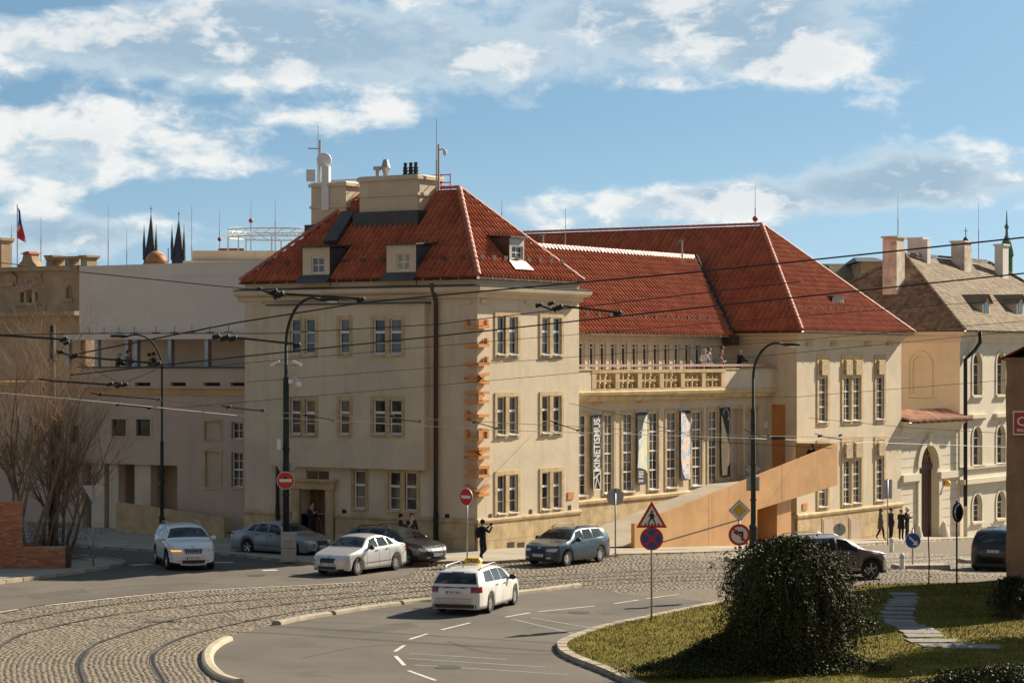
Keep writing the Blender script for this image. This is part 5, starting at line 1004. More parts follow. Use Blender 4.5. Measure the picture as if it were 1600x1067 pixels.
strake(Gb, [(0, .05), (NT0-PT1, .05)], 'cornice', PLASTER_W, [(0, GT-.75), (.12, GT-.7), (.2, GT-.4), (.45, GT-.25), (.5, GT-.08), (0, GT-.06)])
gutter(Gb, (0, -ov_-.02, GT-.06), (NT0-PT1+.5, -ov_-.02, GT-.06), .1, BROWNM); x, z = fg.px(1446.5, 663.5); Gb.part('round_vent', MB().lathe([(.22, 0), (.22, .05), (.1, .08)], 12, 0, fg.M @ Matrix.Translation((x, -.01, z)) @ Matrix.Rotation(R(90), 4, 'X')), BLACK)
x, z = fg.px(1475.5, 755); Gb.part('yellow_lamp', MB().ball(fg.M @ Vector((x, -.2, z)), .2), mat('yellow_plastic', (.75, .38, .03), .5, .05, 3))
# roofs peeping out behind
def far_house(name, label, u0, u1, vt, Y, m, h=5., rm=TILE_B, slope=0):
    a, b_ = at(u0, vt, Y), at(u1, vt, Y); wd = (b_-a).length; o = thing(name, label, 'building', ((a.x+b_.x)/2, Y, -3)); zt = a.z+3
    link('wall', MB().box(-wd/2, wd/2, 0, 8, 0, zt-h*.5), m, o)
    link('roof', MB().add([(-wd/2-.4,-.5,zt-h*.5),(wd/2+.4,-.5,zt-h*.5),(wd/2-slope,4,zt),(-wd/2+slope,4,zt),(wd/2+.4,8.5,zt-h*.5),(-wd/2-.4,8.5,zt-h*.5)], [(0,1,2,3),(3,2,4,5),(0,3,5),(1,4,2)]), rm, o); return o
far_house('tiled_house', 'brown tiled roof peeping out behind the pavilion roof on the right', 1290, 1372, 409, 190, PLASTER_Y, 6); far_house('red_roofed_house', 'small red hip roof rising behind the white annex box', 302, 400, 384, 175, OLDW, 8, TILE, 3.2)
mb = MB(); q = at(1288.5, 414, 185); tag(link('copper_gable', MB().frus(-.4, .4, -.5, .5, 0, q.z+3, .12, .1), mat('verdigris', (.10, .20, .11), .8, .2, 2), loc=(q.x, q.y, -3)), 'narrow green copper gable end behind the pavilion roof', 'roof')
o = far_house('roof_house', 'grey attic block behind the old mottled chimney', 1346, 1378, 399, 188, OLDW, 1.0, LEAD)
# church: two dark spires and a small dome, far off
def tower(label, u, vt, Y, g):
    o = thing('church_tower', label, 'tower', (at(u, 0, Y).x, Y, -3), group=g); zt = at(u, vt, Y).z+3; hw_ = 3.4
    link('tower_shaft', MB().box(-hw_, hw_, -hw_, hw_, 0, at(u, 401, Y).z+3), SLATE, o); zb_ = at(u, 401, Y).z+3
    link('spire', MB().lathe([(hw_*1.15, zb_), (hw_*.72, zb_+7), (hw_*.52, zb_+11), (.35, zt-6), (.15, zt-4)], 8), SLATE, o); link('finial', MB().tube([(0,0,zt-6), (0,0,zt)], .16, 5).ball((0,0,zt-1.5), .45), LEAD, o)
    for dx in (-1, 1): link('pinnacle', MB().lathe([(.75, zb_-2), (.8, zb_+6), (.15, zb_+15), (.1, zb_+17)], 6, 0, Matrix.Translation((dx*hw_*.95, -hw_, 0))), SLATE, o)
tower('slender dark church spire with pinnacles, left of two', 236, 322, 1300, None); tower('slender dark church spire with pinnacles, right of two', 279.5, 330, 1300, None)
q = at(244, 411, 420); o = thing('domed_turret', 'small round orange dome in front of the church spires', 'dome', (q.x, q.y, -3)); z = q.z+3; link('drum', MB().lathe([(2.0, 0), (2.0, z-.6), (2.3, z-.4), (2.3, z)], 16), OLDW, o); link('dome', MB().lathe([(2.0*math.cos(a), z+2.1*math.sin(a)) for a in np.linspace(0, 1.5, 8)], 16), mat('orange_dome_tile', (.50, .20, .07), .7, .2, 1), o, smooth=True); link('finial', MB().tube([(2.1,0,z), (2.1,0,z+2.6)], .08, 5), LEAD, o)
q = at(1573, 400, 420); o = thing('copper_cupola', 'green copper cupola with ball finial far right above the brown roof', 'tower', (q.x, q.y, -3)); z = q.z+3; GR = MATS['verdigris']; link('shaft', MB().lathe([(1.1, 0), (1.1, z)], 8), GR, o); link('cupola', MB().lathe([(1.3, z), (1.1, z+1.2), (.8, z+2.4), (.25, z+3.6), (.2, z+4.6), (.42, z+5), (.15, z+5.6), (.06, z+7.8)], 10), GR, o)
q = at(1509, 380, 300); tag(link('iron_finial', MB().tube([(0,0,-q.z-3), (0,0,-1.2)], .5, 6).tube([(0,0,-1.2), (0,0,1.9)], .05, 5).ball((0,0,.3), (.35,.35,.5)).ball((.25,0,-.1), .3).ball((-.25,0,-.1), .3).tube([(-.3,0,1.5), (.3,0,1.5)], .04, 4), BROWNM, loc=q), 'ornate dark iron finial behind the weathered chimney', 'finial')
# round truss frame, flag, rods on the skyline
q = at(432, 372, 150); o = thing('ring_truss', 'white circular truss frame standing on the roof behind the corner building', 'frame', (q.x, q.y, q.z-1.8)); rr = 3.0
for z in (0, .45):
    mb = MB(); mb.tube([(rr*math.cos(a), rr*math.sin(a), 1.8+z) for a in np.linspace(0, 6.2832, 33)], .05, 5); link('ring', mb, WHITEP, o)
mb = MB()
for k in range(24): a, c = 2*math.pi*k/24, 2*math.pi*(k+1)/24; mb.tube([(rr*math.cos(a), rr*math.sin(a), 1.8), (rr*math.cos(c), rr*math.sin(c), 2.25)], .03, 4)
link('lattice', mb, WHITEP, o)
for k in range(8): a = 2*math.pi*k/8; link('post', MB().tube([(rr*math.cos(a), rr*math.sin(a), -12), (rr*math.cos(a), rr*math.sin(a), 1.8)], .05, 5), WHITEP, o)
fx = tag(link('lift_head', MB().box(-4.5, 3, -2, 4, -14, -.35).box(-4.9, 3.3, -2.4, 4.4, -1.2, -.9).box(-5.4, 3.3, -2.8, 4.4, -3.2, -2.8), STUCCO, loc=at(440, 384, 128)), 'beige rooftop block with ledges left of the corner roof', 'building')
q = at(27, 372, 230); o = thing('flagpole', 'flag with white, red and blue fields on a thin pole', 'flag', (q.x, q.y, q.z-2)); link('pole', MB().tube([(0,0,-q.z-1), (0,0,5.2)], .05, 6), ZINC, o)
FL = [mat('flag_'+n, c, .8, .05, 4) for n, c in (('blue', (.03, .08, .30)), ('red', (.60, .04, .05)), ('white', (.75, .75, .75)))]
fz = np.linspace(0, 1, 9); mb = MB()
for j in range(8):
    for i in range(4):
        def fp_(i, j): s, t_ = i/4, j/8; return (.05+.75*s*(.35+.65*t_)+.05*math.sin(5*t_+3*s), .12*math.sin(4*s+6*t_), 4.9-2.9*t_-.5*s)
        mb.add([fp_(i, j), fp_(i+1, j), fp_(i+1, j+1), fp_(i, j+1)], [(0,1,2,3)], 0 if j < 4 else (1 if (i+j) % 5 else 2))
fo2 = link('flag_cloth', mb, FL, o, smooth=True)
for u, vb, vt, Y, lab in ((64, 400, 340, 140, 'thin rod above the old house gable'), (169, 420, 322, 140, 'faint thin rod above the white box, left'), (198, 420, 360, 140, 'short thin rod right of the faint one above the white box'), (299.5, 435, 322, 118, 'tall white rod in front of the white annex box'), (784, 350, 310, 150, 'thin rod beside the corner roof'), (883.5, 392, 326, 130, 'reddish rod rising from the gallery wing ridge'), (1403, 372, 305, 160, 'thin rod above the old mottled chimney'), (1529, 395, 317, 170, 'thin rod between two white chimneys'), (430, 375, 310, 150, 'thin rod above the ring truss')):
    mast(lab, at(u, vb, Y), (vb-vt)/F*Y, .03, down=0. if u == 299.5 else 6.)
for u, vb, vt, Y, bv, lab in ((343, 384, 330, 178, 374, 'rod with red ball on the small red roof'), (392, 372, 315, 165, 345, 'rod with red ball behind the ring truss'), (1180, 354, 291, 135, 342, 'rod with ball on the peak of the pavilion roof'), (18, 378, 352, 150, 376, 'rod with ball on the old house pier')):
    mast(lab, at(u, vb, Y), (vb-vt)/F*Y, .03, ball=(vb-bv)/F*Y, down=.3 if u == 1180 else 4.)
for u, v, Y, lab in ((849, 375, 135, 'short vent pole on the gallery wing ridge, left'), (1066, 384, 131, 'short vent pole with arm on the gallery wing ridge, right')):
    tag(link('roof_pole', MB().tube([(0,0,-.9), (0,0,.3)], .05, 6).tube([(-.25,0,.2), (.1,0,.3)], .04, 5), GALV, loc=at(u, v, Y)), lab, 'pole')
# ------------------------------------------------------------------ wooded slope the street is seen from (unseen; its rise is added to cut sky fill)
nx, ny = 60, 50; V = []; 
for j in range(ny):
    for i in range(nx):
        x = -260+520*i/(nx-1); y = 52-330*j/(ny-1); d = 52-y; z = .115*min(d, 60)+max(0, d-60)*.62; z = min(z, 46)-.35
        if d > 70: z += 5.5*noise.noise((x*.09, y*.09, 3))+3*noise.noise((x*.3, y*.3, 1))
        V.append((x, y, z))
WOOD = mat('warm_bounce_hillside', (.24, .16, .085), .95, .35, .2, .5, .8)  # brown picked for the warm bounce it sends onto the shaded walls
struct('unseen_hillside', np_mesh('unseen_hillside', V, [(j*nx+i, (j+1)*nx+i, (j+1)*nx+i+1, j*nx+i+1) for j in range(ny-1) for i in range(nx-1)], mats=[WOOD]), None)
# ------------------------------------------------------------------ road signs
SR = mat('sign_red', (.50, .028, .028), .4, .04, 5); SW = mat('sign_white', (.74, .72, .68), .4, .04, 5); SB = mat('sign_blue', (.02, .075, .30), .4, .04, 5); SY = mat('sign_yellow', (.75, .48, .03), .4, .04, 5); SK = mat('sign_black', (.015, .015, .016), .5, .05, 5); SG = mat('sign_back_grey', (.40, .40, .385), .5, .08, 5, metal=.3)
def disc(r, y0, y1, n=28, c=(0, 0)): return [(c[0]+r*math.cos(2*math.pi*k/n), c[1]+r*math.sin(2*math.pi*k/n)) for k in range(n)]
def tri(s): return [(-s/2, -s*.289), (s/2, -s*.289), (0, s*.577)]
def rot45(a): return [(0, -a), (a, 0), (0, a), (-a, 0)]
def plate(parent, shape, z, layers, back=SG):
    """layers: (polygon, material); each lies 3 mm in front of the one below, seen from -y"""
    p = link('sign_plate', MB().prism(shape, -.012, .012, 1), back, parent, loc=(0, -.06, z))
    for k, (pol, m, nm) in enumerate(layers): link(nm, MB().prism(pol, -.016-.003*k, -.0125-.003*k, 1), m, p)
    return p
def post(label, name, u, v, top, r=.032, m=GALV, yaw=0., cat='road sign', group=None, Y=None):
    p = gp(u, v, .12) if Y is None else Vector((at(u, 0, Y).x, Y)); z = gz(p.x, p.y)+(.1 if Y is None else 0)
    o = thing(name, label, cat, (p.x, p.y, z), R(yaw), group); link('post', MB().tube([(0,0,-.2), (0,0,top)], r, 8), m, o, smooth=True); link('post_cap', MB().lathe([(r*1.15, top), (r*1.15, top+.02), (r*.5, top+.035)], 8), BLACK, o)
    o['scale_'] = 0; del o['scale_']; return o, p.y
def h_of(v, Y, o): return CAMZ-(v-HZ)/F*Y-o.location.z
def bar(x0, y0, x1, y1, t): d = Vector((x1-x0, y1-y0)).normalized(); n = Vector((-d.y, d.x))*t/2; return [(x0-n.x, y0-n.y), (x1-n.x, y1-n.y), (x1+n.x, y1+n.y), (x0+n.x, y0+n.y)]
o, Y = post('red triangle pedestrian crossing sign over blue and red no stopping disc on lawn corner', 'road_sign', 1018, 968, 3.45)
S_ = .95; z = h_of(810, Y, o)
walker = [[(-.02, .16), (.03, .17), (.05, .20), (.03, .235), (-.01, .235), (-.03, .20)], [(-.05, .15), (.05, .15), (.06, .0), (-.05, .0)], [(-.05, .01), (.02, .01), (-.05, -.10), (-.11, -.16), (-.14, -.15), (-.09, -.08)], [(0, .01), (.06, .01), (.09, -.09), (.13, -.15), (.09, -.16), (.04, -.08)], [(.05, .15), (.09, .05), (.12, .03), (.07, .03), (.03, .1)], [(-.05, .15), (-.1, .06), (-.13, .05), (-.09, .04), (-.04, .1)]]
zeb = [[(-.22+.1*k, -.20), (-.17+.1*k, -.20), (-.15+.1*k, -.14), (-.20+.1*k, -.14)] for k in range(5)]
pl = plate(o, tri(S_), z, [(tri(S_), SR, 'red_border'), ([(x, y+.0) for x, y in tri(S_*.72)], SW, 'white_field')])
for q in walker: link('walking_figure', MB().prism([(x, y+.02) for x, y in q], -.026, -.022, 1), SK, pl)
for q in zeb: link('zebra_mark', MB().prism([(x, y) for x, y in q], -.026, -.022, 1), SK, pl)
plate(o, disc(.36, 0, 0), h_of(841, Y, o), [(disc(.36, 0, 0), SR, 'red_disc'), (disc(.295, 0, 0), SB, 'blue_field'), (bar(-.21, -.21, .21, .21, .07), SR, 'red_cross'), (bar(-.21, .21, .21, -.21, .07), SR, 'red_cross')])
o, Y = post('yellow priority diamond over red ringed no left turn disc beside bush', 'road_sign', 1155, 925, 3.2, Y=82.5)
plate(o, rot45(.37), h_of(797, Y, o), [(rot45(.37), SK, 'black_edge'), (rot45(.345), SW, 'white_field'), (rot45(.22), SK, 'black_line'), (rot45(.205), SY, 'yellow_field')])
pl = plate(o, disc(.37, 0, 0), h_of(835, Y, o), [(disc(.37, 0, 0), SR, 'red_ring'), (disc(.28, 0, 0), SW, 'white_field'), (bar(.10, -.2, .10, .09, .075), SK, 'arrow'), (bar(.135, .08, -.08, .08, .075), SK, 'arrow'), ([(-.06, -.02), (-.06, .19), (-.22, .09)], SK, 'arrow_head'), (bar(-.2, .2, .2, -.2, .06), SR, 'red_slash')])
o, Y = post('red and white no entry disc on thin pole at the building corner', 'road_sign', 730, 871, 2.72, yaw=-42)
plate(o, disc(.36, 0, 0), h_of(776, Y, o), [(disc(.36, 0, 0), SW, 'white_edge'), (disc(.34, 0, 0), SR, 'red_disc'), ([(-.25, -.06), (.25, -.06), (.25, .06), (-.25, .06)], SW, 'white_bar')])
def blank(label, u, v, top, shape, vc, yaw=0, name='road_sign', m=GALV, Y=None, back=SG):
    o, Yy = post(label, name, u, v, top, yaw=yaw, m=m, Y=Y); p = plate(o, shape, h_of(vc, Yy, o), [], back); p.location.y = .045; link('sign_clamp', MB().box(-.04, .04, -.075, -.04, -.06, .06), GALV, p, loc=(0, .03, 0)); return o
b_ = blank('grey back of a round road sign on pole in front of gallery wing', 961.5, 867, 2.66, disc(.36, 0, 0), 776, 12)
blank('grey back of a give way triangle on the left pavement', 146, 884, 3.1, [(x, -y) for x, y in tri(.85)], 768, 8)
blank('small grey back of a round sign behind the grey estate car', 1312, 856, 1.1, disc(.30, 0, 0), 827, 0)
blank('grey back of a tall rectangular sign beside the standing people', 1387, 848, 3.35, [(-.28, -.5), (.28, -.5), (.28, .5), (-.28, .5)], 764, 20)
o, Y = post('blue keep right arrow disc on low post on the traffic island', 'road_sign', 1426, 884, 1.5)
plate(o, disc(.31, 0, 0), h_of(844, Y, o), [(disc(.31, 0, 0), SW, 'white_edge'), (disc(.29, 0, 0), SB, 'blue_field'), (bar(-.15, .15, .08, -.08, .07), SW, 'arrow'), ([(.18, -.18), (.17, .02), (-.02, -.17)], SW, 'arrow_head')])
o, Y = post('round traffic mirror with dark hood on a thin pole at the lawn edge', 'traffic_mirror', 1495, 912, 3.0, yaw=25, cat='mirror', m=IRON)
mz = h_of(800, Y, o); MIRR = mat('mirror_face', (.55, .55, .52), .06, .02, 3, metal=.95)
link('mirror_housing', MB().lathe([(.02, .10), (.20, .08), (.31, .0), (.31, -.05)], 20, 0, Matrix.Translation((0, -.08, mz)) @ Matrix.Rotation(R(90), 4, 'X') @ Matrix.Diagonal((.72, 1.15, 1, 1))), BLACK, o, smooth=True); link('mirror_glass', MB().lathe([(.27, 0), (.2, .02), (.02, .03)], 20, 0, Matrix.Translation((0, -.132, mz)) @ Matrix.Rotation(R(90), 4, 'X') @ Matrix.Diagonal((.72, 1.15, 1, 1))), MIRR, o, smooth=True)
link('mirror_tag', MB().box(-.09, .09, -.09, -.05, mz-.33, mz-.12), SW, o)
p = gp(1451, 914, .1); tag(link('marker_stake', MB().tube([(0,0,-.1), (.02,0,.9), (-.01,0,1.7), (.0,0,2.2)], .022, 6), BROWNM, loc=(p.x, p.y, .1)), 'thin crooked dark stake at the lawn edge', 'stake')
# street lamps and tram post
def lamp(label, u, v, vtop, uh, vh, r0, vshoulder, Y=None, base=True):
    p = gp(u, v, .12); Y = p.y; z0 = gz(p.x, p.y)+.1; zt = CAMZ-(vtop-HZ)/F*Y-z0; zs = CAMZ-(vshoulder-HZ)/F*Y-z0; dx = (uh-u)/F*Y; zh = CAMZ-(vh-HZ)/F*Y-z0
    o = thing('street_lamp', label, 'street lamp', (p.x, p.y, z0), group='dark iron street lamps')
    link('shaft', MB().tube([(0,0,0), (0,0,zs), (0,0,zs+.03), (0,0,zt-.9)], [r0, r0*.9, r0*.55, r0*.5], 10), IRON, o, smooth=True)
    if base: link('lamp_base', MB().lathe([(r0*2., 0), (r0*2., .12), (r0*1.5, .2), (r0*1.45, 1.0), (r0*1.7, 1.05), (r0*1.0, 1.2)], 12), IRON, o)
    for k in (.35, .6): link('shaft_collar', MB().lathe([(r0*1.12, zs*k), (r0*1.2, zs*k+.05), (r0*1.12, zs*k+.1)], 10), IRON, o)
    s = 1 if dx > 0 else -1; pts = [(0, 0, zt-.9)]+[(dx*.62*(1-math.cos(a)), 0, zt-.9+(zh-zt+.9+.12)*math.sin(a)) for a in np.linspace(.15, 1.57, 9)]+[(dx*.8, 0, zh+.06)]
    link('arm', MB().tube(pts, [r0*.5]*6+[r0*.42]*(len(pts)-6), 8), IRON, o, smooth=True)
    hd = link('lamp_head', MB().lathe([(.03, -.42), (.13, -.36), (.15, .1), (.10, .38), (.03, .42)], 12, 0, Matrix.Translation((dx*.8+s*.36, 0, zh+.05)) @ Matrix.Diagonal((1, 1, .55, 1)), axis=0), IRON, o, smooth=True)
    link('lamp_glass', MB().ball((dx*.8+s*.45, 0, zh-.03), (.24, .11, .06), 12), SW, hd, smooth=True)
    return o, Y, z0
lamp('dark lamp post with arm to the left, in front of the shaded annex', 253, 846, 545, 186, 527, .085, 690)
o, Y, z0 = lamp('lamp post carrying cameras, rising behind the grey cabinet', 447, 873, 505, 514, 470, .13, 590, base=False)
cz = CAMZ-(575-HZ)/F*Y-z0
link('camera_bracket', MB().tube([(-.45,0,cz+.12), (.55,0,cz+.12)], .025, 6), GALV, o)
for x, a in ((-.45, -30), (.45, 25)): link('bullet_camera', MB().box(-.2, .2, -.06, .06, -.05, .05), SW, o, M=Matrix.Translation((x, 0, cz+.2)) @ Matrix.Rotation(R(a), 4, 'Y'))
link('dome_arm', MB().box(.08, .26, -.06, .06, cz-.62, cz-.42).tube([(.2,0,cz-.5), (.4,0,cz-.38), (.5,0,cz-.5)], .035, 6), SW, o); link('dome_camera', MB().ball((.5, 0, cz-.66), .13), SW, o, smooth=True)
pp = plate(o, disc(.36, 0, 0), CAMZ-(750-HZ)/F*Y-z0, [(disc(.36, 0, 0), SW, 'white_edge'), (disc(.34, 0, 0), SR, 'red_disc'), ([(-.25, -.06), (.25, -.06), (.25, .06), (-.25, .06)], SW, 'white_bar'), ([(-.1, .1), (-.02, .05), (.08, .1), (.05, .16), (-.06, .16)], SK, 'sticker')]); pp.location.y = -.2
pb = link('sign_back', MB().prism([(x, -y) for x, y in tri(.95)], .17, .19, 1), SG, o, loc=(0, 0, CAMZ-(733-HZ)/F*Y-z0)); link('junction_box', MB().box(-.36, -.2, -.1, .1, CAMZ-(702-HZ)/F*Y-z0, CAMZ-(686-HZ)/F*Y-z0), SW, o)
p = gp(451, 876, .12); cab = tag(link('utility_cabinet', MB().box(-.29, .29, -.2, .2, 0, 1.12), mat('grey_cabinet', (.42, .39, .34), .7, .08, 2, .1, 20, streak=.3), loc=(p.x, p.y, .1)), 'grey utility cabinet at the foot of the camera lamp post', 'cabinet')
link('cabinet_lid', MB().box(-.31, .31, -.22, .22, 1.12, 1.17), SG, cab); link('cabinet_seam', MB().box(-.28, .28, -.204, -.19, .53, .55), BROWNM, cab)
for k in range(4): link('scribble', MB().box(-.16+.09*k, -.10+.09*k, -.204, -.195, .78+.02*(k % 2), .80+.03*(k % 2)), BROWNM, cab)
o, Y, z0 = lamp('tall dark lamp post with arm to the right, in front of the copper ramp', 1177, 858, 560, 1236, 540, .125, 640)
b2 = plate(o, rot45(.34), CAMZ-(733-HZ)/F*Y-z0, [], SG); b2.location.y = .2; b3 = plate(o, [(-.3, -.32), (.3, -.32), (.3, .32), (-.3, .32)], CAMZ-(756-HZ)/F*Y-z0, [], SG); b3.location.y = .2
p = gp(82, 868, .12); zt = CAMZ-(512-HZ)/F*p.y; tp = tag(link('tram_post', MB().tube([(0,0,0), (0,0,zt)], [.17, .12], 12), IRON, loc=(p.x, p.y, .1), smooth=True), 'tall dark green steel post carrying tram wires beside the brick wall', 'post')
for z in (1.8, 4.4, 6.3, 8.0): link('post_collar', MB().lathe([(.19, z), (.21, z+.06), (.19, z+.12)], 10), IRON, tp)
link('conduit', MB().tube([(.2,-.05,0), (.2,-.05,5.2), (.14,-.05,5.4)], .03, 6), GALV, tp)
# bollards and islands
for u, v, vt, lab in ((1393, 863, 841, 'white plastic bollard near the standing people'), (1409.5, 890, 866, 'white plastic bollard at the end of the traffic island')):
    p = gp(u, v); h = (v-vt)/F*p.y; o = tag(link('bollard', MB().lathe([(.12, 0), (.10, .05), (.09, h-.06), (.08, h), (.02, h+.02)], 12), SW, loc=(p.x, p.y, gz(p.x, p.y)+.03), smooth=True), lab, 'bollard', 'white bollards by the traffic island'); link('bollard_band', MB().lathe([(.1, h*.72), (.1, h*.82)], 12), SG, o)
p = gp(193, 822, .12); tag(link('bollard', MB().lathe([(.13, 0), (.13, .75), (.16, .78), (.14, .9), (.03, .95)], 12), BLACK, loc=(p.x, p.y, .1)), 'short black bollard by the shaded annex', 'bollard')
def island(u0, u1, v, dv, lab):
    a, b_ = gp(u0, v), gp(u1, v); p = (a+b_)/2; wd = (b_-a).length; o = tag(link('traffic_island', MB().frus(-wd/2, wd/2, 0, dv, -.05, .16, .04, .04), KERB, loc=(p.x, p.y, gz(p.x, p.y)+.02), rotz=R(12)), lab, 'traffic island')
    for k in range(4): link('kerb_mark', MB().box(wd/2-1.1+.24*k, wd/2-1.02+.24*k, -.005, .03, .0, .15), SG, o)
island(1413, 1478, 890, 1.0, 'low stone traffic island under the blue arrow sign'); island(1514, 1545, 881, 1.0, 'low stone traffic island left of the black car'); island(1143, 1180, 879, .9, 'low stone traffic island left of the bush top')
# ------------------------------------------------------------------ overhead wires
def wire(label, pts, r=.022, m=CABLE, sag=.0, n=14):
    P_ = [at(u, v, Y) for u, v, Y in pts]; out = []
    for a, b_ in zip(P_[:-1], P_[1:]):
        for k in range(n): s = k/n; q = a+(b_-a)*s; q.z -= sag*4*s*(1-s); out.append(q)
    out.append(P_[-1]); c = out[0].copy(); return tag(link('overhead_wire', MB().tube([q-c for q in out], r*.85, 5), m, loc=c), label, 'wire', 'overhead tram wires')
wire('thick span wire crossing the white box towards the corner cornice', ((-20, 408, 86), (124, 425, 88), (380, 451, 90), (545, 469, 90)), .022)
wire('thick feeder cable rising to the right across the pavilion roof ridge', ((120, 553, 90), (370, 504, 88), (566, 473, 87), (745, 456, 86), (1100, 424, 84), (1620, 369, 80)), .034)
wire('thick feeder cable crossing the gallery roof below the highest cable', ((110, 586, 92), (370, 558, 88), (760, 517, 86), (1060, 484, 84), (1620, 425, 80)), .03)
wire('span wire passing over the top floor windows of the corner building', ((0, 523, 92), (160, 521, 90), (431, 521, 89), (680, 507, 88), (905, 480, 87), (1250, 440, 86)), .02)
wire('thin span wire below the top floor windows', ((330, 572, 90), (760, 534, 89), (1250, 494, 88), (1620, 465, 86)), .012)
wire('thin span wire across the middle of the corner building front', ((385, 597, 90), (760, 568, 89), (1240, 532, 88), (1620, 500, 86)), .011)
wire('thin span wire over the second floor windows', ((240, 640, 90), (370, 629, 90), (760, 595, 89), (1130, 562, 88), (1620, 515, 86)), .011)
wire('thin span wire crossing the balcony to the pavilion windows', ((905, 618, 100), (1245, 620, 104), (1620, 590, 100)), .012)
wire('thin span wire anchored beside the upper window near the banners', ((889, 630, 107), (970, 648, 100), (1110, 690, 92), (1300, 700, 90)), .014)
wire('thin span wire anchored on the pavilion wall above the ramp', ((1264, 653, 125), (1420, 668, 120), (1620, 680, 110)), .014)
wire('pale contact wire sweeping low across the fronts', ((-20, 612, 78), (130, 625, 80), (370, 649, 84), (760, 671, 88), (1180, 685, 95), (1620, 700, 110)), .015, WIREB)
wire('second pale contact wire just above the lowest one', ((190, 606, 84), (250, 625, 84), (400, 643, 85), (760, 659, 90), (1180, 681, 97), (1420, 684, 104)), .014, WIREB)
wire('thin wire falling from the tram post to the annex', ((87, 548, 98), (190, 600, 95), (245, 577, 93)), .014)
def arm_(label, pts, r, ins, Y):
    P_ = [at(u, v, Y) for u, v in pts]; c = P_[0].copy(); o = tag(link('wire_bracket', MB().tube([q-c for q in P_], r*.72, 6), IRON, loc=c), label, 'bracket', 'tram wire brackets and insulators')
    for u, v, s in ins:
        q = at(u, v, Y)-c; s *= .68; link('insulator', MB().lathe([(s*.5, -s*1.6), (s, -s*1.2), (s*.6, -s*.6), (s, 0), (s*.6, s*.6), (s, s*1.2), (s*.5, s*1.6)], 8, 0, Matrix.Translation(q) @ Matrix.Rotation(R(70), 4, 'Y')), BLACK, o)
arm_('long bracket tube under the cornice of the corner building with big insulators', ((402, 450), (432, 463), (438, 459), (566, 467)), .06, ((405, 452, .10), (436, 461, .20), (428, 456, .14), (564, 469, .15)), 86)
arm_('bracket tube with black insulators in front of the gallery roof', ((838, 475), (862, 484), (874, 478), (966, 488)), .055, ((842, 477, .12), (872, 481, .18), (861, 474, .12), (965, 490, .15)), 86)
arm_('bracket tube left of the lamp with the cameras', ((332, 524), (350, 530), (364, 527), (466, 538)), .055, ((338, 526, .14), (352, 528, .18), (364, 529, .16), (464, 540, .14)), 86)
arm_('bracket tube on the tram post, topmost', ((-10, 523), (82, 529), (103, 531)), .06, ((100, 530, .15), (104, 536, .12)), 92)
arm_('bracket tube reaching from the tram post towards the lamp', ((88, 548), (116, 557), (250, 568)), .055, ((95, 550, .12), (116, 556, .17), (247, 568, .12)), 92)
arm_('bracket tube on the tram post, lowest', ((60, 592), (82, 595), (186, 602)), .05, ((172, 600, .12), (186, 602, .14), (195, 601, .12)), 92)
arm_('thin bracket in front of the annex windows, upper', ((142, 614), (158, 617), (250, 624)), .03, ((157, 616, .09), (248, 624, .08)), 90)
arm_('thin bracket in front of the annex windows, lower', ((172, 628), (185, 632), (235, 637)), .03, ((185, 631, .10), (234, 637, .09)), 90)
arm_('thin bracket left of the corner building drainpipe', ((345, 634), (358, 636), (412, 642)), .03, ((357, 636, .10), (410, 641, .08)), 90)
arm_('thin bracket with hook across the second floor windows', ((472, 648), (520, 656), (523, 659)), .022, ((478, 648, .07), (521, 657, .06)), 90)
arm_('thin bracket with hook left of the copper letters', ((607, 650), (630, 656), (657, 659)), .022, ((612, 649, .07), (656, 658, .06)), 90)
arm_('thin bracket with hook between letters and first window', ((733, 655), (745, 660), (778, 670)), .026, ((742, 659, .08), (776, 669, .06)), 90)
arm_('thin bracket with hook at the second window column', ((860, 657), (868, 661), (905, 673)), .026, ((869, 661, .08), (903, 672, .06)), 90)
arm_('thin bracket beside the right lamp post', ((1163, 671), (1178, 678), (1202, 686), (1227, 686)), .022, ((1201, 680, .06), (1226, 685, .06)), 95)
arm_('thin bracket in front of the pavilion windows', ((1273, 677), (1290, 683), (1314, 686)), .024, ((1281, 681, .08), (1313, 680, .07)), 95)
# ================================================================== cars
def paint(name, col, metal=.0, rough=.35): return mat(name, col, rough, .02, 2, coat=.8, metal=metal, spec=.5)
TYRE = mat('tyre_rubber', (.014, .014, .014), .85, .1, 6); ALLOY = mat('alloy_rim', (.50, .49, .47), .32, .05, 5, metal=.75); DARKRIM = mat('dark_rim', (.05, .05, .05), .4, .05, 5, metal=.5); TRIM = mat('black_trim', (.018, .018, .019), .5, .1, 5)
HEADL = mat('headlamp_glass', (.55, .55, .52), .08, .3, 9, coat=1.); TAILL = mat('tail_lamp_red', (.22, .006, .006), .15, .3, 9, coat=1.); AMBER = mat('amber_indicator', (.85, .26, .02), .3, .05, 4, em=1.2); CHROME = mat('chrome_trim', (.6, .6, .6), .15, .05, 4, metal=1.)
PLATEW = mat('number_plate', (.70, .70, .68), .5, .03, 4); PLATEB = mat('plate_blue', (.02, .07, .35), .5, .03, 4)
WM = {}
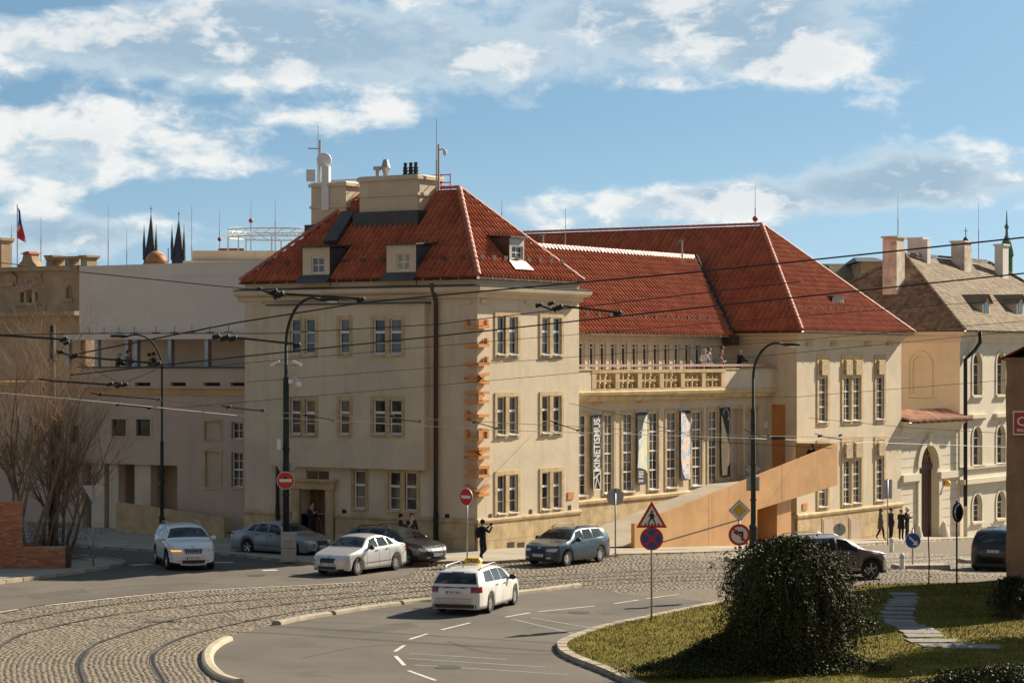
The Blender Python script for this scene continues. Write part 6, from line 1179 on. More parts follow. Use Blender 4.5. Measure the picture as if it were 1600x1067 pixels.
def wheel_meshes(Rw, spokes, kind):
    k = (Rw, spokes, kind)
    if k not in WM:
        w_ = .21; ty = MB().lathe([(Rw*.66, -w_/2), (Rw*.93, -w_/2), (Rw, -w_*.36), (Rw, w_*.36), (Rw*.93, w_/2), (Rw*.66, w_/2)], 28, axis=1, cap=False).mesh('tyre'); ty.materials.append(TYRE)
        rim = MB(); rim.lathe([(Rw*.60, -.02), (Rw*.69, -.095), (Rw*.71, -.10), (Rw*.71, -.02)], 28, axis=1, cap=False); rim.lathe([(.01, -.085), (.055, -.09), (.07, -.06), (.07, -.03)], 10, axis=1)
        for s in range(spokes):
            a = 2*math.pi*s/spokes; M = Matrix.Rotation(a, 4, 'Y'); rim.add([(-.035, -.075, .05), (.035, -.075, .05), (.028, -.09, Rw*.68), (-.028, -.09, Rw*.68), (-.035, -.03, .05), (.035, -.03, .05), (.028, -.04, Rw*.68), (-.028, -.04, Rw*.68)], [(0,1,2,3),(0,4,5,1),(1,5,6,2),(3,7,4,0)], 0, M)
        rm = rim.mesh('rim'); rm.materials.append(DARKRIM if kind == 'dark' else ALLOY)
        dk = MB().lathe([(.01, -.035), (Rw*.66, -.035), (Rw*.66, .0)], 20, axis=1).mesh('brake_disc'); dk.materials.append(BLACK); WM[k] = (ty, rm, dk)
    return WM[k]
PROFILES = {   # top line and belt line: (fraction of length from the nose, height as a fraction of the car's height)
 'sedan': dict(top=[(0, .38), (.012, .45), (.05, .53), (.13, .60), (.235, .665), (.27, .69), (.36, .88), (.42, .965), (.50, 1.), (.60, .995), (.68, .955), (.76, .86), (.855, .715), (.93, .695), (.975, .67), (1, .52)], belt=[(0, .38), (.05, .50), (.2, .60), (.3, .635), (.6, .66), (.85, .69), (.95, .68), (1, .5)],
   win=[(.335, .405, .505, .500), (.520, .515, .665, .640), (.680, .655, .765, .705)], ws=(.275, .41), rw=(.72, .855)),
 'wagon': dict(top=[(0, .38), (.012, .46), (.05, .54), (.13, .61), (.225, .665), (.26, .69), (.35, .88), (.41, .965), (.50, 1.), (.70, .995), (.86, .965), (.905, .945), (.945, .84), (.98, .66), (.99, .60), (1, .50)], belt=[(0, .38), (.05, .51), (.2, .60), (.3, .63), (.6, .65), (.9, .68), (.97, .63), (1, .5)],
   win=[(.325, .395, .495, .490), (.510, .505, .660, .655), (.675, .670, .860, .825)], ws=(.265, .40), rw=(.905, .978)),
 'suv': dict(top=[(0, .42), (.012, .50), (.04, .57), (.12, .63), (.22, .675), (.26, .70), (.345, .88), (.40, .965), (.50, 1.), (.70, 1.), (.87, .965), (.915, .945), (.95, .84), (.98, .66), (.99, .60), (1, .50)], belt=[(0, .42), (.04, .54), (.2, .615), (.3, .64), (.6, .655), (.9, .69), (.97, .64), (1, .5)],
   win=[(.32, .385, .485, .48), (.50, .495, .655, .65), (.67, .665, .84, .80)], ws=(.265, .39), rw=(.915, .978))}
def car(label, cat, pos, head, kind, L, Wd, H, wb, fo, Rw, pm, group, plate_txt, spokes=10, rimk='alloy', rails=False, indic=False, cladding=False, grille='wide', chrome_grille=False, taxi=False, plate_back=True, driver=False):
    pr = PROFILES[kind]; o = thing('parked_car' if 'parked' in label else 'car', label, cat, (pos[0], pos[1], gz(pos[0], pos[1])+.035), head, group)
    f = np.unique(np.r_[np.linspace(0, .06, 9), np.linspace(.06, .94, 70), np.linspace(.94, 1, 10)]); tp = np.interp(f, *zip(*pr['top']))*H; bl = np.interp(f, *zip(*pr['belt']))*H
    ker = np.array([1, 2, 3, 2, 1.])/9; pad = np.r_[tp[0], tp[0], tp, tp[-1], tp[-1]]; tp = np.convolve(pad, ker, 'valid'); bl = np.minimum(bl, tp-.015)
    hw = Wd/2*np.interp(f*L, [0, .06, .15, .35, .8, L-.9, L-.35, L-.12, L-.03, L], [.54, .69, .81, .925, 1, 1, .955, .90, .83, .76])
    fw, rw = fo, fo+wb; Ra = Rw+.055; zs = np.full(len(f), .19*H/1.45); d_ = f*L
    for c in (fw, rw): m_ = np.abs(d_-c) < Ra; zs[m_] = np.maximum(zs[m_], Rw+np.sqrt(np.maximum(Ra**2-(d_[m_]-c)**2, 0))*.98)
    zs = np.where((d_ < .25), np.maximum(zs, .24-.02), zs); gh = np.clip((tp-bl)/(.34*H), 0, 1)
    sec = []
    for i in range(len(f)):
        h, z0, zb, zt = hw[i], zs[i], bl[i], tp[i]; yr = h*(.955-.235*gh[i]); zr = zb+(zt-zb)*(.80+.04*gh[i]); pts = [(0, .20), (h-.30, .20), (h-.27, z0)]
        pts += [(h*.975, z0)]
        for v in (.16, .38, .60, .80, .93): pts.append((h*(1-.02*((v-.5)/.5)**2-.012*(v > .75)), z0+(zb-z0)*v))
        pts += [(h*.955, zb), ((h*.955+yr)/2+.01, (zb+zr)/2), (yr, zr)]
        for q in (.93, .8, .55, .28, 0): pts.append((yr*q, zr+(zt-zr)*(1-q*q)**.65))
        x = L/2-f[i]*L; sec.append([(x, p[0], p[1]) for p in pts]+[(x, -p[0], p[1]) for p in pts[-2::-1]][:-1])
    n = len(sec[0]); b = MB(); b.add([p for s in sec for p in s], [(i*n+j, i*n+(j+1) % n, (i+1)*n+(j+1) % n, (i+1)*n+j) for i in range(len(sec)-1) for j in range(n)]+[tuple(range(n))[::-1], tuple(range((len(sec)-1)*n, len(sec)*n))])
    body = link('body', b, [pm, TRIM], o, smooth=True); me = body.data
    cs = np.zeros(len(me.polygons)*3); me.polygons.foreach_get('center', cs); cs = cs.reshape(-1, 3)
    low = (cs[:, 2] < .215) | ((np.abs(cs[:, 1]) < Wd/2-.2) & (cs[:, 2] < .3)); 
    if cladding:
        ax = np.minimum(np.abs(L/2-fw-cs[:, 0]), np.abs(L/2-rw-cs[:, 0])); rr_ = np.hypot(ax, cs[:, 2]-Rw); low |= (cs[:, 2] < .34) | ((rr_ < Ra+.09) & (np.abs(cs[:, 1]) > Wd/2-.25))
    me.polygons.foreach_set('material_index', low.astype(np.int32))
    tree = BVHTree.FromPolygons([Vector(v) for v in b.v], b.f)
    def decal(name, side, quad, m, off=.008, nu=8, nv=4, parent=None):
        V, fs = [], []; q = [Vector(p) for p in quad]
        for j in range(nv+1):
            for i in range(nu+1):
                s, t = i/nu, j/nv; p = q[0]*(1-s)*(1-t)+q[1]*s*(1-t)+q[2]*s*t+q[3]*(1-s)*t
                if side == 'F': og, dr = Vector((4, p.x, p.y)), Vector((-1, 0, 0))
                elif side == 'B': og, dr = Vector((-4, p.x, p.y)), Vector((1, 0, 0))
                elif side == 'L': og, dr = Vector((p.x, 3, p.y)), Vector((0, -1, 0))
                elif side == 'R': og, dr = Vector((p.x, -3, p.y)), Vector((0, 1, 0))
                else: og, dr = Vector((p.x, p.y, 4)), Vector((0, 0, -1))
                hit = tree.ray_cast(og, dr)
                V.append(hit[0]+hit[1]*off*(1 if hit[1].dot(dr) < 0 else -1) if hit[0] is not None else og+dr*4)
        for j in range(nv):
            for i in range(nu): fs.append((j*(nu+1)+i, j*(nu+1)+i+1, (j+1)*(nu+1)+i+1, (j+1)*(nu+1)+i))
        mb = MB().add(V, fs); ed = []
        r = link(name, mb, m, parent or o, smooth=True)
        return r
    X = lambda fr: L/2-fr*L
    zb_at = lambda fr: float(np.interp(fr, f, bl)); zt_at = lambda fr: float(np.interp(fr, f, tp)); hw_at = lambda fr: float(np.interp(fr, f, hw))
    zr_at = lambda fr: zb_at(fr)+(zt_at(fr)-zb_at(fr))*.83
    # glass
    a, c = pr['ws']; yb, yt = hw_at(a)*.86, hw_at(c)*.66
    def patch(name, fa, fb_, yfa, yfb, m, nu=12, nv=10):
        V = []
        for j in range(nv+1):
            fr = fa+(fb_-fa)*j/nv; yy = yfa+(yfb-yfa)*j/nv
            for i in range(nu+1): y = yy*(2*i/nu-1); hit = tree.ray_cast(Vector((X(fr), y, 4)), Vector((0, 0, -1))); V.append(hit[0]+hit[1]*.009*(1 if hit[1].z > 0 else -1) if hit[0] is not None else Vector((X(fr), y, zt_at(fr))))
        return link(name, MB().add(V, [(j*(nu+1)+i, j*(nu+1)+i+1, (j+1)*(nu+1)+i+1, (j+1)*(nu+1)+i) for j in range(nv) for i in range(nu)]), m, o, smooth=True)
    ws = patch('windscreen', a+.006, c-.012, yb, yt, CGLASS); a2, c2 = pr['rw']
    if kind == 'sedan': patch('rear_window', a2+.01, c2-.008, hw_at(a2)*.62, hw_at(c2)*.74, CGLASS)
    else: zt_, zb_ = zt_at(a2+.002)-.05, zt_at(c2)+.02; decal('rear_window', 'B', [(-hw_at(c2)*.90, zb_-.01), (hw_at(c2)*.90, zb_-.01), (hw_at(a2)*.68, zt_), (-hw_at(a2)*.68, zt_)], CGLASS, .009, 12, 8)
    for s in ('L', 'R'):
        for (b0, t0_, b1, t1_) in pr['win']: decal('side_window', s, [(X(b0), zb_at(b0)+.035), (X(b1), zb_at(b1)+.035), (X(t1_), zr_at(t1_)-.02), (X(t0_), zr_at(t0_)-.03)], CGLASS, .007, 8, 6)
        for fr in ((pr['win'][0][0]-.012), (pr['win'][0][2]+pr['win'][1][0])/2, pr['win'][1][2]+.012): decal('door_gap', s, [(X(fr)-.006, .27), (X(fr)+.006, .27), (X(fr)+.006, zb_at(fr)), (X(fr)-.006, zb_at(fr))], TRIM, .003, 1, 8)
        for fr in (pr['win'][0][2]-.035, pr['win'][1][2]-.03): decal('door_handle', s, [(X(fr)-.09, zb_at(fr)-.115), (X(fr)+.09, zb_at(fr)-.115), (X(fr)+.09, zb_at(fr)-.075), (X(fr)-.09, zb_at(fr)-.075)], TRIM if pm.name != 'x' else pm, .02, 3, 1)
        sg = 1 if s == 'L' else -1; fm_ = pr['win'][0][0]+.02; link('wing_mirror', MB().box(-.08, .1, -.12, .12, -.08, .09).mesh('wing_mirror') if False else MB().ball((0,0,0), (.10, .13, .095), 10), TRIM if not pm.name.startswith('white_suv') else pm, o, loc=(X(fm_), sg*(hw_at(fm_)+.10), zb_at(fm_)+.07), smooth=True)
        link('mirror_stalk', MB().box(-.03, .03, -.1, .1, -.02, .02), TRIM, o, loc=(X(fm_), sg*hw_at(fm_), zb_at(fm_)+.02))
        zm = .30*H; decal('side_strip', s, [(X(.30), zm-.012), (X(.74), zm-.0), (X(.74), zm+.02), (X(.30), zm+.01)], TRIM if not cladding else CHROME, .010, 12, 1) if kind == 'sedan' else None
        # lights
        hz = .43*H if kind != 'suv' else .47*H
        decal('headlight', 'F', [(sg*hw_at(.03)*.52, hz-.03), (sg*hw_at(.03)*1.06, hz-.05), (sg*hw_at(.05)*1.05, hz+.09), (sg*hw_at(.03)*.55, hz+.055)], HEADL, .012, 8, 4)
        if indic and s == 'R': decal('indicator', 'F', [(sg*hw_at(.03)*.60, hz-.035), (sg*hw_at(.03)*1.05, hz-.045), (sg*hw_at(.05)*1.05, hz+.01), (sg*hw_at(.03)*.62, hz+.0)], AMBER, .018, 6, 2)
        decal('fog_light', 'F', [(sg*hw_at(.02)*.60, .22*H), (sg*hw_at(.02)*.9, .22*H), (sg*hw_at(.02)*.9, .255*H), (sg*hw_at(.02)*.60, .255*H)], HEADL, .01, 4, 2)
        tz = .56*H; decal('tail_light', 'B', [(sg*hw_at(.99)*.72, tz-.10), (sg*hw_at(.985)*1.08, tz-.10), (sg*hw_at(.985)*1.06, tz+.08), (sg*hw_at(.99)*.70, tz+.08)], TAILL, .012, 6, 4)
        decal('tail_light', s, [(X(.993), tz-.10), (X(.945), tz-.08), (X(.95), tz+.07), (X(.99), tz+.08)], TAILL, .010, 4, 4)
    gz_ = .40*H if kind != 'suv' else .45*H
    gl = decal('grille', 'F', [(-hw_at(.02)*.48, gz_-.10), (hw_at(.02)*.48, gz_-.10), (hw_at(.02)*.52, gz_+.075), (-hw_at(.02)*.52, gz_+.075)], TRIM, .014, 10, 4)
    if chrome_grille:
        decal('grille_frame', 'F', [(-hw_at(.02)*.52, gz_+.075), (hw_at(.02)*.52, gz_+.075), (hw_at(.02)*.52, gz_+.10), (-hw_at(.02)*.52, gz_+.10)], CHROME, .018, 10, 1)
        for k in range(9): y = hw_at(.02)*(.44*(k/4-1)); decal('grille_slat', 'F', [(y-.008, gz_-.09), (y+.008, gz_-.09), (y+.008, gz_+.07), (y-.008, gz_+.07)], CHROME if kind == 'suv' else ALLOY, .02, 1, 3)
    decal('lower_intake', 'F', [(-hw_at(.02)*.62, .17*H), (hw_at(.02)*.62, .17*H), (hw_at(.02)*.66, .245*H), (-hw_at(.02)*.66, .245*H)], TRIM, .012, 10, 2)
    decal('badge', 'F', [(-.05, gz_+.09), (.05, gz_+.09), (.05, gz_+.17), (-.05, gz_+.17)], CHROME, .02, 2, 2)
    decal('rear_bumper', 'B', [(-hw_at(.99)*.95, .16*H), (hw_at(.99)*.95, .16*H), (hw_at(.99)*.95, .24*H), (-hw_at(.99)*.95, .24*H)], TRIM, .012, 10, 2)
    decal('boot_gap', 'B', [(-hw_at(.99)*.8, .36*H), (hw_at(.99)*.8, .36*H), (hw_at(.99)*.8, .366*H), (-hw_at(.99)*.8, .366*H)], TRIM, .006, 10, 1)
    for s, zc_ in (('F', .30*H), ('B', .50*H)):
        if not plate_txt: break
        hit = tree.ray_cast(Vector((4 if s == 'F' else -4, 0, zc_)), Vector((-1 if s == 'F' else 1, 0, 0)))[0]
        sg = 1 if s == 'F' else -1; pl = link('number_plate', MB().box(-.26, .26, -.01, .01, -.055, .055), PLATEW, o, M=Matrix.Translation((hit.x+sg*.03, 0, zc_)) @ Matrix.Rotation(R(90)*sg, 4, 'Z')); link('plate_band', MB().box(-.26, -.215, -.013, -.009, -.055, .055), PLATEB, pl)
        link('plate_number', text_mesh(plate_txt, .105, .001), SK, pl, M=Matrix.Translation((.02, -.012, 0)) @ Matrix.Rotation(R(90), 4, 'X'))
    ty, rm, dk = wheel_meshes(Rw, spokes, rimk)
    for c in (fw, rw):
        for sg in (1, -1):
            wo = link('wheel', ty, None, o, M=Matrix.Translation((L/2-c, sg*(Wd/2-.125), Rw)) @ Matrix.Rotation(0 if sg < 0 else math.pi, 4, 'Z'), smooth=False); link('rim', rm, None, wo); link('brake_disc', dk, None, wo)
    if rails:
        for sg in (1, -1):
            fr = np.linspace(.44, .84, 9); yy = [hw_at(q)*.66 for q in fr]; pts = [(X(q), sg*y, zt_at(q)-.0+(.05 if 0 < i < 8 else -.03)) for i, (q, y) in enumerate(zip(fr, yy))]; link('roof_rail', MB().tube(pts, .018, 6), ALLOY if rails == 'alloy' else TRIM, o, smooth=True)
    if taxi:
        tx = link('taxi_sign', MB().prism([(-.26, 0), (.26, 0), (.29, .08), (.22, .18), (-.22, .18), (-.29, .08)], -.10, .10, 1), SY, o, M=Matrix.Translation((X(.58), 0, H+.03)) @ Matrix.Rotation(R(-90), 4, 'Z')); link('lettering', text_mesh('TAXI', .17, .003, bold=.004), SK, tx, M=Matrix.Translation((0, -.104, .085)) @ Matrix.Rotation(R(90), 4, 'X'))
        link('aerial', MB().tube([(X(.80), 0, zt_at(.80)), (X(.83), 0, zt_at(.8)+.14)], .012, 5), TRIM, o); decal('brake_light', 'B', [(-.2, zt_at(.905)-.06), (.2, zt_at(.905)-.06), (.2, zt_at(.905)-.03), (-.2, zt_at(.905)-.03)], TAILL, .016, 6, 1)
    return o
def cp(u, v): p = gp(u, v, .03); return p
GRP = 'cars at the junction'
car('white sport utility car coming towards the viewer with amber indicator lit', 'car', cp(287, 884), R(-73), 'suv', 4.70, 1.88, 1.68, 2.79, .92, .36, paint('white_suv_paint', (.72, .72, .70)), GRP, '3AP 4368', rails='alloy', indic=True, cladding=True, chrome_grille=True, spokes=5)
car('silver grey saloon parked beside the building door behind the cabinet', 'car', cp(440, 866), R(-36), 'sedan', 4.51, 1.73, 1.43, 2.51, .93, .31, paint('grey_blue_paint', (.27, .29, .31), .6), GRP, '4S7 1592', spokes=5)
car('dark green black estate car half hidden behind the silver saloon', 'car', cp(618, 879), R(-40), 'wagon', 4.51, 1.73, 1.46, 2.51, .93, .31, paint('black_green_paint', (.012, .016, .014), .2), GRP, '7A2 5580', spokes=5, rails='trim', chrome_grille=True)
car('silver saloon turning left in front of the shaded building', 'car', cp(562, 893), R(-120), 'sedan', 4.44, 1.75, 1.47, 2.65, .86, .32, paint('silver_paint', (.60, .59, .56), .45), GRP, '1AA 3842', spokes=9)
car('dark blue estate car on the cobbles by the sunny corner', 'car', cp(886, 879), R(-124), 'wagon', 4.26, 1.73, 1.47, 2.47, .87, .31, paint('blue_paint', (.012, .040, .068), .4), GRP, '5AJ 8021', spokes=10, rails='trim')
car('white estate taxi with yellow roof sign seen from behind', 'car', cp(745, 950), R(73), 'wagon', 4.67, 1.81, 1.47, 2.68, .90, .32, paint('white_taxi_paint', (.72, .70, .66)), GRP, '4S8 7684', spokes=10, rails='alloy', taxi=True)
car('grey sport utility car half hidden behind the dark bush', 'car', cp(1288, 904), R(22), 'suv', 4.69, 1.90, 1.66, 2.86, .87, .37, paint('grey_suv_paint', (.30, .30, .30), .6), GRP, '8AC 1177', spokes=5, cladding=True, rails='alloy')
car('black sport utility car driving away beside the brown wall', 'car', cp(1573, 889), R(66), 'suv', 5.1, 1.98, 1.80, 3.1, .9, .39, paint('black_paint', (.010, .011, .013), .1), GRP, '1BZ 3333', spokes=5, rimk='dark', rails='trim')
# ================================================================== people
SKIN = mat('skin', (.50, .30, .21), .6, .08, 6); CLOTH = {}
def cloth(c): 
    k = tuple(round(x, 3) for x in c)
    if k not in CLOTH: CLOTH[k] = mat('cloth_%d' % len(CLOTH), c, .9, .15, 8, .3, 30)
    return CLOTH[k]
BLK = (.014, .013, .015)
def person(label, loc, face, top=BLK, legs=BLK, shoes=(.02, .018, .016), hair=(.03, .02, .012), h=1.75, arms='down', stance='stand', coat=0., bag=None, hood=False, group=None, longhair=False, lean=0.):
    k = h/1.75; V = [], []; names = {}; vs, es, rad, lab = [], [], [], []
    def add(n, p, r, par=None, l='top'):
        names[n] = len(vs); vs.append(Vector(p)*k); rad.append(r*k); lab.append(l)
        if par: es.append((names[par], names[n]))
    L = lean
    add('pelvis', (0, 0, .96), .145, None, 'legs'); add('spine', (0, .02+L*.15, 1.14), .135, 'pelvis'); add('chest', (0, .0+L*.45, 1.34), .155, 'spine'); add('neck', (0, .01+L*.62, 1.49), .06, 'chest', 'skin'); add('head', (0, .03+L*.7, 1.60), .092, 'neck', 'skin'); add('crown', (0, .02+L*.75, 1.70), .075, 'head', 'skin')
    A = {'down': [((.235, 0, 1.15), (.25, .05, .90), (.25, .07, .82))]*2, 'camera': [((.26, .16, 1.24), (.13, .36, 1.46), (.08, .42, 1.52))]*2, 'rail': [((.24, .14, 1.18), (.20, .42, 1.12), (.18, .50, 1.12))]*2, 'chest': [((.25, .06, 1.16), (.10, .26, 1.22), (.03, .30, 1.26))]*2, 'phone': [((.25, .05, 1.16), (.12, .30, 1.26), (.06, .36, 1.33)), ((.235, 0, 1.15), (.22, .2, 1.02), (.18, .26, 1.02))], 'pocket': [((.27, -.05, 1.16), (.22, .08, .96), (.18, .10, .93))]*2}[arms]
    for sg, (e, w_, hd) in zip((1, -1), A):
        s = 'R' if sg > 0 else 'L'; ly = L*.5
        add('sh'+s, (sg*.165, ly, 1.41), .085, 'chest'); add('el'+s, (sg*e[0], e[1]+ly, e[2]), .06, 'sh'+s); add('wr'+s, (sg*w_[0], w_[1]+ly, w_[2]), .042, 'el'+s); d = (Vector(hd)-Vector(w_)).normalized()
        hp = Vector((sg*hd[0], hd[1]+ly, hd[2])); add('hd'+s, hp, .034, 'wr'+s, 'skin'); dx = Vector((sg*d.x, d.y, d.z))
        for q in range(4): off = Vector((.022*(q-1.5), 0, .006*(1.5-abs(q-1.5)))); p = hp+dx*.045+off; add('f%s%d' % (s, q), p, .011, 'hd'+s, 'skin'); add('g%s%d' % (s, q), p+dx*(.04-.006*abs(q-1.4))+Vector((0, -.008, -.008)), .009, 'f%s%d' % (s, q), 'skin')
        p = hp+Vector((-sg*.04, .01, .0)); add('th'+s, p, .012, 'hd'+s, 'skin'); add('ti'+s, p+dx*.03, .010, 'th'+s, 'skin')
    for sg in (1, -1):
        s = 'R' if sg > 0 else 'L'; kn, an = (.10, .02, .52), (.105, -.02, .10)
        if stance == 'walk': kn, an = ((.10, .12, .53), (.105, .16, .10)) if sg > 0 else ((.10, -.02, .52), (.105, -.24, .14))
        if stance == 'onefoot' and sg > 0: kn, an = (.06, .10, .55), (-.02, -.12, .32)
        add('hip'+s, (sg*.09, 0, .90), .105, 'pelvis', 'legs'); add('kn'+s, (sg*kn[0], kn[1], kn[2]), .072, 'hip'+s, 'legs'); add('an'+s, (sg*an[0], an[1], an[2]), .052, 'kn'+s, 'legs'); add('to'+s, (sg*(an[0]+.01), an[1]+.15, max(an[2]-.065, .035)), .042, 'an'+s, 'shoes')
    me = bpy.data.meshes.new('skel'); me.from_pydata(vs, es, []); ob = bpy.data.objects.new('skel', me); COL.objects.link(ob)
    m = ob.modifiers.new('s', 'SKIN'); m.use_smooth_shade = True; sk = me.skin_vertices[0].data if me.skin_vertices else None
    if sk is None:
        bpy.context.view_layer.objects.active = ob; bm = bmesh.new(); bm.from_mesh(me); bm.verts.layers.skin.verify(); bm.to_mesh(me); bm.free(); sk = me.skin_vertices[0].data
    for i, r_ in enumerate(rad): sk[i].radius = (r_, r_*(.78 if lab[i] in ('top', 'legs') and i < 3 else 1)); sk[i].use_root = (i == 0)
    su = ob.modifiers.new('u', 'SUBSURF'); su.levels = 1; dg = bpy.context.evaluated_depsgraph_get(); bm_ = bpy.data.meshes.new_from_object(ob.evaluated_get(dg)); bpy.data.objects.remove(ob)
    o = thing('person', label, 'person', loc, face, group)
    bm_.materials.clear()
    order = {'top': 0, 'legs': 1, 'shoes': 2, 'skin': 3}
    for c in (cloth(top), cloth(legs), cloth(shoes), SKIN): bm_.materials.append(c)
    P_ = np.array([tuple(v) for v in vs]); seg = [(P_[a], P_[b], lab[b]) for a, b in es]; cs = np.zeros(len(bm_.polygons)*3); bm_.polygons.foreach_get('center', cs); cs = cs.reshape(-1, 3); best = np.full(len(cs), 9.); idx = np.zeros(len(cs), np.int32)
    for a, b, l in seg:
        d = b-a; t = np.clip(((cs-a)@d)/max(d@d, 1e-9), 0, 1); dist = np.linalg.norm(cs-a-t[:, None]*d, axis=1); u = dist < best; best[u] = dist[u]; idx[u] = order[l]
    idx[(cs[:, 2] > .93*k) & (idx == 1)] = 0
    bm_.polygons.foreach_set('material_index', idx); bm_.polygons.foreach_set('use_smooth', [True]*len(idx)); link('body', bm_, None, o)
    hd = Vector((0, .025+L*.72, 1.645))*k
    hm = MB().ball(hd+Vector((0, -.018, .018))*k, (.098*k, .112*k, .108*k), 12)
    if longhair: hm.ball(hd+Vector((0, -.06, -.12))*k, (.10*k, .06*k, .17*k), 10)
    link('hood' if hood else 'hair', hm, cloth(top) if hood else cloth(hair), o, smooth=True)
    fc = MB().ball(hd+Vector((0, .068, -.02))*k, (.068*k, .045*k, .085*k), 10).ball(hd+Vector((0, .118, -.02))*k, (.014*k, .018*k, .022*k), 6); fo__ = link('face', fc, SKIN, o, smooth=True)
    link('eyes', MB().ball(hd+Vector((.03, .106, .005))*k, .011*k, 6).ball(hd+Vector((-.03, .106, .005))*k, .011*k, 6), BLACK, fo__)
    if coat: link('coat_skirt', MB().lathe([(.165*k, 1.22*k), (.175*k, 1.0*k), (.19*k, (1.0-coat*.5)*k), (.215*k, (1.0-coat)*k), (.19*k, (1.0-coat)*k)], 14, 0, Matrix.Diagonal((1.12, .82, 1, 1))), cloth(top), o, smooth=True)
    if bag == 'backpack': link('backpack', MB().ball((0, -.20*k, 1.24*k), (.15*k, .11*k, .23*k), 12), cloth(BLK), o, smooth=True)
    if bag == 'shoulder': link('handbag', MB().ball((-.24*k, .04, .98*k), (.06*k, .12*k, .12*k), 10), cloth((.12, .03, .02)), o, smooth=True)
    if arms == 'camera': link('camera_body', MB().box(-.07, .07, .36, .44, 1.50*k, 1.60*k), BLACK, o)
    return o
def stand(u, v): p = gp(u, v, .12); return (p.x, p.y, gz(p.x, p.y)+.12)
person('person in black standing at the corner taking a picture, one foot raised', stand(754, 880), R(-60), arms='camera', stance='onefoot', bag='backpack', h=1.74, hood=True, legs=(.02, .02, .024))
q = tw(-.15, -(dx0+dx1)/2); person('person in dark clothes standing in the shaded doorway looking at a phone', (q.x, q.y, .14), R(-140), arms='phone', h=1.78, top=(.02, .02, .024))
q = at(626, 860, 101.2); person('hooded person in black behind the dark estate car, left of the pair', (q.x, q.y, .12), R(-90), arms='chest', h=1.62, hood=True)
q = at(643, 860, 100.6); person('person in dark jacket and cap behind the dark estate car, right of the pair', (q.x, q.y, .12), R(-170), arms='phone', h=1.66, top=(.012, .014, .03))
def terrace(u, dt, z): w_ = Bw(u, LT+dt); p = tw(LT+dt, w_); return (p.x, p.y, z)
zt_ = zpar-.95
person('grey haired person in black leaning on the left terrace parapet', terrace(182, .62, zt_), R(-60), hair=(.35, .33, .31), arms='rail', lean=.18, h=1.70); person('bearded person in grey blue jacket on the left terrace', terrace(200, .62, zt_), R(-120), top=(.13, .17, .22), hair=(.04, .025, .015), arms='chest', h=1.80)
person('person in ochre jacket on the left terrace', terrace(233, .62, zt_), R(-80), top=(.28, .17, .04), hair=(.03, .02, .015), h=1.66, arms='rail'); person('person in dark coat right of the ochre jacket on the terrace', terrace(240, .9, zt_), R(-100), top=(.06, .03, .02), h=1.70)
def balc(u, w_, h=0): t = At(u, w_); p = tw(t, w_); return (p.x, p.y, zbal+.50)
person('blond person in white top at the balcony rail', balc(1101, 1.95), R(-10), top=(.70, .68, .66), hair=(.50, .40, .24), arms='rail', h=1.66); person('person in dark top behind the blond one on the balcony', balc(1107.5, 2.4), R(-120), hair=(.12, .08, .05), h=1.76, arms='pocket')
person('tall man in black jacket on the balcony', balc(1127.5, 2.3), R(-95), hair=(.10, .06, .04), h=1.86, arms='pocket'); person('person with reddish hair and pale scarf on the balcony before the tall man', balc(1126, 1.85), R(-80), top=(.42, .30, .24), hair=(.30, .14, .05), h=1.50, arms='chest', longhair=True)
person('grey haired person in black leaning on the right end of the balcony rail', balc(1154, 1.9), R(-60), hair=(.42, .41, .39), arms='rail', lean=.2, h=1.64)
t_ = At(1268, -1.1); q = tw(t_, -1.1); person('dark figure behind the upper end of the copper ramp parapet', (q.x, q.y, fl(t_)), R(150), h=1.72)
person('person in long grey coat with brown bag on the right pavement', stand(1376, 843), R(-85), top=(.10, .105, .09), legs=(.02, .022, .03), shoes=(.60, .58, .55), hair=(.07, .04, .02), coat=.38, bag='shoulder', longhair=True, stance='walk', h=1.72)
person('person in dark navy coat between the long grey coat and the couple', stand(1392, 843.5), R(-70), top=(.02, .022, .03), hair=(.12, .06, .03), coat=.25, h=1.78, arms='pocket')
person('person in black coat, left of the close pair near the gate', stand(1408, 843), R(-40), top=BLK, hair=(.16, .14, .12), coat=.35, h=1.68, arms='chest'); person('white haired person in black jacket, right of the close pair', stand(1417, 843.5), R(-120), top=(.016, .016, .018), hair=(.60, .58, .55), h=1.80, arms='chest')
# ================================================================== walls, trees and bushes
# brick wall on the left, brick by brick
p = gp(16, 886, .15); bw_ = thing('brick_wall', 'orange brick wall with low stepped end on the left pavement', 'wall', (p.x, p.y, .13), R(4))
BM_ = MB().box(-.124, .124, -.06, .06, -.031, .031).mesh('brick'); BM_.materials.append(BRICK); k_ = F/p.y
x1 = (33-16)/k_; x2 = (104-16)/k_; Hb_ = (886-784)/k_; hl = (886-852)/k_; x0_ = -1.6
link('mortar_core', MB().box(x0_, x1-.01, .01, .5, 0, Hb_-.03).box(x1-.01, x2-.02, .01, .4, 0, hl-.04), MORT2, bw_)
nbk = 0
for r_ in range(int(Hb_/.075)):
    for c in range(16):
        x = x0_+.26*c+(.13 if r_ % 2 else 0)
        if x > x1-.05: continue
        o = link('brick', BM_, None, bw_, loc=(x+.0, .05+rng.uniform(-.006, .006), .04+.075*r_)); nbk += 1
for r_ in range(int(hl/.075)):
    for c in range(8):
        x = x1+.13+.26*c+(.13 if r_ % 2 else 0)
        if x < x2-.08 and not (r_ > int(hl/.075)-3 and x > x1+.9): link('brick', BM_, None, bw_, loc=(x, .05+rng.uniform(-.006, .006), .04+.075*r_))
link('wall_coping', MB().box(x0_, x1, -.05, .55, Hb_-.03, Hb_+.02), BRICK, bw_); link('end_post', MB().box(x2-.05, x2+.12, -.1, .4, 0, hl*.95), STEM, bw_)
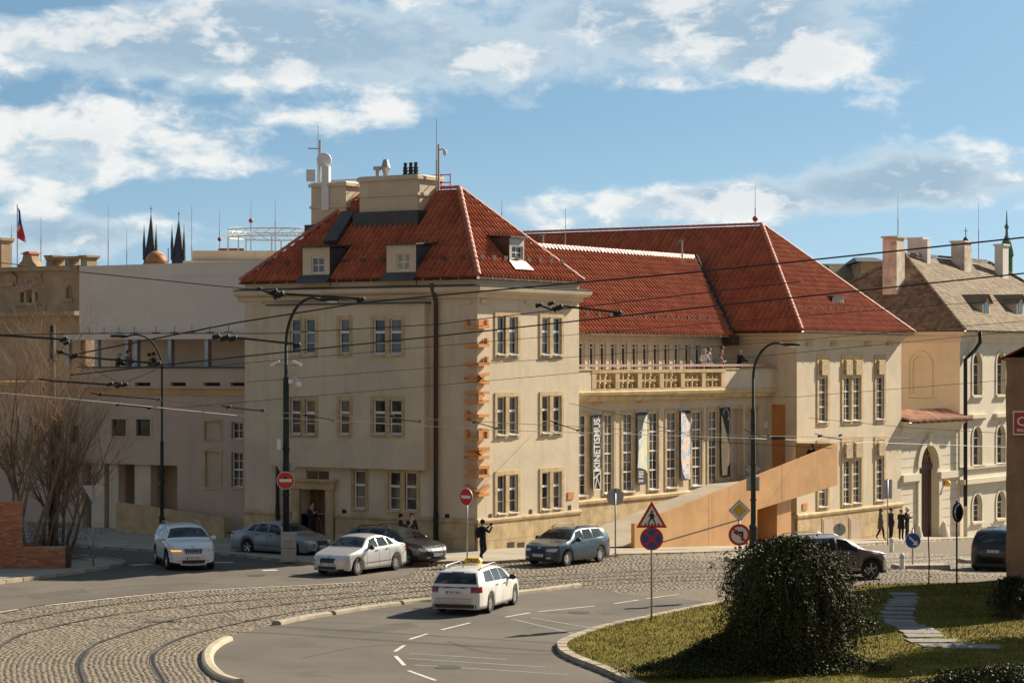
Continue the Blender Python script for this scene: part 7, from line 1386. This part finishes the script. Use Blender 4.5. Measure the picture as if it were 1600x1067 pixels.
# brown masonry wall at the right edge
p = at(1572, 0, 75.4); RW = thing('boundary_wall', 'tall brown rendered wall end with tiled coping at the right edge', 'wall', (p.x, p.y, 0), R(-18.5))
BRWALL = mat('brown_render', (.33, .205, .125), .95, .25, .9, .7, 7, streak=.6, scol=(.17, .10, .06), spots=.6, spcol=(.22, .125, .07), spscale=.9); zt = CAMZ+14/F*77
def rough_box(x0, x1, y0, y1, z0, z1, n=10, amp=.03):
    mb = MB(); bm = bmesh.new(); bmesh.ops.create_cube(bm, size=1); bmesh.ops.subdivide_edges(bm, edges=bm.edges[:], cuts=n, use_grid_fill=True)
    for v in bm.verts:
        co = Vector((x0+(v.co.x+.5)*(x1-x0), y0+(v.co.y+.5)*(y1-y0), z0+(v.co.z+.5)*(z1-z0))); nz_ = noise.noise(co*.8)*amp+noise.noise(co*2.6)*amp*.5; co += Vector((nz_, nz_*.8, 0))
        if co.z < 1.2: co.x += -.0+.12*noise.noise(co*1.7)
        v.co = co
    me = bpy.data.meshes.new('rough'); bm.to_mesh(me); bm.free(); return me
link('masonry', rough_box(.0, 1.15, 0, 18, -.3, zt-.25, 24, .05), BRWALL, RW)
link('coping_bed', MB().box(-.06, 1.2, -.06, 18, zt-.25, zt-.16), BRWALL, RW); nt = 56
ct = MB().add([(-.22, 0, -.1), (.57, 0, .30), (1.36, 0, -.1), (-.22, .34, -.1), (.57, .34, .30), (1.36, .34, -.1), (-.22, 0, -.14), (.57, 0, .25), (1.36, 0, -.14)], [(0,1,4,3), (1,2,5,4), (0,6,7,1), (1,7,8,2)]).mesh('coping_tile'); ct.materials.append(TILE_U)
for k in range(nt): link('coping_tile', ct, None, RW, loc=(0, -.16+.325*k, zt-.10+rng.uniform(-.01, .01)))
sgn = thing('street_sign', 'red enamel street name plate with white border on the brown wall', 'sign', (0,0,0)); fr_ = .85
z0, z1 = CAMZ-(677-HZ)/F*77, CAMZ-(640-HZ)/F*77; sgn.location = RW.matrix_basis @ Vector((.22, -.10, z0)); sgn.rotation_euler = RW.rotation_euler; w_ = 1.05; h_ = z1-z0
link('plate', MB().box(0, w_, 0, .03, 0, h_), SW, sgn); link('red_field', MB().box(.04, w_-.04, -.006, .0, .05, h_-.05), mat('enamel_red', (.42, .022, .03), .35, .05, 3), sgn)
link('lettering', text_mesh('CH', .40, .003, 'LEFT', .006), SW, sgn, M=Matrix.Translation((.12, -.010, h_*.55)) @ Matrix.Rotation(R(90), 4, 'X')); link('lettering', text_mesh('MALÁ', .15, .003, 'LEFT', .003), SW, sgn, M=Matrix.Translation((.12, -.010, h_*.20)) @ Matrix.Rotation(R(90), 4, 'X'))
# ---- leaves in bulk
def leaf_mesh(name, P_, D_, size, mats_, seed=1):
    """each leaf a folded diamond: P_ positions, D_ rough facing directions"""
    r = np.random.default_rng(seed); n = len(P_); D_ = D_+r.normal(0, .75, D_.shape); D_ /= np.linalg.norm(D_, axis=1)[:, None]; ref = r.normal(0, 1, D_.shape); a = np.cross(D_, ref); a /= np.linalg.norm(a, axis=1)[:, None]; b = np.cross(D_, a); s = (size*r.uniform(.6, 1.35, n))[:, None]
    V = np.stack([P_-a*s, P_+b*s*.55-D_*s*.18, P_+a*s, P_-b*s*.55-D_*s*.18], 1); idx = np.arange(n)[:, None]*4
    Fq = np.concatenate([idx+np.array([0, 1, 2]), idx+np.array([0, 2, 3])], 1).reshape(-1, 3); return np_mesh(name, V, Fq, np.repeat(r.random(n), 2), mats_)
def ivy_bush(label, base, H, rx, ry, nst, seed, size=.055, trail=()):
    r = np.random.default_rng(seed); o = thing('ivy_bush', label, 'bush', base); Pl, Dl = [], []; stems = MB()
    for i in range(nst):
        a = r.uniform(0, 2*math.pi); top = np.array([r.normal(0, .28)*rx*.5, r.normal(0, .28)*ry*.5, H*(.94+.06*r.random())]); rad = r.uniform(.48, 1.08)*(1+.20*math.sin(3*a+1)+.11*math.sin(7*a)); R_ = np.array([rx*math.cos(a), ry*math.sin(a), 0])*rad
        lo = r.uniform(-.05, .35) if r.random() < .75 else r.uniform(.4, .75); n = int(46+26*r.random()); s = np.linspace(0, 1, n); rr = np.sin(s*1.5708); drop = s**1.25
        pts = top+R_*rr[:, None]; pts[:, 2] = top[2]-(H*(1-lo)-.05)*drop+.05*H*np.sin(s*2.6)*(1-s)*rad; pts += r.normal(0, .035, pts.shape); ph = r.uniform(0, 6.28, 2); pts[:, 0] += .06*np.sin(s*9+ph[0]); pts[:, 1] += .06*np.sin(s*8+ph[1])
        pts[:, 2] = np.maximum(pts[:, 2], .04); Pl.append(pts); d = np.array([math.cos(a), math.sin(a), .35])[None]*np.ones((n, 1)); Dl.append(d)
        if i % 6 == 0: stems.tube([tuple(q) for q in pts[::6]], .012, 4)
    for (x, y, rx_, ry_, n, hh) in trail:
        xy = np.c_[r.normal(0, .5, n)*rx_+x, r.normal(0, .5, n)*ry_+y]; d2 = ((xy[:, 0]-x)/rx_)**2+((xy[:, 1]-y)/ry_)**2; Pl.append(np.c_[xy, hh*np.exp(-d2*1.4)*r.uniform(.5, 1.05, n)+.03+.05*r.random(n)]); Dl.append(np.tile([0, -.3, 1.], (n, 1)))
    P_ = np.concatenate(Pl); D_ = np.concatenate(Dl); extra = P_[r.integers(0, len(P_), len(P_)//2)]+r.normal(0, .06, (len(P_)//2, 3)); D_ = np.r_[D_, np.tile([0, -.3, .6], (len(extra), 1))]; P_ = np.r_[P_, extra]; P_[:, 2] = np.maximum(P_[:, 2], .02)
    lf = link('leaves', leaf_mesh('leaves', P_, D_, size, [IVY], seed), None, o); lf['kind'] = 'stuff'; link('stems', stems, STEM, o)
    core = MB(); core.lathe([(.98*q, zz) for q, zz in ((.92, .0), (.9, .2*H), (.80, .42*H), (.60, .64*H), (.34, .80*H), (.02, .88*H))], 20, 0, Matrix.Diagonal((rx*.78, ry*.78, 1, 1))); link('inner_shade_core', core, STEM, o)  # solid dark core, added to block see-through and stand for the shaded inside
    return o
c = gp(1236, 1043, .2); zl = float(lawn_z(np.array(c.x), np.array(c.y))); HB = (1043-846)/F*c.y
ivy_bush('large dark trailing evergreen bush on the lawn, taller than a car', (c.x, c.y, zl), HB, 1.58, 1.65, 1350, 4, .036, trail=((-1.0, -1.0, 1.5, .8, 9000, 1.5), (-1.7, -1.0, 1.6, .8, 9000, .9), (-2.7, -1.5, 1.3, .6, 6000, .35), (.6, -1.3, 1.5, .7, 6000, .55), (-.6, -1.2, 1.6, .8, 8000, 1.0)))
c = gp(1570, 1085, .3); ivy_bush('low dark ivy mound at the foot of the brown wall', (c.x, c.y, .3), .55, 1.8, 1.3, 200, 9, .036, trail=((-.6, .6, 1.6, .9, 5000, .25), (.4, .9, 1.5, 1.0, 5000, .5)))
c = at(1578, 0, 74.6); ivy_bush('ivy climbing the base of the brown wall', (c.x+.1, c.y+.1, .2), 1.2, .6, .5, 110, 12, .036)
# evergreen just out of the frame on the right: its shade lies over the lower right lawn
c = Vector((18.9, 68.6)); ev = thing('evergreen_tree', 'dense dark evergreen tree standing right of the lawn', 'tree', (c.x, c.y, 0)); link('trunk', MB().tube([(0,0,0), (.1,0,3), (0,.1,6.5)], [.22, .16, .06], 10), BARK, ev)
r = np.random.default_rng(21); n = 26000; zz = r.uniform(.4, 8.2, n); rad = (3.1*(1-((zz-3.0)/5.6)**2).clip(.05))*r.uniform(.35, 1, n)**.5*(1+.2*np.sin(zz*5)); aa = r.uniform(0, 6.283, n); P_ = np.c_[rad*np.cos(aa), rad*np.sin(aa), zz]; lf = link('crown', leaf_mesh('crown', P_, np.c_[np.cos(aa), np.sin(aa), np.full(n, .4)], .12, [IVY], 3), None, ev); lf['kind'] = 'stuff'
# ---- bare shrubs and trees behind the brick wall
def bare_tree(label, base, H, seed, lean=(0, 0), stems=1, spread=.5, tw=1.):
    r = random.Random(seed); o = thing('bare_tree', label, 'tree', base, group='bare trees behind the brick wall'); trunk, twig = MB(), MB()
    def grow(p, d, L, rad, lev):
        pts = [p]; n = 5
        for i in range(n): d = (d+Vector((r.gauss(0, .10), r.gauss(0, .10), r.gauss(.03, .06)))).normalized(); p = p+d*L/n; pts.append(p)
        rr = [rad*(1-.62*i/n) for i in range(n+1)]; (trunk if lev < 2 else twig).tube([tuple(q) for q in pts], rr, 6 if lev < 2 else 4, cap=False)
        if lev >= 4: return
        kids = (7, 6, 5, 4)[lev]
        for k in range(kids):
            i = r.randint(1 if lev else 2, n); q = pts[i]; ax = Vector((r.gauss(0, 1), r.gauss(0, 1), r.gauss(0, .3))).normalized(); nd = (d*.75+ax*spread*(1 if lev else .7)+Vector((0, 0, .22))).normalized(); grow(q, nd, L*r.uniform(.42, .66)*tw, rr[i]*.58, lev+1)
    for s in range(stems): a = 2*math.pi*s/max(stems, 1)+r.random(); grow(Vector((.18*math.cos(a), .18*math.sin(a), 0)) if stems > 1 else Vector((0,0,0)), Vector((lean[0]+.16*math.cos(a)*(stems > 1), lean[1]+.16*math.sin(a)*(stems > 1), 1)).normalized(), H*r.uniform(.55, .68), .055+.012*H/9*3, 0)
    link('trunk', trunk, BARK, o, smooth=True); tw_ = link('twigs', twig, TWIG, o); tw_['kind'] = 'stuff'; return o
for i, (u, v, H, st, ln, lab) in enumerate(((12, 880, 10.6, 4, (.02, 0), 'tall many-stemmed bare tree at the left edge'), (46, 876, 10.2, 3, (.0, 0), 'bare tree with pale twigs between the left edge and the tram post'), (72, 874, 8.4, 3, (.10, 0), 'bare tree just left of the tram post'), (98, 872, 6.4, 4, (.18, 0), 'low bare shrub spreading right of the tram post'))):
    p = gp(u, v, .1); bare_tree(lab, (p.x, p.y, .1), H, 40+i, ln, st, .72)
r = np.random.default_rng(31); n = 5200; xy = np.c_[r.normal(0, .55, n)*1.5, r.normal(0, .5, n)*.8]; hz = r.uniform(0, 1, n)**1.6*1.5; an = r.uniform(0, 6.28, n); p = gp(74, 874, .1)
A_ = np.c_[xy, hz]; B_ = A_+np.c_[.16*np.cos(an), .16*np.sin(an), r.uniform(-.12, .12, n)]; C_ = A_+np.c_[.01*np.sin(an), .01*np.cos(an), np.full(n, .012)]
o = tag(link('dry_brush', np_mesh('dry_brush', np.stack([A_, B_, C_], 1), np.arange(n*3).reshape(-1, 3), r.random(n), [mat('dry_twig', (.10, .06, .035), .95, .3, 3, spec=.03, rnd=.4)]), None, loc=(p.x, p.y, .1)), 'tangle of dry brown brush behind the low brick wall', 'brush'); o['kind'] = 'stuff'
